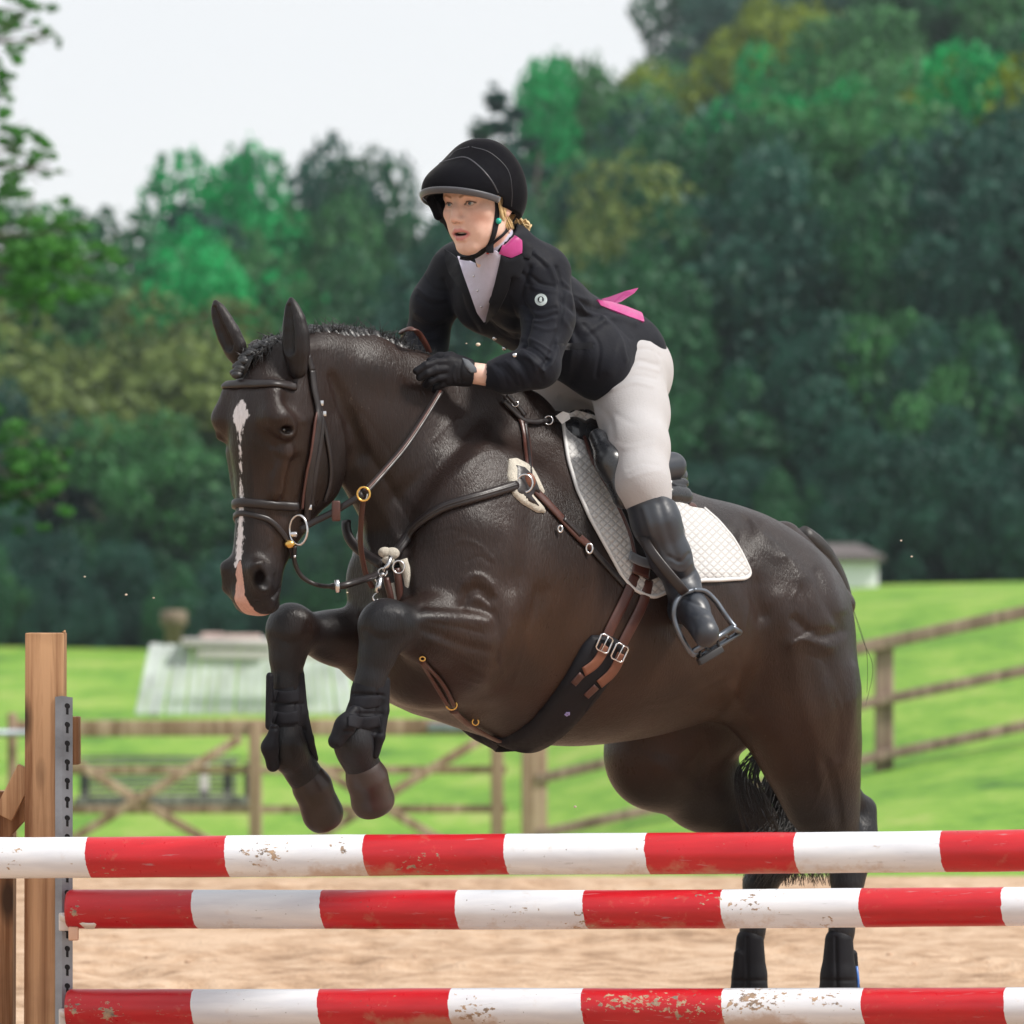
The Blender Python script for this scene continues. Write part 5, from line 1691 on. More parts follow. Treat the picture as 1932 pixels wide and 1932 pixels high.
def build_head():
    F = Field(HC, HAX, (-0.11, -0.13, -0.20), (0.11, 0.15, 0.14), 0.0021)
    e = lambda c, r, k=0.015, mode='add': F.ell(hd(*c), r, HAX, k, mode)
    e((0, -0.005, 0.032), (0.074, 0.094, 0.088))
    e((0, 0.030, -0.030), (0.056, 0.060, 0.075), 0.03)
    e((0, 0.052, -0.052), (0.042, 0.036, 0.045), 0.03)
    for s in (1, -1):
        F.chain([(hd(0.060 * s, 0.000, -0.040), 0.012), (hd(0.047 * s, 0.022, -0.074), 0.012), (hd(0.016 * s, 0.066, -0.104), 0.013)], 0.03)
        e((0.043 * s, 0.058, -0.024), (0.020, 0.022, 0.017), 0.025)
        e((0.026 * s, 0.066, -0.060), (0.016, 0.017, 0.020), 0.025)
        F.chain([(hd(0.012 * s, 0.086, 0.018), 0.007), (hd(0.030 * s, 0.084, 0.023), 0.007), (hd(0.050 * s, 0.066, 0.016), 0.007)], 0.016)
        e((0.031 * s, 0.090, 0.000), (0.0155, 0.012, 0.0095), 0.010, 'sub')
        # lids
        F.chain([(hd(0.017 * s, 0.0790, -0.003), 0.0022), (hd(0.025 * s, 0.0840, 0.0050), 0.0026), (hd(0.034 * s, 0.0830, 0.0058), 0.0026), (hd(0.0455 * s, 0.0735, 0.0010), 0.0024)], 0.004)
        F.chain([(hd(0.017 * s, 0.0790, -0.003), 0.0020), (hd(0.028 * s, 0.0815, -0.0072), 0.0022), (hd(0.037 * s, 0.0790, -0.0062), 0.0022), (hd(0.0455 * s, 0.0735, 0.0005), 0.0020)], 0.005)
        # nostril wings
        e((0.0115 * s, 0.099, -0.037), (0.0070, 0.0085, 0.0062), 0.008)
        e((0.0065 * s, 0.104, -0.0425), (0.0032, 0.0045, 0.0025), 0.003, 'sub')
        # ears
        e((0.073 * s, -0.010, -0.010), (0.0075, 0.018, 0.030), 0.008)
        e((0.080 * s, -0.006, -0.006), (0.0060, 0.010, 0.018), 0.004, 'sub')
        e((0.072 * s, -0.002, -0.034), (0.006, 0.009, 0.009), 0.006)
    F.chain([(hd(0, 0.086, 0.010), 0.0070), (hd(0, 0.100, -0.014), 0.0075), (hd(0, 0.1095, -0.032), 0.0088)], 0.014)
    e((0, 0.068, -0.104), (0.020, 0.018, 0.015), 0.02)
    # open mouth: lips round a dark gap
    F.chain([(hd(-0.023, 0.080, -0.070), 0.0035), (hd(-0.009, 0.0935, -0.0610), 0.0052), (hd(0, 0.0945, -0.0620), 0.0050), (hd(0.009, 0.0935, -0.0610), 0.0052), (hd(0.023, 0.080, -0.070), 0.0035)], 0.007)
    F.chain([(hd(-0.022, 0.079, -0.072), 0.0035), (hd(-0.008, 0.0895, -0.0815), 0.0062), (hd(0.008, 0.0895, -0.0815), 0.0062), (hd(0.022, 0.079, -0.072), 0.0035)], 0.007)
    e((0, 0.090, -0.0712), (0.0165, 0.020, 0.0038), 0.004, 'sub')
    # neck
    F.chain([(hd(0, -0.018, -0.070), 0.052), (hd(0.004, -0.045, -0.150), 0.050), (hd(0.01, -0.075, -0.21), 0.058)], 0.03)
    V, Q = F.mesh()
    V = smooth(V, Q, 2, 0.5)
    q = V - HC
    b, t, z = q @ hl0, q @ hf, q @ hu
    n = lambda c, r: np.exp(-(((b - c[0]) / r[0]) ** 2 + ((t - c[1]) / r[1]) ** 2 + ((z - c[2]) / r[2]) ** 2))
    ab = np.abs(b)
    lips = np.clip(1.35 - seg_dist(np.stack((b, z), 1), [(-0.023, -0.0705), (-0.008, -0.0615), (0, -0.0630), (0.008, -0.0615), (0.023, -0.0705)]) / 0.0047, 0, 1)
    lips = np.maximum(lips, np.clip(1.35 - seg_dist(np.stack((b, z), 1), [(-0.021, -0.0730), (-0.008, -0.0815), (0.008, -0.0815), (0.021, -0.0730)]) / 0.0050, 0, 1)) * (t > 0.070)
    mouth = np.clip(1.5 - np.sqrt((b / 0.0160) ** 2 + ((z + 0.0714) / 0.0034) ** 2), 0, 1) * 2.2 * (t > 0.05)
    brow = np.clip(1.4 - seg_dist(np.stack((ab, z), 1), [(0.014, 0.0170), (0.028, 0.0225), (0.046, 0.0165)]) / 0.0032, 0, 1) * (t > 0.05) * 0.95
    lash_nostril = np.clip(1.4 - seg_dist(np.stack((ab, z), 1), [(0.018, -0.002), (0.025, 0.0042), (0.034, 0.0048), (0.0455, 0.0005)]) / 0.0021, 0, 1) * (t > 0.06)
    lash_nostril = np.maximum(lash_nostril, 0.35 * np.clip(1.4 - seg_dist(np.stack((ab, z), 1), [(0.018, -0.003), (0.028, -0.0068), (0.037, -0.006), (0.0455, 0.0)]) / 0.0013, 0, 1) * (t > 0.06))
    lash_nostril = np.maximum(lash_nostril, 0.7 * np.clip(1.3 - np.sqrt(((ab - 0.0065) / 0.0032) ** 2 + ((z + 0.0425) / 0.003) ** 2), 0, 1) * (t > 0.09))  # shade inside the nostrils, painted into the skin colour with the lashes
    blush = 0.40 * (n((0.045, 0.06, -0.035), (0.022, 0.04, 0.020)) + n((-0.045, 0.06, -0.035), (0.022, 0.04, 0.020))) + 0.35 * n((0, 0.105, -0.035), (0.012, 0.02, 0.012)) + 0.45 * n((0.076, -0.01, -0.01), (0.012, 0.03, 0.04))
    return V, Q, dict(lip=np.clip(lips, 0, 0.8), mouth=np.clip(mouth, 0, 1), brow=np.clip(brow, 0, 1), lash_nostril=np.clip(lash_nostril, 0, 1), blush=np.clip(blush, 0, 1))

def body_mesh():
    V1, Q1, A1 = build_head()
    F = rider_field(0.0065)
    torso(F, -0.014)
    F.cone(hd(0.01, -0.075, -0.19), H(955, 528, 0), 0.050, 0.06, 0.04)
    for c in (ARM_L, FORE_L, ARM_R, FORE_R):
        F.chain(hp(c, -0.014), 0.03)
    F.cone(H(921, 708, 0.165), H(893, 704, 0.147), 0.0265, 0.0265, 0.01)
    for m in (False, True):
        F.chain(hp(LEG_L, -0.012, m), 0.04); F.chain(hp(CALF_L, -0.012, m), 0.03)
    F.ell(H(1160, 690, 0), (0.10, 0.15, 0.09), AXW, 0.05)
    V2, Q2 = F.mesh()
    V2 = smooth(V2, Q2, 2)
    A = {k: np.concatenate((v, np.zeros(len(V2)))) for k, v in A1.items()}
    o = make('body', np.concatenate((V1, V2)), np.concatenate((Q1, Q2 + len(V1))), M['skin'], rider, attr=A)
    return o, bvh_of(V1, Q1)
body, FACE = body_mesh()

def eye_mat():
    t = NT('eye')
    c = t.mix(t.attr('iris'), (0.50, 0.48, 0.48), (0.07, 0.12, 0.16))
    c = t.mix(t.attr('pupil'), c, (0.01, 0.01, 0.01))
    t.set(base=c, rough=0.08, spec=0.6)
    return t.m
em = eye_mat()
gaze = hf0 * 0.96 + hl0 * -0.12 + np.array((0, 0, 0.0)); gaze /= np.linalg.norm(gaze)
for s in (1, -1):
    m = MB(); c = hd(0.0310 * s, 0.0715, -0.0008); m.ball(c, 0.0118, n=24)
    V = np.array(m.V); d = (V - c) / 0.0118 @ gaze
    o = make('eye', V, m.F, em, rider, attr=dict(iris=np.clip((d - 0.84) / 0.03, 0, 1), pupil=np.clip((d - 0.968) / 0.01, 0, 1)))
m = MB(); m.tube([hd(b, 0.0850 - abs(b) * 0.25, -0.0690) for b in np.linspace(-0.011, 0.011, 7)], 0.0024, 8)
m.build('teeth', simple('teeth', (0.60, 0.56, 0.50), 0.3, 0.05), rider)

# ---- jacket
def jacket():
    F = rider_field(0.0037, (-0.62, -0.36, 1.20), (0.56, 0.38, 2.24))
    torso(F, 0.0)
    for c in (ARM_L, ARM_R):
        F.chain(hp(c), 0.035)
    F.chain(hp(FORE_L), 0.022)
    F.chain(hp(FORE_R), 0.03)
    # skirt of the jacket, flaring over the hips
    F.cone(H(1080, 640, 0.0), H(1150, 672, 0), 0.09, 0.112, 0.04, HL, 1.45)
    F.cone(H(1090, 668, 0.11), H(1128, 688, 0.13), 0.078, 0.080, 0.05)
    F.cone(H(1128, 688, 0.13), H(1160, 655, 0.06), 0.07, 0.07, 0.05)
    F.cone(H(1150, 655, 0.02), H(1168, 660, 0.02), 0.078, 0.070, 0.05)
    F.cone(H(1060, 668, -0.11), H(1100, 690, -0.125), 0.070, 0.065, 0.05)
    # neck opening
    F.cone(hd(0.004, -0.050, -0.125), hd(0.01, -0.080, -0.20), 0.066, 0.085, 0.03)
    F.cone(hd(0.03, -0.075, -0.115), hd(0.05, -0.09, -0.18), 0.040, 0.06, 0.04)
    F.cone(hd(0.002, -0.030, -0.075), hd(0.006, -0.055, -0.150), 0.0565, 0.050, 0.004, mode='sub')
    # cuff opening
    F.cone(H(904, 707, 0.152), H(880, 706, 0.13), 0.034, 0.034, 0.003, mode='sub')
    V, Q = F.mesh()
    V = smooth(V, Q, 2, 0.5)
    fold = [
        ([(1050, 505), (1063, 560), (1055, 620), (1035, 680)], 4, -0.006), ([(1000, 505), (985, 560), (1000, 600), (990, 650)], 5, -0.007),
        ([(988, 590), (1020, 600), (1050, 592)], 3, -0.004), ([(1000, 612), (1030, 622), (1050, 618)], 4, 0.003),
        ([(985, 655), (1010, 665), (1030, 685)], 4, -0.006), ([(980, 670), (1005, 680), (1025, 700)], 4, 0.005), ([(1035, 680), (1020, 700), (1024, 720)], 4, -0.005),
        ([(945, 690), (965, 712), (975, 732)], 4, -0.003), ([(965, 686), (985, 708), (995, 728)], 5, 0.004), ([(925, 690), (940, 715), (945, 735)], 4, 0.002),
        ([(1060, 565), (1090, 590), (1115, 600)], 6, -0.006), ([(1070, 555), (1105, 565), (1135, 570)], 6, 0.004), ([(1095, 600), (1140, 585), (1170, 590)], 6, -0.004),
        ([(1110, 625), (1155, 600), (1195, 610)], 7, 0.005), ([(1080, 620), (1100, 660), (1080, 720)], 9, -0.004), ([(1140, 610), (1165, 650), (1150, 700)], 10, 0.004),
        ([(835, 530), (845, 560), (850, 590)], 4, -0.005), ([(790, 560), (815, 575), (840, 572)], 4, -0.004), ([(785, 590), (810, 605), (838, 600)], 5, 0.004), ([(782, 620), (805, 628), (830, 622)], 4, -0.004),
        ([(1010, 478), (1035, 500), (1050, 530)], 6, 0.004), ([(960, 500), (990, 520), (1000, 545)], 5, -0.004), ([(870, 500), (880, 560), (905, 610)], 6, 0.003),
        ([(930, 610), (970, 640), (1000, 650)], 5, -0.004), ([(1048, 648), (1085, 655), (1120, 650)], 2, -0.003),
    ]
    V = sculpt(V, Q, fold)
    V = sculpt(V, Q, [
        ([(1000, 520), (1020, 535), (1045, 540)], 3, -0.0035), ([(995, 540), (1022, 548), (1050, 552)], 3, 0.0025), ([(985, 575), (1015, 585), (1048, 580)], 2.5, -0.003), ([(990, 603), (1020, 606), (1045, 600)], 2.5, 0.003),
        ([(1000, 640), (1022, 650), (1040, 662)], 2.5, 0.0035), ([(998, 652), (1018, 664), (1034, 680)], 2.5, -0.004), ([(985, 664), (1004, 680), (1012, 700)], 2.5, 0.004), ([(972, 674), (990, 692), (998, 716)], 2.5, -0.004),
        ([(955, 682), (972, 700), (980, 726)], 2.5, 0.003), ([(935, 688), (950, 705), (958, 730)], 2.5, -0.0025), ([(1040, 690), (1052, 665), (1050, 640)], 3, 0.003),
        ([(1062, 600), (1080, 640), (1075, 700)], 4, 0.003), ([(1100, 610), (1130, 650), (1125, 710)], 4, -0.003), ([(1135, 600), (1165, 630), (1180, 680)], 4, 0.003), ([(1090, 565), (1108, 590), (1140, 600)], 3, 0.004),
        ([(1070, 545), (1100, 572), (1130, 582)], 3, -0.004), ([(1060, 530), (1075, 550), (1080, 580)], 3, 0.003), ([(1105, 580), (1150, 600), (1190, 640)], 4, -0.003),
        ([(800, 520), (820, 545), (850, 550)], 3, -0.003), ([(788, 545), (812, 562), (840, 566)], 3, 0.003), ([(782, 605), (808, 618), (836, 612)], 2.5, -0.003), ([(780, 632), (805, 642), (828, 636)], 2.5, 0.003),
        ([(865, 540), (880, 590), (905, 625)], 3, -0.0025), ([(925, 600), (950, 625), (985, 640)], 3, 0.003), ([(960, 560), (975, 600), (978, 640)], 3, -0.003), ([(985, 470), (1010, 485), (1030, 505)], 3, -0.0025)])
    rs = np.random.default_rng(2)
    N = normals(V, Q)
    w = np.zeros(len(V))
    for _ in range(26):
        k = rs.normal(size=3) * rs.uniform(14, 42); p = rs.uniform(0, 6.28)
        w += np.sin(V @ k + p + 1.5 * np.sin(V @ (rs.normal(size=3) * 9)))
    V = V + N * (w * 0.00032)[:, None]
    V = smooth(V, Q, 1, 0.4)
    o = make('jacket', V, Q, M['jacket'], rider)
    return o, V, Q
jk, JV, JQ = jacket()
JB = bvh_of(JV, JQ)

def patch(name, mat, bvh, poly, parent, **kw):
    V, F = px_patch(bvh, poly, **kw)
    o = make(name, V, F, mat, parent)
    o.data.set_sharp_from_angle(angle=math.radians(50))
    return o
patch('shirt', M['shirt'], JB, [(872, 484), (905, 496), (935, 470), (948, 478), (946, 510), (936, 560), (922, 604), (908, 585), (893, 545), (882, 515)], rider, off=0.012, thick=0.003, step=4, blur=30)
patch('lapel', M['lapel'], JB, [(846, 474), (862, 482), (880, 496), (893, 530), (910, 575), (923, 604), (900, 580), (876, 545), (856, 515), (848, 495)], rider, off=0.013, thick=0.0035, step=4, blur=14)
patch('lapel', M['lapel'], JB, [(945, 480), (962, 488), (984, 482), (990, 500), (980, 524), (966, 522), (962, 545), (945, 580), (923, 606), (929, 570), (938, 530)], rider, off=0.013, thick=0.0035, step=4, blur=14)
patch('collar', M['lapel'], JB, [(972, 452), (992, 452), (1005, 468), (1000, 490), (986, 486)], rider, off=0.003, thick=0.004, step=4)
pts = [hd(0.05 + 0.0, -0.02, -0.13)]
cm = MB()
def plate(mb, px, thick, bend=0.0):
    """thin solid from (u, v, depth) corners"""
    V = [P(*p) for p in px]
    n = np.cross(V[1] - V[0], V[2] - V[0]); n /= np.linalg.norm(n)
    if n[1] > 0: n = -n
    k = len(V)
    mb.add(V + [v - n * thick for v in V], [tuple(range(k)), tuple(range(k, 2 * k))[::-1]] + [(i, i + k, (i + 1) % k + k, (i + 1) % k) for i in range(k)])
def shirt_neck():
    F = Field(HC, HAX, (-0.12, -0.17, -0.25), (0.12, 0.08, -0.03), 0.003)
    F.cone(hd(0.001, -0.026, -0.098), hd(0.006, -0.060, -0.20), 0.0535, 0.058, 0.01)
    F.cone(hd(0.0, -0.010, -0.060), hd(0.0, -0.020, -0.085), 0.05, 0.0505, 0.003, mode='sub')
    V, Q = F.mesh()
    return make('shirt_collar', smooth(V, Q, 2), Q, M['shirt'], rider)
shirt_neck()
dj = [hit(JB, 975, 480)[0][1] if hit(JB, 975, 480)[0] is not None else 11.8]
patch('collar_flap', M['pink'], JB, [(941, 478), (949, 460), (956, 438), (966, 443), (982, 455), (983, 479), (964, 487)], rider, off=0.008, thick=0.003, step=3, blur=6)
rib = MB()
dr = H(1150, 566, 0.0)[1]
plate(rib, [(1124, 567, dr - 0.01), (1150, 560, dr - 0.02), (1180, 549, dr - 0.03), (1204, 543, dr - 0.03), (1196, 553, dr - 0.04), (1172, 569, dr - 0.05), (1148, 577, dr - 0.04)], 0.002)
rb = rib.build('vent_ribbon', M['pink'], rider, shade=False)
patch('vent_ribbon', M['pink'], JB, [(1124, 567), (1150, 572), (1180, 581), (1210, 593), (1214, 610), (1185, 600), (1150, 586), (1130, 577)], rider, off=0.004, thick=0.003, step=4)
# badge on the sleeve: a ring of thread with a small dark emblem in the middle
circ = lambda c, r, n=22, sx=1.0: [(c[0] + r * sx * math.cos(t), c[1] + r * math.sin(t)) for t in np.linspace(0, 2 * math.pi, n, endpoint=False)]
bd = patch('badge', M['badge'], JB, circ((1021, 566), 11.5), rider, off=0.001, thick=0.0012, step=3)
patch('badge_centre', M['lapel'], JB, circ((1021, 566), 6.0), bd, off=0.0024, thick=0.0006, step=2)
patch('badge_emblem', M['badge'], JB, [(1018, 569), (1019, 563), (1022, 561), (1024, 564), (1023, 568), (1025, 570), (1020, 571)], bd, off=0.0034, thick=0.0004, step=2)
for u, v in ((934, 636), (953, 655), (973, 671)):
    bt = MB()
    p, n = hit(JB, u, v)
    if p is None: p, n = H(u, v, 0.05), np.array((-0.5, -0.8, 0))
    bt.ball(p + n * 0.003, (0.006, 0.003, 0.006), n=8)
    bt.build('button', M['silver'], rider)
for u, v in ((905, 518), (912, 545), (918, 572)):
    p, n = hit(JB, u, v)
    if p is not None:
        sb = MB(); sb.ball(p + n * 0.0155, (0.0028, 0.0028, 0.0028), n=6); sb.build('shirt_button', M['silver'], rider)
pk = patch('pocket_flap', M['lapel'], JB, [(1050, 648), (1118, 646), (1120, 658), (1052, 661)], rider, off=0.001, thick=0.0015, step=4)

# ---- breeches
def breeches():
    F = rider_field(0.0048, (-0.70, -0.46, 1.05), (0.25, 0.48, 1.98))
    for m in (False, True):
        F.chain(hp(LEG_L + [((1224, 945), 0.345, 0.050)], 0, m), 0.05)
    F.chain([(H(1130, 735, -0.10), 0.085), (H(1060, 770, -0.18), 0.066), (H(990, 792, -0.25), 0.062)], 0.05)
    F.ell(H(1165, 690, 0.0), (0.100, 0.145, 0.092), AXW, 0.06)
    F.ell(H(1192, 712, 0.06), (0.085, 0.085, 0.105), AXW, 0.06)
    F.ell(H(1140, 690, -0.06), (0.08, 0.09, 0.08), AXW, 0.06)
    V, Q = F.mesh()
    V = smooth(V, Q, 2, 0.5)
    V = sculpt(V, Q, [(p_, w_, a_ * 0.55) for p_, w_, a_ in [
        ([(1175, 690), (1205, 680), (1240, 688)], 4, -0.005), ([(1170, 705), (1205, 692), (1240, 700)], 4, 0.005), ([(1160, 722), (1200, 708), (1238, 715)], 4, -0.005), ([(1155, 735), (1195, 722), (1232, 730)], 4, 0.004), ([(1190, 660), (1225, 658), (1248, 672)], 4, -0.004), ([(1225, 640), (1250, 700), (1262, 760)], 3, 0.0022), ([(1160, 780), (1200, 800), (1240, 790)], 6, -0.0018), ([(1150, 830), (1180, 845), (1230, 835)], 5, 0.002),
        ([(1125, 765), (1150, 790), (1158, 830)], 5, -0.004), ([(1185, 885), (1210, 874), (1240, 878)], 4, -0.0022), ([(1180, 905), (1215, 893), (1245, 888)], 4, 0.0022), ([(1130, 800), (1150, 830), (1158, 870)], 4, -0.002),
        ([(1240, 740), (1245, 800), (1232, 850)], 9, 0.003),
        ([(1060, 752), (1090, 762), (1125, 768)], 6, -0.005)]])
    return make('breeches', V, Q, M['breeches'], rider), V, Q
br, BV, BQ = breeches()
BB = bvh_of(BV, BQ)

# ---- boots
def boot_geo():
    F = rider_field(0.0038, (-0.62, 0.20, 0.92), (0.10, 0.60, 1.55))
    F.chain(hp([((1210, 905), 0.332, 0.055)] + CALF_L, 0.002), 0.02)
    top = H(1214, 918, 0.335)
    an = H(1288, 1100, 0.365)
    toe = H(1332, 1192, 0.50); heel = H(1283, 1150, 0.33); mid = H(1308, 1150, 0.43)
    F.chain([(an, 0.036), (H(1296, 1125, 0.39), 0.036), (mid, 0.036), (toe, 0.031)], 0.02)
    F.chain([(an, 0.034), (heel, 0.030)], 0.02)
    F.chain([(heel - (0, 0, 0.008), 0.026), (mid - (0, 0, 0.022), 0.022), (toe - (0, 0, 0.010), 0.026)], 0.015)
    # cut the open top
    ax = H(1240, 995, 0.365) - top; ax /= np.linalg.norm(ax)
    sl = ax - 0.62 * (P(1, 0, 12) - P(0, 0, 12)) / np.linalg.norm(P(1, 0, 12) - P(0, 0, 12)); sl /= np.linalg.norm(sl)
    x_ = np.cross(sl, HF); x_ /= np.linalg.norm(x_)
    F.ell(H(1216, 930, 0.335) - sl * 0.16, (0.4, 0.4, 0.16), np.array((x_, np.cross(sl, x_), sl)), 0.003, 'sub')
    V, Q = F.mesh()
    V = smooth(V, Q, 2, 0.5)
    V = sculpt(V, Q, [([(1262, 1050), (1285, 1060), (1300, 1045)], 4, -0.003), ([(1258, 1068), (1285, 1078), (1306, 1062)], 4, 0.0025), ([(1268, 1085), (1290, 1092), (1310, 1078)], 4, -0.0025),
                      ([(1215, 960), (1235, 1020), (1262, 1080)], 6, 0.003), ([(1245, 950), (1262, 1010), (1280, 1060)], 8, -0.003), ([(1292, 1130), (1315, 1140), (1335, 1150)], 4, -0.003),
                      ([(1300, 1165), (1330, 1160), (1350, 1165)], 4, 0.002)])
    return V, Q
OV, OQ = boot_geo()
make('riding_boot', OV, OQ, M['boot_leather'], rider)
make('riding_boot', mirror_b(OV), OQ[:, ::-1], M['boot_leather'], rider)
OB = bvh_of(OV, OQ)

# ---- gloves
def glove_geo():
    F = Field(WO, AXW, (-0.08, 0.0, 1.50), (0.50, 0.30, 1.95), 0.0022)
    def G(u, v, b): return H(u, v, b)
    w = G(897, 704, 0.148)
    F.cone(G(889, 704, 0.145), G(876, 702, 0.138), 0.029, 0.030, 0.01)
    for dv, r in ((-14, 0.019), (0, 0.020), (13, 0.018)):
        F.cone(G(878, 702 + dv * 0.7, 0.138), G(846, 699 + dv * 1.25, 0.125), r, r * 0.9, 0.018)
    fing = [
        [(846, 683, 0.128), (822, 684, 0.126), (803, 690, 0.122), (786, 700, 0.112)],
        [(846, 696, 0.130), (822, 698, 0.130), (806, 704, 0.124), (792, 712, 0.112)],
        [(846, 709, 0.128), (826, 713, 0.126), (812, 719, 0.118), (804, 726, 0.104)],
        [(850, 720, 0.122), (834, 725, 0.118), (824, 731, 0.108), (820, 737, 0.096)]]
    for i, f in enumerate(fing):
        r = (0.0100, 0.0102, 0.0098, 0.0088)[i]
        F.chain([(G(*p), r * (1.08, 1.05, 1.0, 0.9)[j]) for j, p in enumerate(f)], 0.004)
    F.chain([(G(872, 684, 0.132), 0.014), (G(850, 674, 0.118), 0.0125), (G(830, 674, 0.104), 0.0112), (G(812, 681, 0.094), 0.010)], 0.008)
    F.cone(G(918, 708, 0.162), G(908, 706, 0.156), 0.036, 0.036, 0.003, mode='sub')
    V, Q = F.mesh()
    V = smooth(V, Q, 2, 0.5)
    V = sculpt(V, Q, [([(860, 690), (855, 705), (858, 720)], 3, 0.0015), ([(872, 680), (868, 700), (870, 722)], 2.5, -0.0015)])
    return V, Q
GV, GQ = glove_geo()
gl = make('glove', GV, GQ, M['glove'], rider)
make('glove', mirror_b(GV), GQ[:, ::-1], M['glove'], rider)
GB = bvh_of(GV, GQ)
V, F_ = px_patch(GB, [(872, 676), (884, 680), (898, 694), (899, 703), (888, 704), (877, 692)], off=0.001, thick=0.002, step=3)
make('wrist_tab', V, F_, simple('grey_velcro', (0.075, 0.085, 0.10), 0.7), gl)

# ---- helmet
def helmet():
    F = Field(HC, HAX, (-0.14, -0.17, -0.10), (0.14, 0.21, 0.20), 0.0026)
    e = lambda c, r, k=0.01, mode='add': F.ell(hd(*c), r, HAX, k, mode)
    e((0, -0.010, 0.040), (0.098, 0.108, 0.097))
    e((0, -0.036, -0.004), (0.090, 0.082, 0.085), 0.03)
    e((0, -0.008, 0.090), (0.060, 0.070, 0.050), 0.03)
    e((0, 0.058, 0.036), (0.102, 0.103, 0.070), 0.030)
    # hollow for the head and under the peak
    e((0, -0.004, -0.008), (0.0795, 0.099, 0.088), 0.004, 'sub')
    e((0, 0.056, 0.010), (0.094, 0.096, 0.062), 0.004, 'sub')
    def cut(X, Y, Z):
        q = [X - HC[0], Y - HC[1], Z - HC[2]]
        b = q[0] * hl0[0] + q[1] * hl0[1] + q[2] * hl0[2]
        t = q[0] * hf[0] + q[1] * hf[1] + q[2] * hf[2]; z = q[0] * hu[0] + q[1] * hu[1] + q[2] * hu[2]
        return (z - (-0.004 + 0.40 * (t - 0.06))) * 0.9
    F.op(np.array([hd(a, b, c) for a in (-.14, .14) for b in (-.17, .2) for c in (-.1, .09)]), 0.01, cut, 0.004, 'sub')
    F.chain([(hd(-0.088, 0.030, 0.0), 0.008), (hd(-0.084, 0.052, -0.014), 0.008), (hd(-0.080, 0.066, -0.030), 0.006)], 0.02)
    F.chain([(hd(-0.088, 0.075, 0.006), 0.009), (hd(-0.080, 0.072, -0.026), 0.005)], 0.02)
    V, Q = F.mesh()
    V = smooth(V, Q, 2, 0.5)
    return V, Q
EV, EQ = helmet()
hel = make('helmet', EV, EQ, M['velvet'], rider)
EB = bvh_of(EV, EQ)
m = MB()
px_strap(m, EB, [(803, 326), (820, 312), (848, 302), (878, 297), (905, 315), (928, 342), (944, 374)], 0.004, 0.0015, 0.0, 2, 3, only=True)
px_strap(m, EB, [(890, 277), (925, 288), (958, 320), (966, 360), (964, 398)], 0.002, 0.0008, 0.0, 2, 3, only=True)
px_strap(m, EB, [(885, 277), (860, 284), (846, 298)], 0.002, 0.0008, 0.0, 2, 3, only=True)
m.ball(hd(0, -0.018, 0.142), (0.011, 0.011, 0.004), n=8)
m.build('piping', M['hat_band'], hel)
m = MB()
edge = []
for a in np.linspace(-88, 88, 44):
    t = math.radians(a)
    tt = 0.058 + 0.1045 * math.cos(t); edge.append(hd(0.1035 * math.sin(t), tt, -0.004 + 0.40 * (tt - 0.06) + 0.005))
Nn = [(-hu * 0.2 + (p - hd(0, 0.068, 0.03)) / np.linalg.norm(p - hd(0, 0.068, 0.03))) for p in edge]
V, F_ = strap_geo(np.array(edge), np.array(Nn), 0.016, 0.0045, -0.001)
m.add(V, F_)
m.build('peak_binding', simple('peak_binding_leather', (0.055, 0.058, 0.070), 0.42, 0.2, 60, 0.2, 0.0005, sheen=0.2), hel)
m = MB()
px_strap(m, FACE, [(936, 378), (937, 400), (935, 425), (929, 448), (918, 466), (902, 480), (884, 487), (868, 485)], 0.013, 0.0025, 0.0015, 3, 3)
px_strap(m, FACE, [(972, 408), (962, 425), (948, 442), (932, 455), (922, 466)], 0.012, 0.0025, 0.0015, 3, 3)
m.tube(smooth_line([hd(-0.088, 0.070, 0.004), hd(-0.080, 0.066, -0.016), hd(-0.072, 0.052, -0.045), hd(-0.055, 0.045, -0.085), hd(-0.02, 0.058, -0.118)], 5), [0.011] * 10 + [0.007] * 11, 8)
p, n = hit(FACE, 922, 462)
m.box(p + n * 0.006, (0.009, 0.005, 0.014), bev=0.002)
m.build('chin_strap', M['strap_web'], hel)
m = MB(); p, n = hit(FACE, 921, 472); m.box(p + n * 0.011, (0.003, 0.002, 0.003)); m.build('clip_tab', simple('red_clip', (0.5, 0.03, 0.03), 0.4), hel)
p, n = hit(FACE, 939, 418)
m = MB(); m.ball(p + n * 0.005, (0.0075, 0.0075, 0.0075), n=8); m.build('earring', M['teal'], rider)

# ---- hair
def hair():
    m = MB()
    rs = random.Random(3)
    for i in range(34):
        b0 = 0.074 + rs.uniform(-0.002, 0.002); t0 = 0.018 + rs.uniform(-0.012, 0.014)
        pts = [hd(b0 + 0.001, t0, 0.025), hd(b0 + 0.003, t0 - 0.002, -0.005), hd(b0 - 0.001, t0 - 0.012, -0.04), hd(b0 - 0.014, t0 - 0.045, -0.07 + rs.uniform(-0.008, 0.01))]
        m.tube(smooth_line(pts, 5), 0.0014, 5)
    for i in range(60):
        a = rs.uniform(0, 6.28)
        c = hd(0.028, -0.085, -0.078)
        pts = [hd(rs.uniform(-0.03, 0.06), -0.06, -0.045), c + hl0 * 0.02 * math.cos(a) + hu * 0.016 * math.sin(a) - hf * 0.012, c + hl0 * (0.03 * math.cos(a + 1)) + hu * 0.02 * math.sin(a + 1) - hf * 0.02,
               c + hl0 * rs.uniform(-0.02, 0.035) + hu * rs.uniform(-0.025, 0.016) - hf * rs.uniform(0.0, 0.03)]
        m.tube(smooth_line(pts, 5), [0.0018] * 15 + [0.0006], 5)
    m.build('hair', M['hair'], rider)
hair()
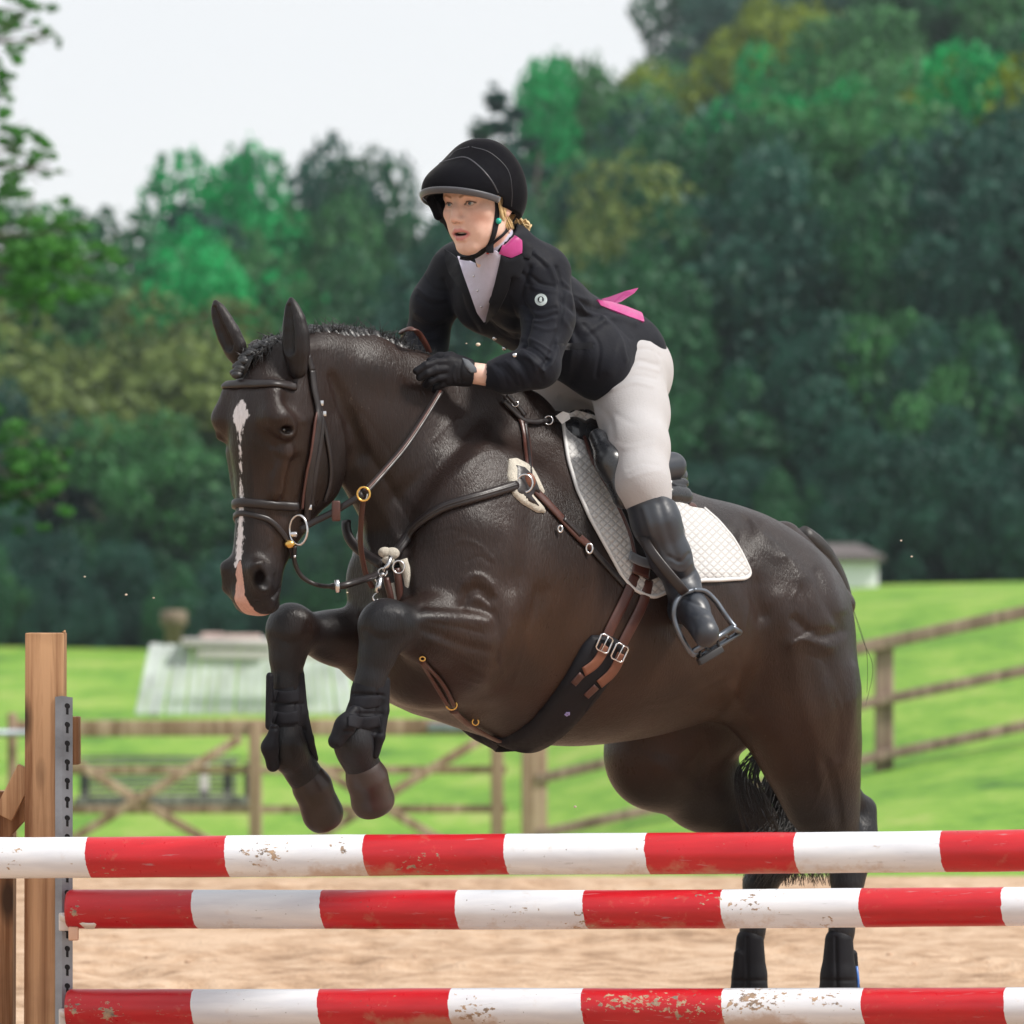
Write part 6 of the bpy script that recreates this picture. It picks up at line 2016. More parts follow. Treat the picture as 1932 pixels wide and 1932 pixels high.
# ------------------------------------------------------------------ horse: hooves, boots, ears, eyes, mane, tail
def hoof(p0, p1, r, name='hoof'):
    """horn capsule from the coronet p0 to the ground edge p1"""
    p0, p1 = np.asarray(p0), np.asarray(p1)
    ax = p1 - p0; L = np.linalg.norm(ax); ax /= L
    F = Field(p0, np.eye(3), (-0.14, -0.14, -0.14), (0.14, 0.14, 0.14), 0.004)
    fw = HF - ax * HF.dot(ax); fw /= np.linalg.norm(fw)
    F.cone(p0 + ax * 0.012, p0 + ax * (L * 0.72) + fw * 0.006, r * 0.90, r * 1.04, 0.02)
    c = p0 + ax * (L + 0.10)
    F.ell(c, (0.3, 0.3, 0.10), np.array((np.cross(ax, fw), fw, ax)), 0.012, 'sub')
    F.cone(p0 - ax * 0.012, p0 + ax * 0.006, r * 0.84, r * 0.92, 0.02)
    V, Q = F.mesh()
    return make(name, smooth(V, Q, 1), Q, M['hoof'], horse)
hoof(H(690, 1462, 0.15), H(713, 1524, 0.13), 0.050)
hoof(H(586, 1478, -0.10), H(622, 1552, -0.12), 0.048)
hoof(H(1570, 1950, 0.17), H(1560, 2010, 0.18), 0.052)
hoof(H(1402, 1950, -0.16), H(1392, 2010, -0.16), 0.052)

def horse_boot(sleeve, extra, straps, bands=()):
    P0 = sleeve[0][0]
    F = Field(P0, np.eye(3), (-0.16, -0.16, -0.36), (0.16, 0.16, 0.12), 0.0035)
    F.chain(sleeve, 0.012)
    for ch, k in extra:
        F.chain(ch, k)
    V, Q = F.mesh()
    V = smooth(V, Q, 1)
    V = sculpt(V, Q, straps)
    o = make('leg_boot', V, Q, M['neoprene'], horse)
    bb = bvh_of(V, Q)
    for pl in bands:
        mm = MB(); px_strap(mm, bb, pl, 0.028, 0.0035, 0.0005, 2, 3, only=True)
        mm.build('boot_strap', M['strap_web'], o)
    return o
nb = 0.19
horse_boot([(H(702, 1262, nb), 0.0345), (H(694, 1305, nb - 0.005), 0.037), (H(684, 1350, nb - 0.01), 0.038), (H(678, 1378, nb - 0.015), 0.040)],
           [([(H(668, 1340, nb + 0.02), 0.012), (H(652, 1368, nb + 0.02), 0.020), (H(634, 1398, nb + 0.01), 0.019)], 0.025),
            ([(H(727, 1285, nb + 0.02), 0.012), (H(724, 1340, nb + 0.02), 0.013), (H(716, 1390, nb + 0.02), 0.013), (H(708, 1424, nb + 0.01), 0.010)], 0.006)],
           [([(660, 1309), (722, 1312)], 3, -0.004), ([(655, 1345), (722, 1347)], 2, -0.003), ([(650, 1380), (718, 1382)], 3, -0.004), ([(712, 1270), (712, 1380)], 3, -0.003), ([(670, 1262), (664, 1310)], 3, -0.002)],
           [[(663, 1322), (690, 1326), (716, 1322)], [(656, 1360), (688, 1364), (716, 1360)]])
nb = -0.09
horse_boot([(H(545, 1262, nb), 0.0350), (H(541, 1310, nb), 0.0365), (H(539, 1350, nb), 0.037), (H(538, 1382, nb), 0.039)],
           [([(H(518, 1375, nb + 0.03), 0.012), (H(509, 1410, nb + 0.02), 0.017), (H(515, 1444, nb + 0.01), 0.016)], 0.02),
            ([(H(509, 1275, nb + 0.01), 0.009), (H(508, 1370, nb + 0.01), 0.010)], 0.006),
            ([(H(566, 1275, nb + 0.02), 0.011), (H(571, 1345, nb + 0.02), 0.013), (H(582, 1395, nb + 0.02), 0.013), (H(594, 1432, nb + 0.01), 0.009)], 0.006)],
           [([(510, 1268), (575, 1268)], 3, -0.003), ([(512, 1326), (572, 1328)], 2, -0.003), ([(512, 1374), (575, 1376)], 3, -0.004), ([(558, 1280), (561, 1376)], 3, -0.003)],
           [[(515, 1312), (538, 1316), (562, 1312)], [(514, 1352), (538, 1356), (562, 1352)]])
for b, u in ((0.16, 1585), (-0.17, 1417)):
    sgn = 1 if b > 0 else -1
    ob = horse_boot([(H(u - 2, 1775, b), 0.036), (H(u - 3, 1840, b), 0.044), (H(u - 4, 1900, b), 0.056), (H(u - 6, 1935, b), 0.050)],
               [([(H(u + 24 * sgn, 1800, b), 0.012), (H(u + 28 * sgn, 1870, b), 0.014), (H(u + 26 * sgn, 1900, b), 0.012)], 0.008)],
               [([(u - 8, 1770), (u - 6, 1870)], 3, -0.005), ([(u - 40, 1850), (u + 40, 1850)], 3, -0.003)])
    if sgn > 0:
        V, N_ = [], []
        m = MB()
        m.tube([H(u + 30, 1822, b + 0.02) + np.array((0, -0.02, 0)), H(u + 33, 1850, b + 0.02) + np.array((0, -0.02, 0)), H(u + 31, 1885, b + 0.02) + np.array((0, -0.02, 0))], 0.004, 8)
        m.build('blue_trim', simple('blue_trim', (0.05, 0.16, 0.50), 0.4), ob)

def ear(chain_px, d, cav, name='ear'):
    pts = [(P(u, v, d), r) for u, v, r in chain_px]
    p = pts[1][0]
    F = Field(p, np.eye(3), (-0.09, -0.09, -0.12), (0.09, 0.09, 0.16), 0.0028)
    F.chain(pts, 0.02, HFW, 0.7)
    for u, v, r in cav:
        pass
    cc = [(q + HFW * r * 1.05 + np.array((0, 0, 0.002)), r * 0.62) for q, r in pts[1:-1]]
    F.chain(cc, 0.004, mode='sub')
    V, Q = F.mesh()
    V = smooth(V, Q, 1)
    e = make(name, V, Q, M['coat'], horse, attr=dict(black=np.full(len(V), 0.55), brown=np.clip(((V - p) @ HFW) * -10, 0, 0.5), white=np.zeros(len(V)), pink=np.zeros(len(V)), dark=np.zeros(len(V))))
eb = 0.055
ear([(562, 694, 0.026), (559, 660, 0.031), (558, 630, 0.031), (555, 602, 0.023), (551, 580, 0.012), (549, 565, 0.004)], 11.435, [])
ear([(456, 686, 0.020), (443, 655, 0.026), (430, 628, 0.026), (418, 602, 0.020), (411, 584, 0.012), (406, 570, 0.004)], 11.525, [])

def horse_eyes():
    mt = simple('horse_eye', (0.018, 0.010, 0.008), 0.06, 0.2, 40, 0.0, spec=0.9)
    for s in (1, -1):
        m = MB(); m.ball(HD(0.185, 0.065, 0.0865 * s), (0.0165, 0.0165, 0.0165), n=14)
        m.build('eye', mt, horse)
horse_eyes()

def mane():
    rs = random.Random(11)
    m = MB()
    line = smooth_line([(545, 652), (590, 636), (640, 634), (700, 642), (750, 662), (795, 690), (845, 722), (900, 750)], 12)
    pts = [H(u, v, 0.0) for u, v in line]
    for i, p in enumerate(pts):
        t = i / len(pts)
        up = np.array((0, 0, 1.0))
        d = pts[min(i + 1, len(pts) - 1)] - pts[max(i - 1, 0)]; d /= np.linalg.norm(d)
        n = up - d * up.dot(d); n /= np.linalg.norm(n)
        if i % 2: continue
        # plaited rolls leaning over the crest
        for s in (0,):
            k_ = 1 + 0.35 * math.sin(i * 1.25)
            m.tube([p - n * 0.024 + HL * 0.036 + d * 0.016, p + n * 0.006 * k_ + HL * 0.014, p + n * 0.012 * k_ - HL * 0.012 - d * 0.012, p - n * 0.018 - HL * 0.034], [0.008, 0.0165, 0.0165, 0.008], 8)
    for i in range(900):
        k = rs.randrange(len(pts) - 1); f = rs.random()
        p = pts[k] * (1 - f) + pts[k + 1] * f
        d = pts[k + 1] - pts[k]; d /= np.linalg.norm(d)
        n = np.array((0, 0, 1.0)) - d * d[2]; n /= np.linalg.norm(n)
        side = HL * rs.uniform(-0.03, 0.03)
        h = rs.uniform(0.016, 0.032) * (1 + 0.5 * (rs.random() < 0.2))
        s = p + side
        m.tube([s, s + n * h * 0.7 + d * rs.uniform(-0.015, 0.012), s + n * h + d * rs.uniform(-0.03, 0.02) + side * 0.5], [0.0012, 0.0009, 0.0004], 4)
    m.build('mane', M['mane'], horse)
    m = MB()
    fl = [HD(-0.035, -0.03, 0.0), HD(-0.02, 0.02, -0.006), HD(0.0, 0.055, -0.016), HD(0.03, 0.085, -0.022), HD(0.055, 0.100, -0.02)]
    for i, p in enumerate(smooth_line(fl, 5)):
        m.ball(p + HLT * 0.006 * math.sin(i * 1.9), (0.014, 0.012, 0.010), n=7)
    for i in range(150):
        k = rs.random()
        s = HD(-0.035 + 0.05 * k, -0.03 + 0.10 * k, rs.uniform(-0.04, 0.035))
        m.tube([s, s + np.array((rs.uniform(-0.01, 0.01), 0, rs.uniform(0.002, 0.014))) + HFW * 0.01, s + HFW * rs.uniform(0.005, 0.03) + HLT * rs.uniform(-0.02, 0.02) + np.array((0, 0, rs.uniform(-0.03, 0.02)))], [0.0016, 0.0013, 0.0006], 4)
    for i in range(60):
        b = rs.uniform(-0.03, 0.012)
        m.tube([HD(-0.02, 0.03, b), HD(0.015, 0.074, b * 0.9 - 0.004), HD(0.045 + rs.uniform(0, 0.02), 0.092, b * 0.5 - 0.012)], [0.003, 0.0025, 0.0008], 5)
    m.build('forelock', M['mane'], horse)
mane()

def tail():
    rs = random.Random(8)
    m = MB()
    dock = [H(1512, 1012, 0), H(1560, 1062, 0.0), H(1586, 1120, 0.0), H(1590, 1180, -0.03)]
    m.tube(smooth_line([dock[0] + (0, 0, 0.012), dock[1] + (0, 0, 0.006), dock[2], dock[3]], 6), [0.02, 0.025, 0.028, 0.03, 0.03, 0.03] + [0.028] * 13, 10)
    for i in range(900):
        e = rs.random()
        ang = rs.uniform(0, 6.28); w = rs.uniform(0.0, 0.04)
        o = np.array((math.cos(ang) * w, math.sin(ang) * w, 0))
        s = dock[rs.choice((1, 2, 2, 3))] + o * 0.3
        s2 = H(1572, 1230, -0.05) + o * 0.6
        mid = H(1540 + rs.uniform(-10, 8), 1330, -0.06) + o * 0.8 + np.array((0, 0.05, 0))
        low = H(1530 + rs.uniform(-60, 40), 1500, -0.07) + o * 1.4 + np.array((0, 0.06, 0))
        end = H(1500 + rs.uniform(-75, 75), 1610 + rs.uniform(-30, 65), -0.05) + o * 1.5 + np.array((0, 0.03, 0))
        pts = smooth_line([s, s2, mid, low, end], 6)
        m.tube(pts, [0.0017] * 19 + [0.0013] * 4 + [0.0009, 0.0005], 4)
    for i in range(90):     # locks swung forward between the hind legs
        s = H(1500, 1400, -0.05) + np.array((0, 0.06, 0)); a = rs.uniform(-30, 25)
        pts = smooth_line([s, H(1440 + a * 0.6, 1418 + rs.uniform(-8, 14), -0.05), H(1412 + a * 0.8, 1462 + rs.uniform(-10, 10), -0.04), H(1420 + a, 1510 + rs.uniform(-15, 10), -0.03), H(1440 + a * 1.2, 1552 + rs.uniform(-10, 20), -0.02)], 6)
        m.tube(pts, 0.0011, 4)
    for i in range(2):      # stray hairs outside the haunch
        pts = smooth_line([H(1600, 1120, 0.0), H(1630 + rs.uniform(-3, 3), 1200 + rs.uniform(-10, 20), 0.05), H(1640 + rs.uniform(-6, 8), 1260, 0.05), H(1636 + rs.uniform(-12, 8), 1310 + rs.uniform(-20, 30), 0.05)], 6)
        m.tube(pts, [0.0006] * 18 + [0.0003], 4)
    m.build('tail', M['tail_hair'], horse)
tail()

# ------------------------------------------------------------------ saddle cloth, saddle, girth
def mir_h(v):
    """mirror across the centre plane of the head"""
    v = np.asarray(v, float)
    q = v - HO
    b = q @ HLT
    return v - 2 * (b[..., None] if v.ndim > 1 else b) * HLT

def both(name, mat, bvh, poly, parent, mir=mirror_b, second=True, **kw):
    V, F = px_patch(bvh, poly, **kw)
    o = make(name, V, F, mat, parent)
    o.data.set_sharp_from_angle(angle=math.radians(55))
    if second:
        o2 = make(name, mir(V), [f[::-1] for f in F], mat, parent)
        o2.data.set_sharp_from_angle(angle=math.radians(55))
    return o

def quilt(P3):
    L = W2L(P3)
    a, z = L[:, 0], L[:, 2]
    k = 2 * math.pi / 0.026
    return 0.0022 * (np.abs(np.sin((a * 0.8 + z) * k / 2)) ** 0.5 * np.abs(np.sin((a * 0.8 - z) * k / 2)) ** 0.5 - 0.5)
cloth = empty('saddle_cloth', H(1200, 900, 0))
tag(cloth, 'white quilted saddle cloth with bound edge lying under the saddle', 'saddle cloth')
PADPOLY = [(1056, 788), (1085, 776), (1130, 790), (1190, 850), (1250, 915), (1300, 958), (1325, 962), (1352, 985), (1378, 1015), (1402, 1056), (1416, 1082), (1406, 1092), (1360, 1095), (1318, 1096), (1275, 1110),
           (1232, 1128), (1212, 1122), (1190, 1110), (1172, 1088), (1144, 1038), (1110, 978), (1086, 925), (1070, 870)]
both('cloth_panel', M['pad'], HB, PADPOLY, cloth, off=0.002, thick=0.007, step=5, quilt=quilt, blur=4)
m = MB()
for seg in ([(1057, 788), (1070, 870), (1086, 925), (1110, 978), (1144, 1038), (1172, 1088), (1190, 1110), (1212, 1122), (1232, 1128), (1275, 1110), (1318, 1096), (1360, 1095), (1404, 1093), (1415, 1083), (1402, 1056), (1378, 1015), (1352, 985), (1325, 962)],):
    q = resample(seg, 5)
    P3, N3 = hits(HB, [tuple(x) for x in q], 3)
    V = [p + n * 0.006 for p, n in zip(P3, N3)]
    m.tube(V, 0.0050, 8)
twin(m.build('binding', M['pad_edge'], cloth), mirror_b)

saddle = empty('saddle', L2W(-0.28, 0, 1.62))
tag(saddle, 'dark brown leather jumping saddle under the rider, with flap, cantle and stirrups', 'saddle')
def seat():
    F = rider_field(0.004, (-0.68, -0.26, 1.40), (0.05, 0.26, 1.90))
    F.chain([(L2W(-0.11, 0, 1.690), 0.034), (L2W(-0.17, 0, 1.655), 0.036), (L2W(-0.30, 0, 1.600), 0.040), (L2W(-0.40, 0, 1.590), 0.040), (L2W(-0.455, 0, 1.606), 0.028)], 0.05, HL, 1.6)
    for s in (1, -1):
        F.chain([(L2W(-0.12, 0.055 * s, 1.655), 0.035), (L2W(-0.30, 0.10 * s, 1.59), 0.040), (L2W(-0.42, 0.09 * s, 1.560), 0.036)], 0.05)
    V, Q = F.mesh()
    V = smooth(V, Q, 2)
    return make('seat', V, Q, M['leather_black'], saddle)
seat()
# cantle rolls and rear panels seen behind the rider's leg
def blob(name, mat, parts, parent, res=0.003, k=0.006, smooth_n=2, strokes=None, mirror=True):
    pts = np.array([p for ch in parts for p, r in ch]); R = max(r for ch in parts for p, r in ch) + 0.02
    q = (pts - WO) @ AXW.T
    F = Field(WO, AXW, q.min(0) - R, q.max(0) + R, res)
    for ch in parts:
        F.chain(ch if len(ch) > 1 else ch * 2, k)
    V, Q = F.mesh()
    V = smooth(V, Q, smooth_n)
    if strokes: V = sculpt(V, Q, strokes)
    o = make(name, V, Q, mat, parent)
    if mirror:
        make(name, mirror_b(V), Q[:, ::-1], mat, parent)
    return o
blob('cantle', M['boot_leather'], [[(H(1240, 884, 0.17), 0.040), (H(1268, 880, 0.17), 0.036)]], saddle)
blob('rear_panel', M['leather_black'], [[(H(1262, 912, 0.18), 0.015), (H(1290, 912, 0.18), 0.013)], [(H(1258, 934, 0.19), 0.029), (H(1287, 937, 0.19), 0.026)]], saddle)
blob('rear_panel', M['leather_brown'], [[(H(1280, 957, 0.18), 0.021), (H(1303, 961, 0.18), 0.018)]], saddle)
FLAP = [(1088, 812), (1120, 800), (1180, 850), (1250, 940), (1285, 1010), (1272, 1070), (1235, 1092), (1212, 1096), (1194, 1070), (1180, 1010), (1150, 945), (1118, 885), (1098, 845)]
both('flap', M['leather_dark'], HB, FLAP, saddle, off=0.014, thick=0.006, step=6, smooth_poly=True, blur=8)
m = MB()
P3, N3 = hits(HB, [tuple(x) for x in resample(smooth_line([(1096, 835), (1112, 880), (1150, 945), (1180, 1010), (1193, 1068)]), 5)], 3)
V = [p + n * 0.018 for p, n in zip(P3, N3)]; m.tube(V, 0.0045, 8)
twin(m.build('flap_edge', M['leather_brown'], saddle), mirror_b)
blob('knee_block', M['leather_black'], [[(H(1128, 825, 0.20), 0.022), (H(1152, 872, 0.26), 0.032), (H(1176, 940, 0.30), 0.026)]], saddle, res=0.004, k=0.03)
blob('pommel', M['leather_black'], [[(H(1082, 786, 0.04), 0.016), (H(1110, 800, 0.05), 0.018), (H(1136, 822, 0.07), 0.016)], [(H(1108, 785, 0.01), 0.018), (H(1128, 800, 0.03), 0.016)]], saddle, mirror=True)
m = MB(); m.tube(smooth_line([H(1128, 786, 0.05), H(1140, 800, 0.075), H(1148, 820, 0.09)], 5), 0.004, 8); m.build('pommel_piping', M['silver'], saddle)
# girth with billets and buckles
girth = empty('girth', H(1060, 1300, 0.2)); tag(girth, 'black padded girth with brown straps round the belly of the horse', 'girth')
gp = [(1115, 1198), (1150, 1200), (1172, 1218), (1165, 1250), (1140, 1295), (1100, 1345), (1060, 1385), (1015, 1412), (975, 1412), (930, 1392), (960, 1385), (1000, 1358), (1040, 1310), (1072, 1262), (1095, 1220)]
both('girth_band', M['neoprene'], HB, gp, girth, off=0.003, thick=0.012, step=6, smooth_poly=True, blur=4, bulge=0.003)
# groove lines stitched on the girth and the small flower-like mark
for sp in ([(1100, 1268), (1060, 1322)], [(1130, 1290), (1100, 1335)]):
    m = MB(); px_strap(m, HB, sp, 0.004, 0.001, 0.0165, 2, 5); m.build('stitching', M['strap_web'], girth)
p, n = hit(HB, 1066, 1337)
m = MB()
for k in range(5):
    t = k * 2 * math.pi / 5 + 0.3
    e = np.cross(n, (0, 0, 1.0)); e /= np.linalg.norm(e); f = np.cross(n, e)
    m.ball(p + n * 0.0185 + e * 0.0045 * math.cos(t) + f * 0.0045 * math.sin(t), (0.003, 0.003, 0.003), n=6)
m.build('mark', simple('lilac_print', (0.30, 0.26, 0.50), 0.6), girth)
def billet(pl, w, name, mat, lift=0.003, thick=0.004, parent=girth):
    m = MB(); px_strap(m, HB, pl, w, thick, lift, 3, 5); o = m.build(name, mat, parent); twin(o, mirror_b); return o
billet([(1196, 1085), (1180, 1125), (1152, 1180), (1138, 1212)], 0.027, 'billet_strap', M['leather_brown'], 0.006)
billet([(1222, 1095), (1210, 1140), (1182, 1195), (1166, 1226)], 0.027, 'billet_strap', M['leather_brown'], 0.006)
billet([(1136, 1216), (1118, 1246), (1094, 1262)], 0.026, 'billet_end', M['leather_tan'], 0.019)
billet([(1166, 1230), (1150, 1262), (1124, 1284)], 0.026, 'billet_end', M['leather_tan'], 0.019)
billet([(1092, 1266), (1075, 1284)], 0.020, 'billet_end', M['leather_brown'], 0.018)
billet([(1120, 1288), (1100, 1306)], 0.020, 'billet_end', M['leather_brown'], 0.018)
billet([(1204, 1060), (1200, 1090)], 0.050, 'billet_guard', M['leather_brown'], 0.018)
billet([(1178, 1052), (1200, 1064), (1230, 1070)], 0.026, 'flap_strap', simple('grey_strap', (0.14, 0.15, 0.17), 0.5), 0.020)
def buckle(u, v, w, h, ang, lift, mat, parent, mirror=True):
    p, n = hit(HB, u, v)
    e = P(u + math.cos(ang), v + math.sin(ang), p[1]) - P(u, v, p[1]); e -= n * e.dot(n); e /= np.linalg.norm(e); f = np.cross(n, e)
    ring = [p + n * lift + e * w * a + f * h * b for a, b in ((-1, -.7), (-.8, -1), (.8, -1), (1, -.7), (1, .7), (.8, 1), (-.8, 1), (-1, .7))]
    m = MB(); m.tube(ring, 0.0024, 8, closed=True); m.tube([p + n * lift - e * w, p + n * (lift + 0.004) + e * w], 0.0018, 6)
    o = m.build('buckle', mat, parent)
    if mirror: twin(o, mirror_b)
    return o
buckle(1131, 1212, 0.020, 0.018, -1.1, 0.024, M['silver'], girth)
buckle(1160, 1228, 0.020, 0.018, -1.1, 0.024, M['silver'], girth)

# stirrup: leather and iron, hung on the near side (and its twin)
def stirrup():
    A = H(1305, 1116, 0.445)
    leather = smooth_line([H(1206, 1000, 0.340), H(1225, 1035, 0.395), H(1250, 1068, 0.425), H(1282, 1106, 0.45), H(1292, 1118, 0.45)], 6)
    n = np.array((-0.25, -0.95, 0.1))
    V, F = strap_geo(np.array(leather), np.array([n] * len(leather)), 0.024, 0.005, 0)
    L = [H(1308, 1113, 0.44), H(1286, 1122, 0.44), H(1273, 1142, 0.44), H(1272, 1168, 0.44), H(1283, 1198, 0.45), H(1301, 1228, 0.46), H(1310, 1236, 0.46)]
    R = [H(1308, 1113, 0.44), H(1330, 1116, 0.44), H(1350, 1134, 0.45), H(1364, 1154, 0.46), H(1377, 1172, 0.47), H(1387, 1184, 0.48)]
    tread = [H(1306, 1230, 0.46), H(1346, 1207, 0.475), H(1382, 1184, 0.485)]
    back = np.array((0.02, 0.045, -0.012))
    def geo(mf):
        m = MB()
        for ch in (L, R):
            pts = [mf(p) for p in smooth_line(ch, 6)]
            m.tube(pts, [0.0062] * 6 + [0.0068] * (len(pts) - 6), 10)
        m.tube([mf(p) for p in tread], 0.0075, 10)
        m.tube([mf(p + back) for p in tread], 0.0070, 10)
        m.tube([mf(tread[0]), mf(tread[0] + back)], 0.007, 8); m.tube([mf(tread[2]), mf(tread[2] + back)], 0.007, 8)
        for t in (0.25, 0.5, 0.75):
            p = tread[0] * (1 - t) + tread[2] * t
            m.tube([mf(p), mf(p + back)], 0.004, 6)
        m2 = MB()
        lo = [H(1318, 1250, 0.455), H(1362, 1224, 0.475)]
        m2.beam(mf(lo[0]), mf(lo[1]), 0.018, 0.020, up=(0, 1, 0.1), bev=0.003)
        for t in (0.12, 0.88):
            p = lo[0] * (1 - t) + lo[1] * t
            m2.tube([mf(p + np.array((0, 0, 0.004))), mf(p + np.array((-0.004, 0, 0.028)))], 0.0035, 6)
        return m, m2
    for mf in (lambda p: np.asarray(p), mirror_b):
        root = empty('stirrup', mf(A)); tag(root, None)
        root.parent = saddle; root.location = Vector(tuple(mf(A))) - saddle.location
        m, m2 = geo(mf)
        m.build('stirrup_iron', M['iron'], root)
        m2.build('tread_pad', M['black_pl'], root)
        ml = MB(); ml.add([mf(np.array(v)) for v in V], F if mf is not mirror_b else [f[::-1] for f in F])
        ml.build('stirrup_leather', M['leather_dark'], root)
stirrup()

def free_line(pl, d0, d1, lift=0.014, step=6):
    q = resample(smooth_line(pl), step)
    out = []
    for i, (u, v) in enumerate(q):
        d = d0 + (d1 - d0) * i / (len(q) - 1)
        p, n = hit(HB, u, v)
        if p is not None: d = min(d, p[1] - lift)
        out.append(d)
    out = np.array(out)
    for _ in range(12):
        s = out.copy(); s[1:-1] = (out[:-2] + 2 * out[1:-1] + out[2:]) / 4; out = np.minimum(out, s) * 0.5 + s * 0.5
    return np.array([P(u, v, d) for (u, v), d in zip(q, out)])

# ------------------------------------------------------------------ breastplate
bp = empty('breastplate', H(730, 1080, 0.05)); tag(bp, 'brown leather breastplate with steel rings and sheepskin pads round the shoulders and chest', 'breastplate')
def bstrap(pl, w, name='strap', mat='leather_dark', lift=0.002, thick=0.007, mirror=True, parent=None, blur=4):
    m = MB(); px_strap(m, HB, pl, w, thick, lift, blur, 5); o = m.build(name, M[mat], parent or bp)
    if mirror: twin(o, mirror_b)
    return o
bstrap([(738, 1078), (752, 1040), (785, 995), (830, 962), (880, 945), (930, 930), (972, 917)], 0.024, 'chest_strap', lift=0.004, thick=0.010, mirror=False)
bstrap([(738, 1078), (752, 1040), (785, 995), (830, 962), (880, 945), (930, 930), (972, 917)], 0.007, 'chest_strap_ridge', lift=0.013, thick=0.003, mirror=False)
L = free_line([(655, 984), (655, 1000), (663, 1020), (684, 1042), (722, 1066)], hit(HB, 700, 1020)[0][1] + 0.02, hit(HB, 722, 1066)[0][1], 0.012)
m = MB(); V, F = strap_geo(L, np.array([(-0.5, -0.8, 0.25)] * len(L)), 0.024, 0.010); m.add(V, F); m.build('chest_strap', M['leather_dark'], bp)
bstrap([(996, 912), (994, 870), (990, 830), (984, 796), (978, 785)], 0.024, 'wither_strap', 'leather_brown', 0.004, 0.006)
bstrap([(996, 912), (994, 870), (990, 830), (986, 800)], 0.010, 'wither_strap', 'leather_dark', 0.009, 0.004)
bstrap([(998, 918), (1030, 950), (1062, 985), (1085, 1010), (1112, 1034)], 0.022, 'girth_strap', 'leather_brown', 0.004, 0.006)
bstrap([(1112, 1034), (1145, 1070), (1178, 1105)], 0.016, 'girth_strap', 'leather_dark', 0.004, 0.004)
bstrap([(1058, 980), (1090, 1012)], 0.013, 'strap_end', 'leather_dark', 0.010, 0.004)
both('sheepskin_pad', M['fleece'], HB, [(958, 868), (972, 866), (1000, 880), (1012, 900), (1026, 930), (1020, 935), (1008, 920), (1003, 935), (1024, 958), (1028, 968), (1012, 968), (982, 950), (966, 935), (960, 915), (955, 900)], bp, off=0.000, thick=0.012, step=4, blur=4)
both('shoulder_plate', M['leather_dark'], HB, [(968, 882), (984, 886), (1002, 905), (1014, 934), (1004, 930), (996, 938), (1012, 958), (990, 948), (970, 930), (966, 905)], bp, off=0.011, thick=0.004, step=4, blur=4)
def ring(pts3, r=0.0028, mat='silver', parent=None, name='ring'):
    m = MB(); m.tube(pts3, r, 8, closed=True); return m.build(name, M[mat], parent or bp)
def px_ring(u, v, ru, rv, lift, bvh=None, depth=None, n=18, r=0.0028, mat='silver', parent=None, rot=0.0, yaw=0.0):
    if depth is None:
        p, nn = hit(bvh or HB, u, v); dpt = p[1] - lift
    else:
        dpt = depth
    out = []
    for t in np.linspace(0, 2 * math.pi, n, endpoint=False):
        x, y = ru * math.cos(t), rv * math.sin(t)
        x, y = x * math.cos(rot) - y * math.sin(rot), x * math.sin(rot) + y * math.cos(rot)
        out.append(P(u + x, v + y, dpt + yaw * x))
    return ring(out, r, mat, parent)
px_ring(990, 912, 15, 17, 0.028)
px_ring(1112, 1035, 6, 9, 0.018)
px_ring(1057, 998, 4, 6, 0.018)
pm, nm = hit(HB, 990, 912); mm = MB(); mm.ball(pm + nm * 0.014, (0.016, 0.01, 0.02), n=10); mm.build('rosette', M['leather_tan'], bp)
# centre: pad, clips and trigger hook
cdep = hit(HB, 735, 1085)[0][1] - 0.045
def centre():
    m = MB(); 
    for (u, v, r) in ((726, 1042, 0.016), (740, 1044, 0.018), (733, 1056, 0.015)):
        m.ball(P(u, v, cdep + 0.01), (r, 0.012, r * 0.8), n=8)
    m.tube(smooth_line([P(760, 1055, cdep + 0.03), P(768, 1085, cdep + 0.03), P(770, 1120, cdep + 0.035), P(765, 1140, cdep + 0.04)], 5), 0.011, 8)
    m.tube(smooth_line([P(738, 1100, cdep + 0.03), P(742, 1125, cdep + 0.03), P(748, 1142, cdep + 0.035)], 5), 0.009, 8)
    m.build('sheepskin_pad', M['fleece'], bp)
    m = MB(); m.tube(smooth_line([P(748, 1072, cdep + 0.02), P(752, 1100, cdep + 0.022), P(756, 1140, cdep + 0.03)], 5), 0.009, 8)
    m.tube(smooth_line([P(728, 1090, cdep + 0.02), P(736, 1120, cdep + 0.022), P(742, 1145, cdep + 0.03)], 5), 0.008, 8); m.build('centre_strap', M['leather_brown'], bp)
    m = MB()
    m.tube([P(738, 1050, cdep - 0.005), P(732, 1066, cdep - 0.012), P(724, 1078, cdep - 0.012)], [0.006, 0.005, 0.006], 8)
    m.tube([P(718, 1090, cdep - 0.012), P(714, 1108, cdep - 0.014), P(711, 1118, cdep - 0.014)], [0.006, 0.0075, 0.005], 8)
    m.tube(smooth_line([P(711, 1118, cdep - 0.014), P(704, 1126, cdep - 0.014), P(706, 1133, cdep - 0.014), P(713, 1131, cdep - 0.014)], 4), 0.0022, 6)
    m.ball(P(722, 1084, cdep - 0.012), 0.006, n=8)
    m.build('trigger_clip', M['silver'], bp)
    for u, v, a, b in ((722, 1080, 8, 8), (752, 1070, 11, 12), (714, 1092, 6, 6)):
        px_ring(u, v, a, b, 0, depth=cdep - 0.008, r=0.0022)
centre()
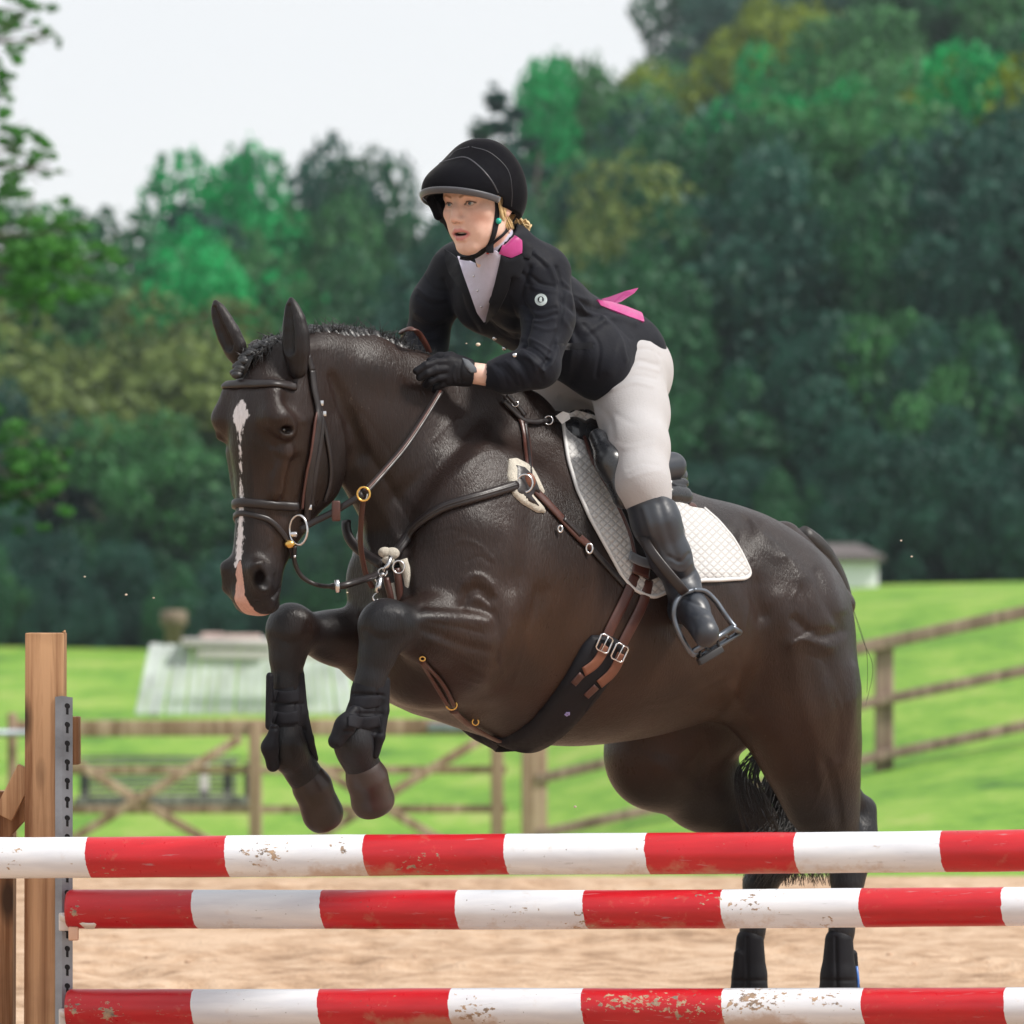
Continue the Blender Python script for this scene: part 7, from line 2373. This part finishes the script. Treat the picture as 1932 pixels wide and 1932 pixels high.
# straps under the chest between the forelegs, to the girth
def under():
    m = MB()
    P3, N3 = px_strap(m, HB, [(795, 1245), (820, 1285), (845, 1328)], 0.011, 0.004, 0.004, 2, 5)
    px_strap(m, HB, [(797, 1243), (835, 1285), (858, 1330)], 0.010, 0.004, 0.004, 2, 5)
    px_strap(m, HB, [(855, 1336), (885, 1362), (925, 1385), (965, 1402), (990, 1410)], 0.020, 0.005, 0.006, 3, 5)
    m.build('belly_strap', M['leather_brown'], bp)
    px_ring(852, 1330, 10, 9, 0.012, mat='brass', r=0.0022); px_ring(797, 1243, 5, 4, 0.012, mat='brass', r=0.002); px_ring(897, 1362, 6, 6, 0.014, mat='brass', r=0.002)
under()
# neck strap over the withers with its fittings
def wither_fit():
    m = MB()
    px_strap(m, HB, [(945, 758), (965, 778), (985, 795), (1010, 798), (1040, 793), (1075, 798)], 0.013, 0.006, 0.006, 2, 4)
    px_strap(m, HB, [(950, 748), (962, 760), (975, 775), (985, 788)], 0.012, 0.006, 0.010, 2, 4)
    m.build('neck_strap', M['leather_dark'], bp)
    d = hit(HB, 1000, 795)[0][1]
    px_ring(1035, 793, 8, 8, 0.02, r=0.0020); px_ring(972, 762, 6, 5, 0.02, r=0.0020)
    m = MB()
    for u, v in ((940, 736), (950, 739), (960, 737)):
        q, n = hit(HB, u, v + 16)
        if q is not None: m.ball(P(u, v, q[1] - 0.015), 0.0035, n=6)
    m.build('stud', M['silver'], bp)
    m = MB()
    q = hits(HB, [(1046, 790), (1060, 790), (1075, 790)])[0]
    plate(m, [(1048, 785, q[0][1] - 0.03), (1062, 776, q[1][1] - 0.03), (1074, 780, q[1][1] - 0.03), (1076, 790, q[2][1] - 0.035), (1060, 800, q[1][1] - 0.035)], 0.004)
    m.build('cloth_loop', M['pad_edge'], bp, shade=False)
wither_fit()

# ------------------------------------------------------------------ bridle and reins
bri = empty('bridle', HO); tag(bri, 'dark brown leather bridle with browband, noseband and rings on the horse head', 'bridle')
def hstrap(pl, w, name, thick=0.006, lift=0.002, mat='leather_dark', mirror=True, blur=3):
    m = MB(); px_strap(m, HB, pl, w, thick, lift, blur, 4); o = m.build(name, M[mat], bri)
    if mirror: twin(o, mir_h)
    return o
def headring(svals, w, name, mat='leather_dark', thick=0.006, arc=(-100, 100), lift=0.002):
    """strap across the face: rays from the head's axis outwards"""
    pts, nn = [], []
    for a in np.linspace(arc[0], arc[1], 41):
        t = math.radians(a)
        s = np.interp(abs(a), [0, 40, abs(arc[1])], svals)
        d = HFW * math.cos(t) + HLT * math.sin(t)
        o = HD(s, -0.0, 0.0)
        q, n, i, k = HB.ray_cast(Vector(o + d * 0.30), Vector(-d))
        if q is None: continue
        pts.append(np.array(q)); nn.append(np.array(n))
    pts = np.array(pts); nn = np.array(nn)
    for _ in range(4):
        pts[1:-1] = (pts[:-2] + 2 * pts[1:-1] + pts[2:]) / 4
    m = MB(); V, F = strap_geo(pts, nn, w, thick, lift); m.add(V, F)
    return m.build(name, M[mat], bri), pts
headring((0.077, 0.080, 0.083), 0.021, 'browband', thick=0.009, arc=(-82, 82))
headring((0.352, 0.358, 0.362), 0.021, 'noseband', thick=0.009, arc=(-95, 95))
headring((0.375, 0.392, 0.478), 0.013, 'flash_strap', thick=0.005, arc=(-100, 100))
hstrap([(586, 700), (590, 735), (597, 770), (598, 800), (590, 850), (582, 905), (577, 955), (575, 985)], 0.020, 'cheekpiece', 0.007, 0.004)
hstrap([(578, 672), (586, 700)], 0.018, 'headpiece', 0.006, 0.004)
hstrap([(601, 770), (606, 800), (600, 850), (592, 900), (585, 955)], 0.013, 'noseband_strap', 0.005, 0.004)
hstrap([(604, 775), (614, 820), (622, 870), (622, 910), (612, 945)], 0.012, 'throat_lash', 0.004, 0.002)
hstrap([(596, 775), (590, 800), (584, 850), (574, 905), (566, 960)], 0.007, 'cheek_edge', 0.004, 0.006, 'leather_brown')
for u, v in ((601, 762), (606, 783), (580, 955)):
    p, n = hit(HB, u, v)
    m = MB(); m.box(p + n * 0.010, (0.004, 0.003, 0.006), bev=0.001)
    twin(m.build('buckle', M['silver'], bri), mir_h)
pb, nb_ = hit(HB, 556, 1000)
bd_ = pb[1] - 0.022
rr = [P(563 + 17 * math.cos(t), 1000 + 28 * math.sin(t), bd_ - 0.010 * math.cos(t)) for t in np.linspace(0, 2 * math.pi, 26, endpoint=False)]
ring(rr, 0.0032, 'silver', bri, 'bit_ring'); ring([mir_h(p) for p in rr], 0.0032, 'silver', bri, 'bit_ring')
m = MB(); m.ball(P(546, 1027, bd_ - 0.004), (0.013, 0.008, 0.010), n=8); twin(m.build('bit_keeper', M['brass'], bri), mir_h)
m = MB(); m.tube([P(560, 1008, bd_), mir_h(P(560, 1008, bd_))], 0.006, 8); m.build('mouthpiece', M['silver'], bri)

reins = empty('reins', P(700, 930, 11.4)); tag(reins, 'brown leather reins running from the bit through a ring to the gloved hands', 'reins')
hand = hit(GB, 828, 733)[0]
hd_dep = hand[1] if hand is not None else 11.7
ringd = 11.42
def rein(pl, d0, d1, w, thick, name, mat='leather_dark', parent=None, n=(-0.3, -0.93, 0.2)):
    L = free_line(pl, d0, d1)
    m = MB(); V, F = strap_geo(L, np.array([n] * len(L)), w, thick, -thick / 2); m.add(V, F)
    return m.build(name, M[mat], parent or reins)
rein([(566, 1000), (590, 985), (625, 968), (655, 950), (684, 932)], bd_, ringd, 0.016, 0.006, 'rein')
rein([(688, 928), (720, 893), (760, 846), (795, 795), (830, 738)], ringd, hd_dep, 0.017, 0.006, 'rein')
rein([(690, 926), (722, 890), (762, 843), (797, 792), (831, 737)], ringd - 0.006, hd_dep - 0.005, 0.005, 0.004, 'rein_ridge', 'leather_brown')
m = MB(); m.box(P(634, 964, (bd_ + ringd) / 2 - 0.01), (0.010, 0.008, 0.024), bev=0.004); m.build('rein_stop', M['leather_brown'], reins)
# the other rein comes over the crest into the far hand
L = smooth_line([P(757, 628, 11.72), P(775, 622, 11.68), P(792, 632, 11.70), P(805, 652, 11.74), P(812, 668, 11.78)], 5)
m = MB(); V, F = strap_geo(np.array(L), np.array([(-0.5, -0.5, 0.7)] * len(L)), 0.014, 0.005); m.add(V, F); m.build('rein', M['leather_brown'], reins)
m = MB()
far = [mir_h(P(563, 1000, bd_)), H(600, 900, -0.20), H(690, 760, -0.20), H(757, 640, -0.13), P(757, 628, 11.72)]
m.tube(smooth_line(far, 6), 0.005, 6); m.build('rein', M['leather_dark'], reins)

mart = empty('martingale', P(700, 1090, 11.5)); tag(mart, 'running martingale straps linking the rein ring to the chest, beside the neck', 'martingale')
L = free_line([(686, 940), (682, 980), (681, 1030), (690, 1080), (703, 1108)], ringd + 0.01, cdep, 0.008)
m = MB(); V, F = strap_geo(L, np.array([(-0.3, -0.95, 0)] * len(L)), 0.013, 0.004); m.add(V, F); m.build('strap', M['leather_brown'], mart)
L = smooth_line([P(556, 1030, bd_), P(556, 1060, bd_ + 0.01), P(570, 1088, bd_ + 0.02), P(600, 1104, bd_ + 0.03), P(640, 1106, 11.42), P(672, 1098, 11.45), P(712, 1084, cdep)], 7)
m = MB(); m.tube(L, [0.0055] * 26 + [0.0085] * (len(L) - 26), 8); m.build('chin_strap', M['leather_dark'], mart)
m = MB(); m.tube([P(636, 1094, 11.41), P(638, 1118, 11.41)], 0.006, 8); m.ball(P(556, 1050, bd_ - 0.004), 0.004, n=6); m.build('buckle', M['silver'], mart)
px_ring(686, 932, 12, 13, 0, depth=ringd - 0.012, r=0.0026, mat='brass', parent=mart)
px_ring(685, 932, 8, 13, 0, depth=ringd + 0.006, r=0.0022, mat='silver', parent=mart)
L2_ = [mir_h(p) for p in []]
# small grit kicked up and hanging in the air
m = MB(); rs = random.Random(6)
for u, v, d, r in ((902, 650, 11.5, 0.006), (880, 648, 11.5, 0.002), (238, 1122, 11.4, 0.0035), (290, 1128, 11.5, 0.003), (655, 1118, 11.3, 0.0025), (160, 1088, 11.6, 0.003), (1700, 1020, 12.0, 0.003), (1720, 1050, 12.0, 0.003), (1085, 1522, 12, 0.004)):
    m.ball(P(u, v, d), (r, r * 0.8, r * 0.7), n=5)
tag(m.build('flying_sand', simple('flying_grit', (0.55, 0.48, 0.38), 0.8)), kind='stuff')
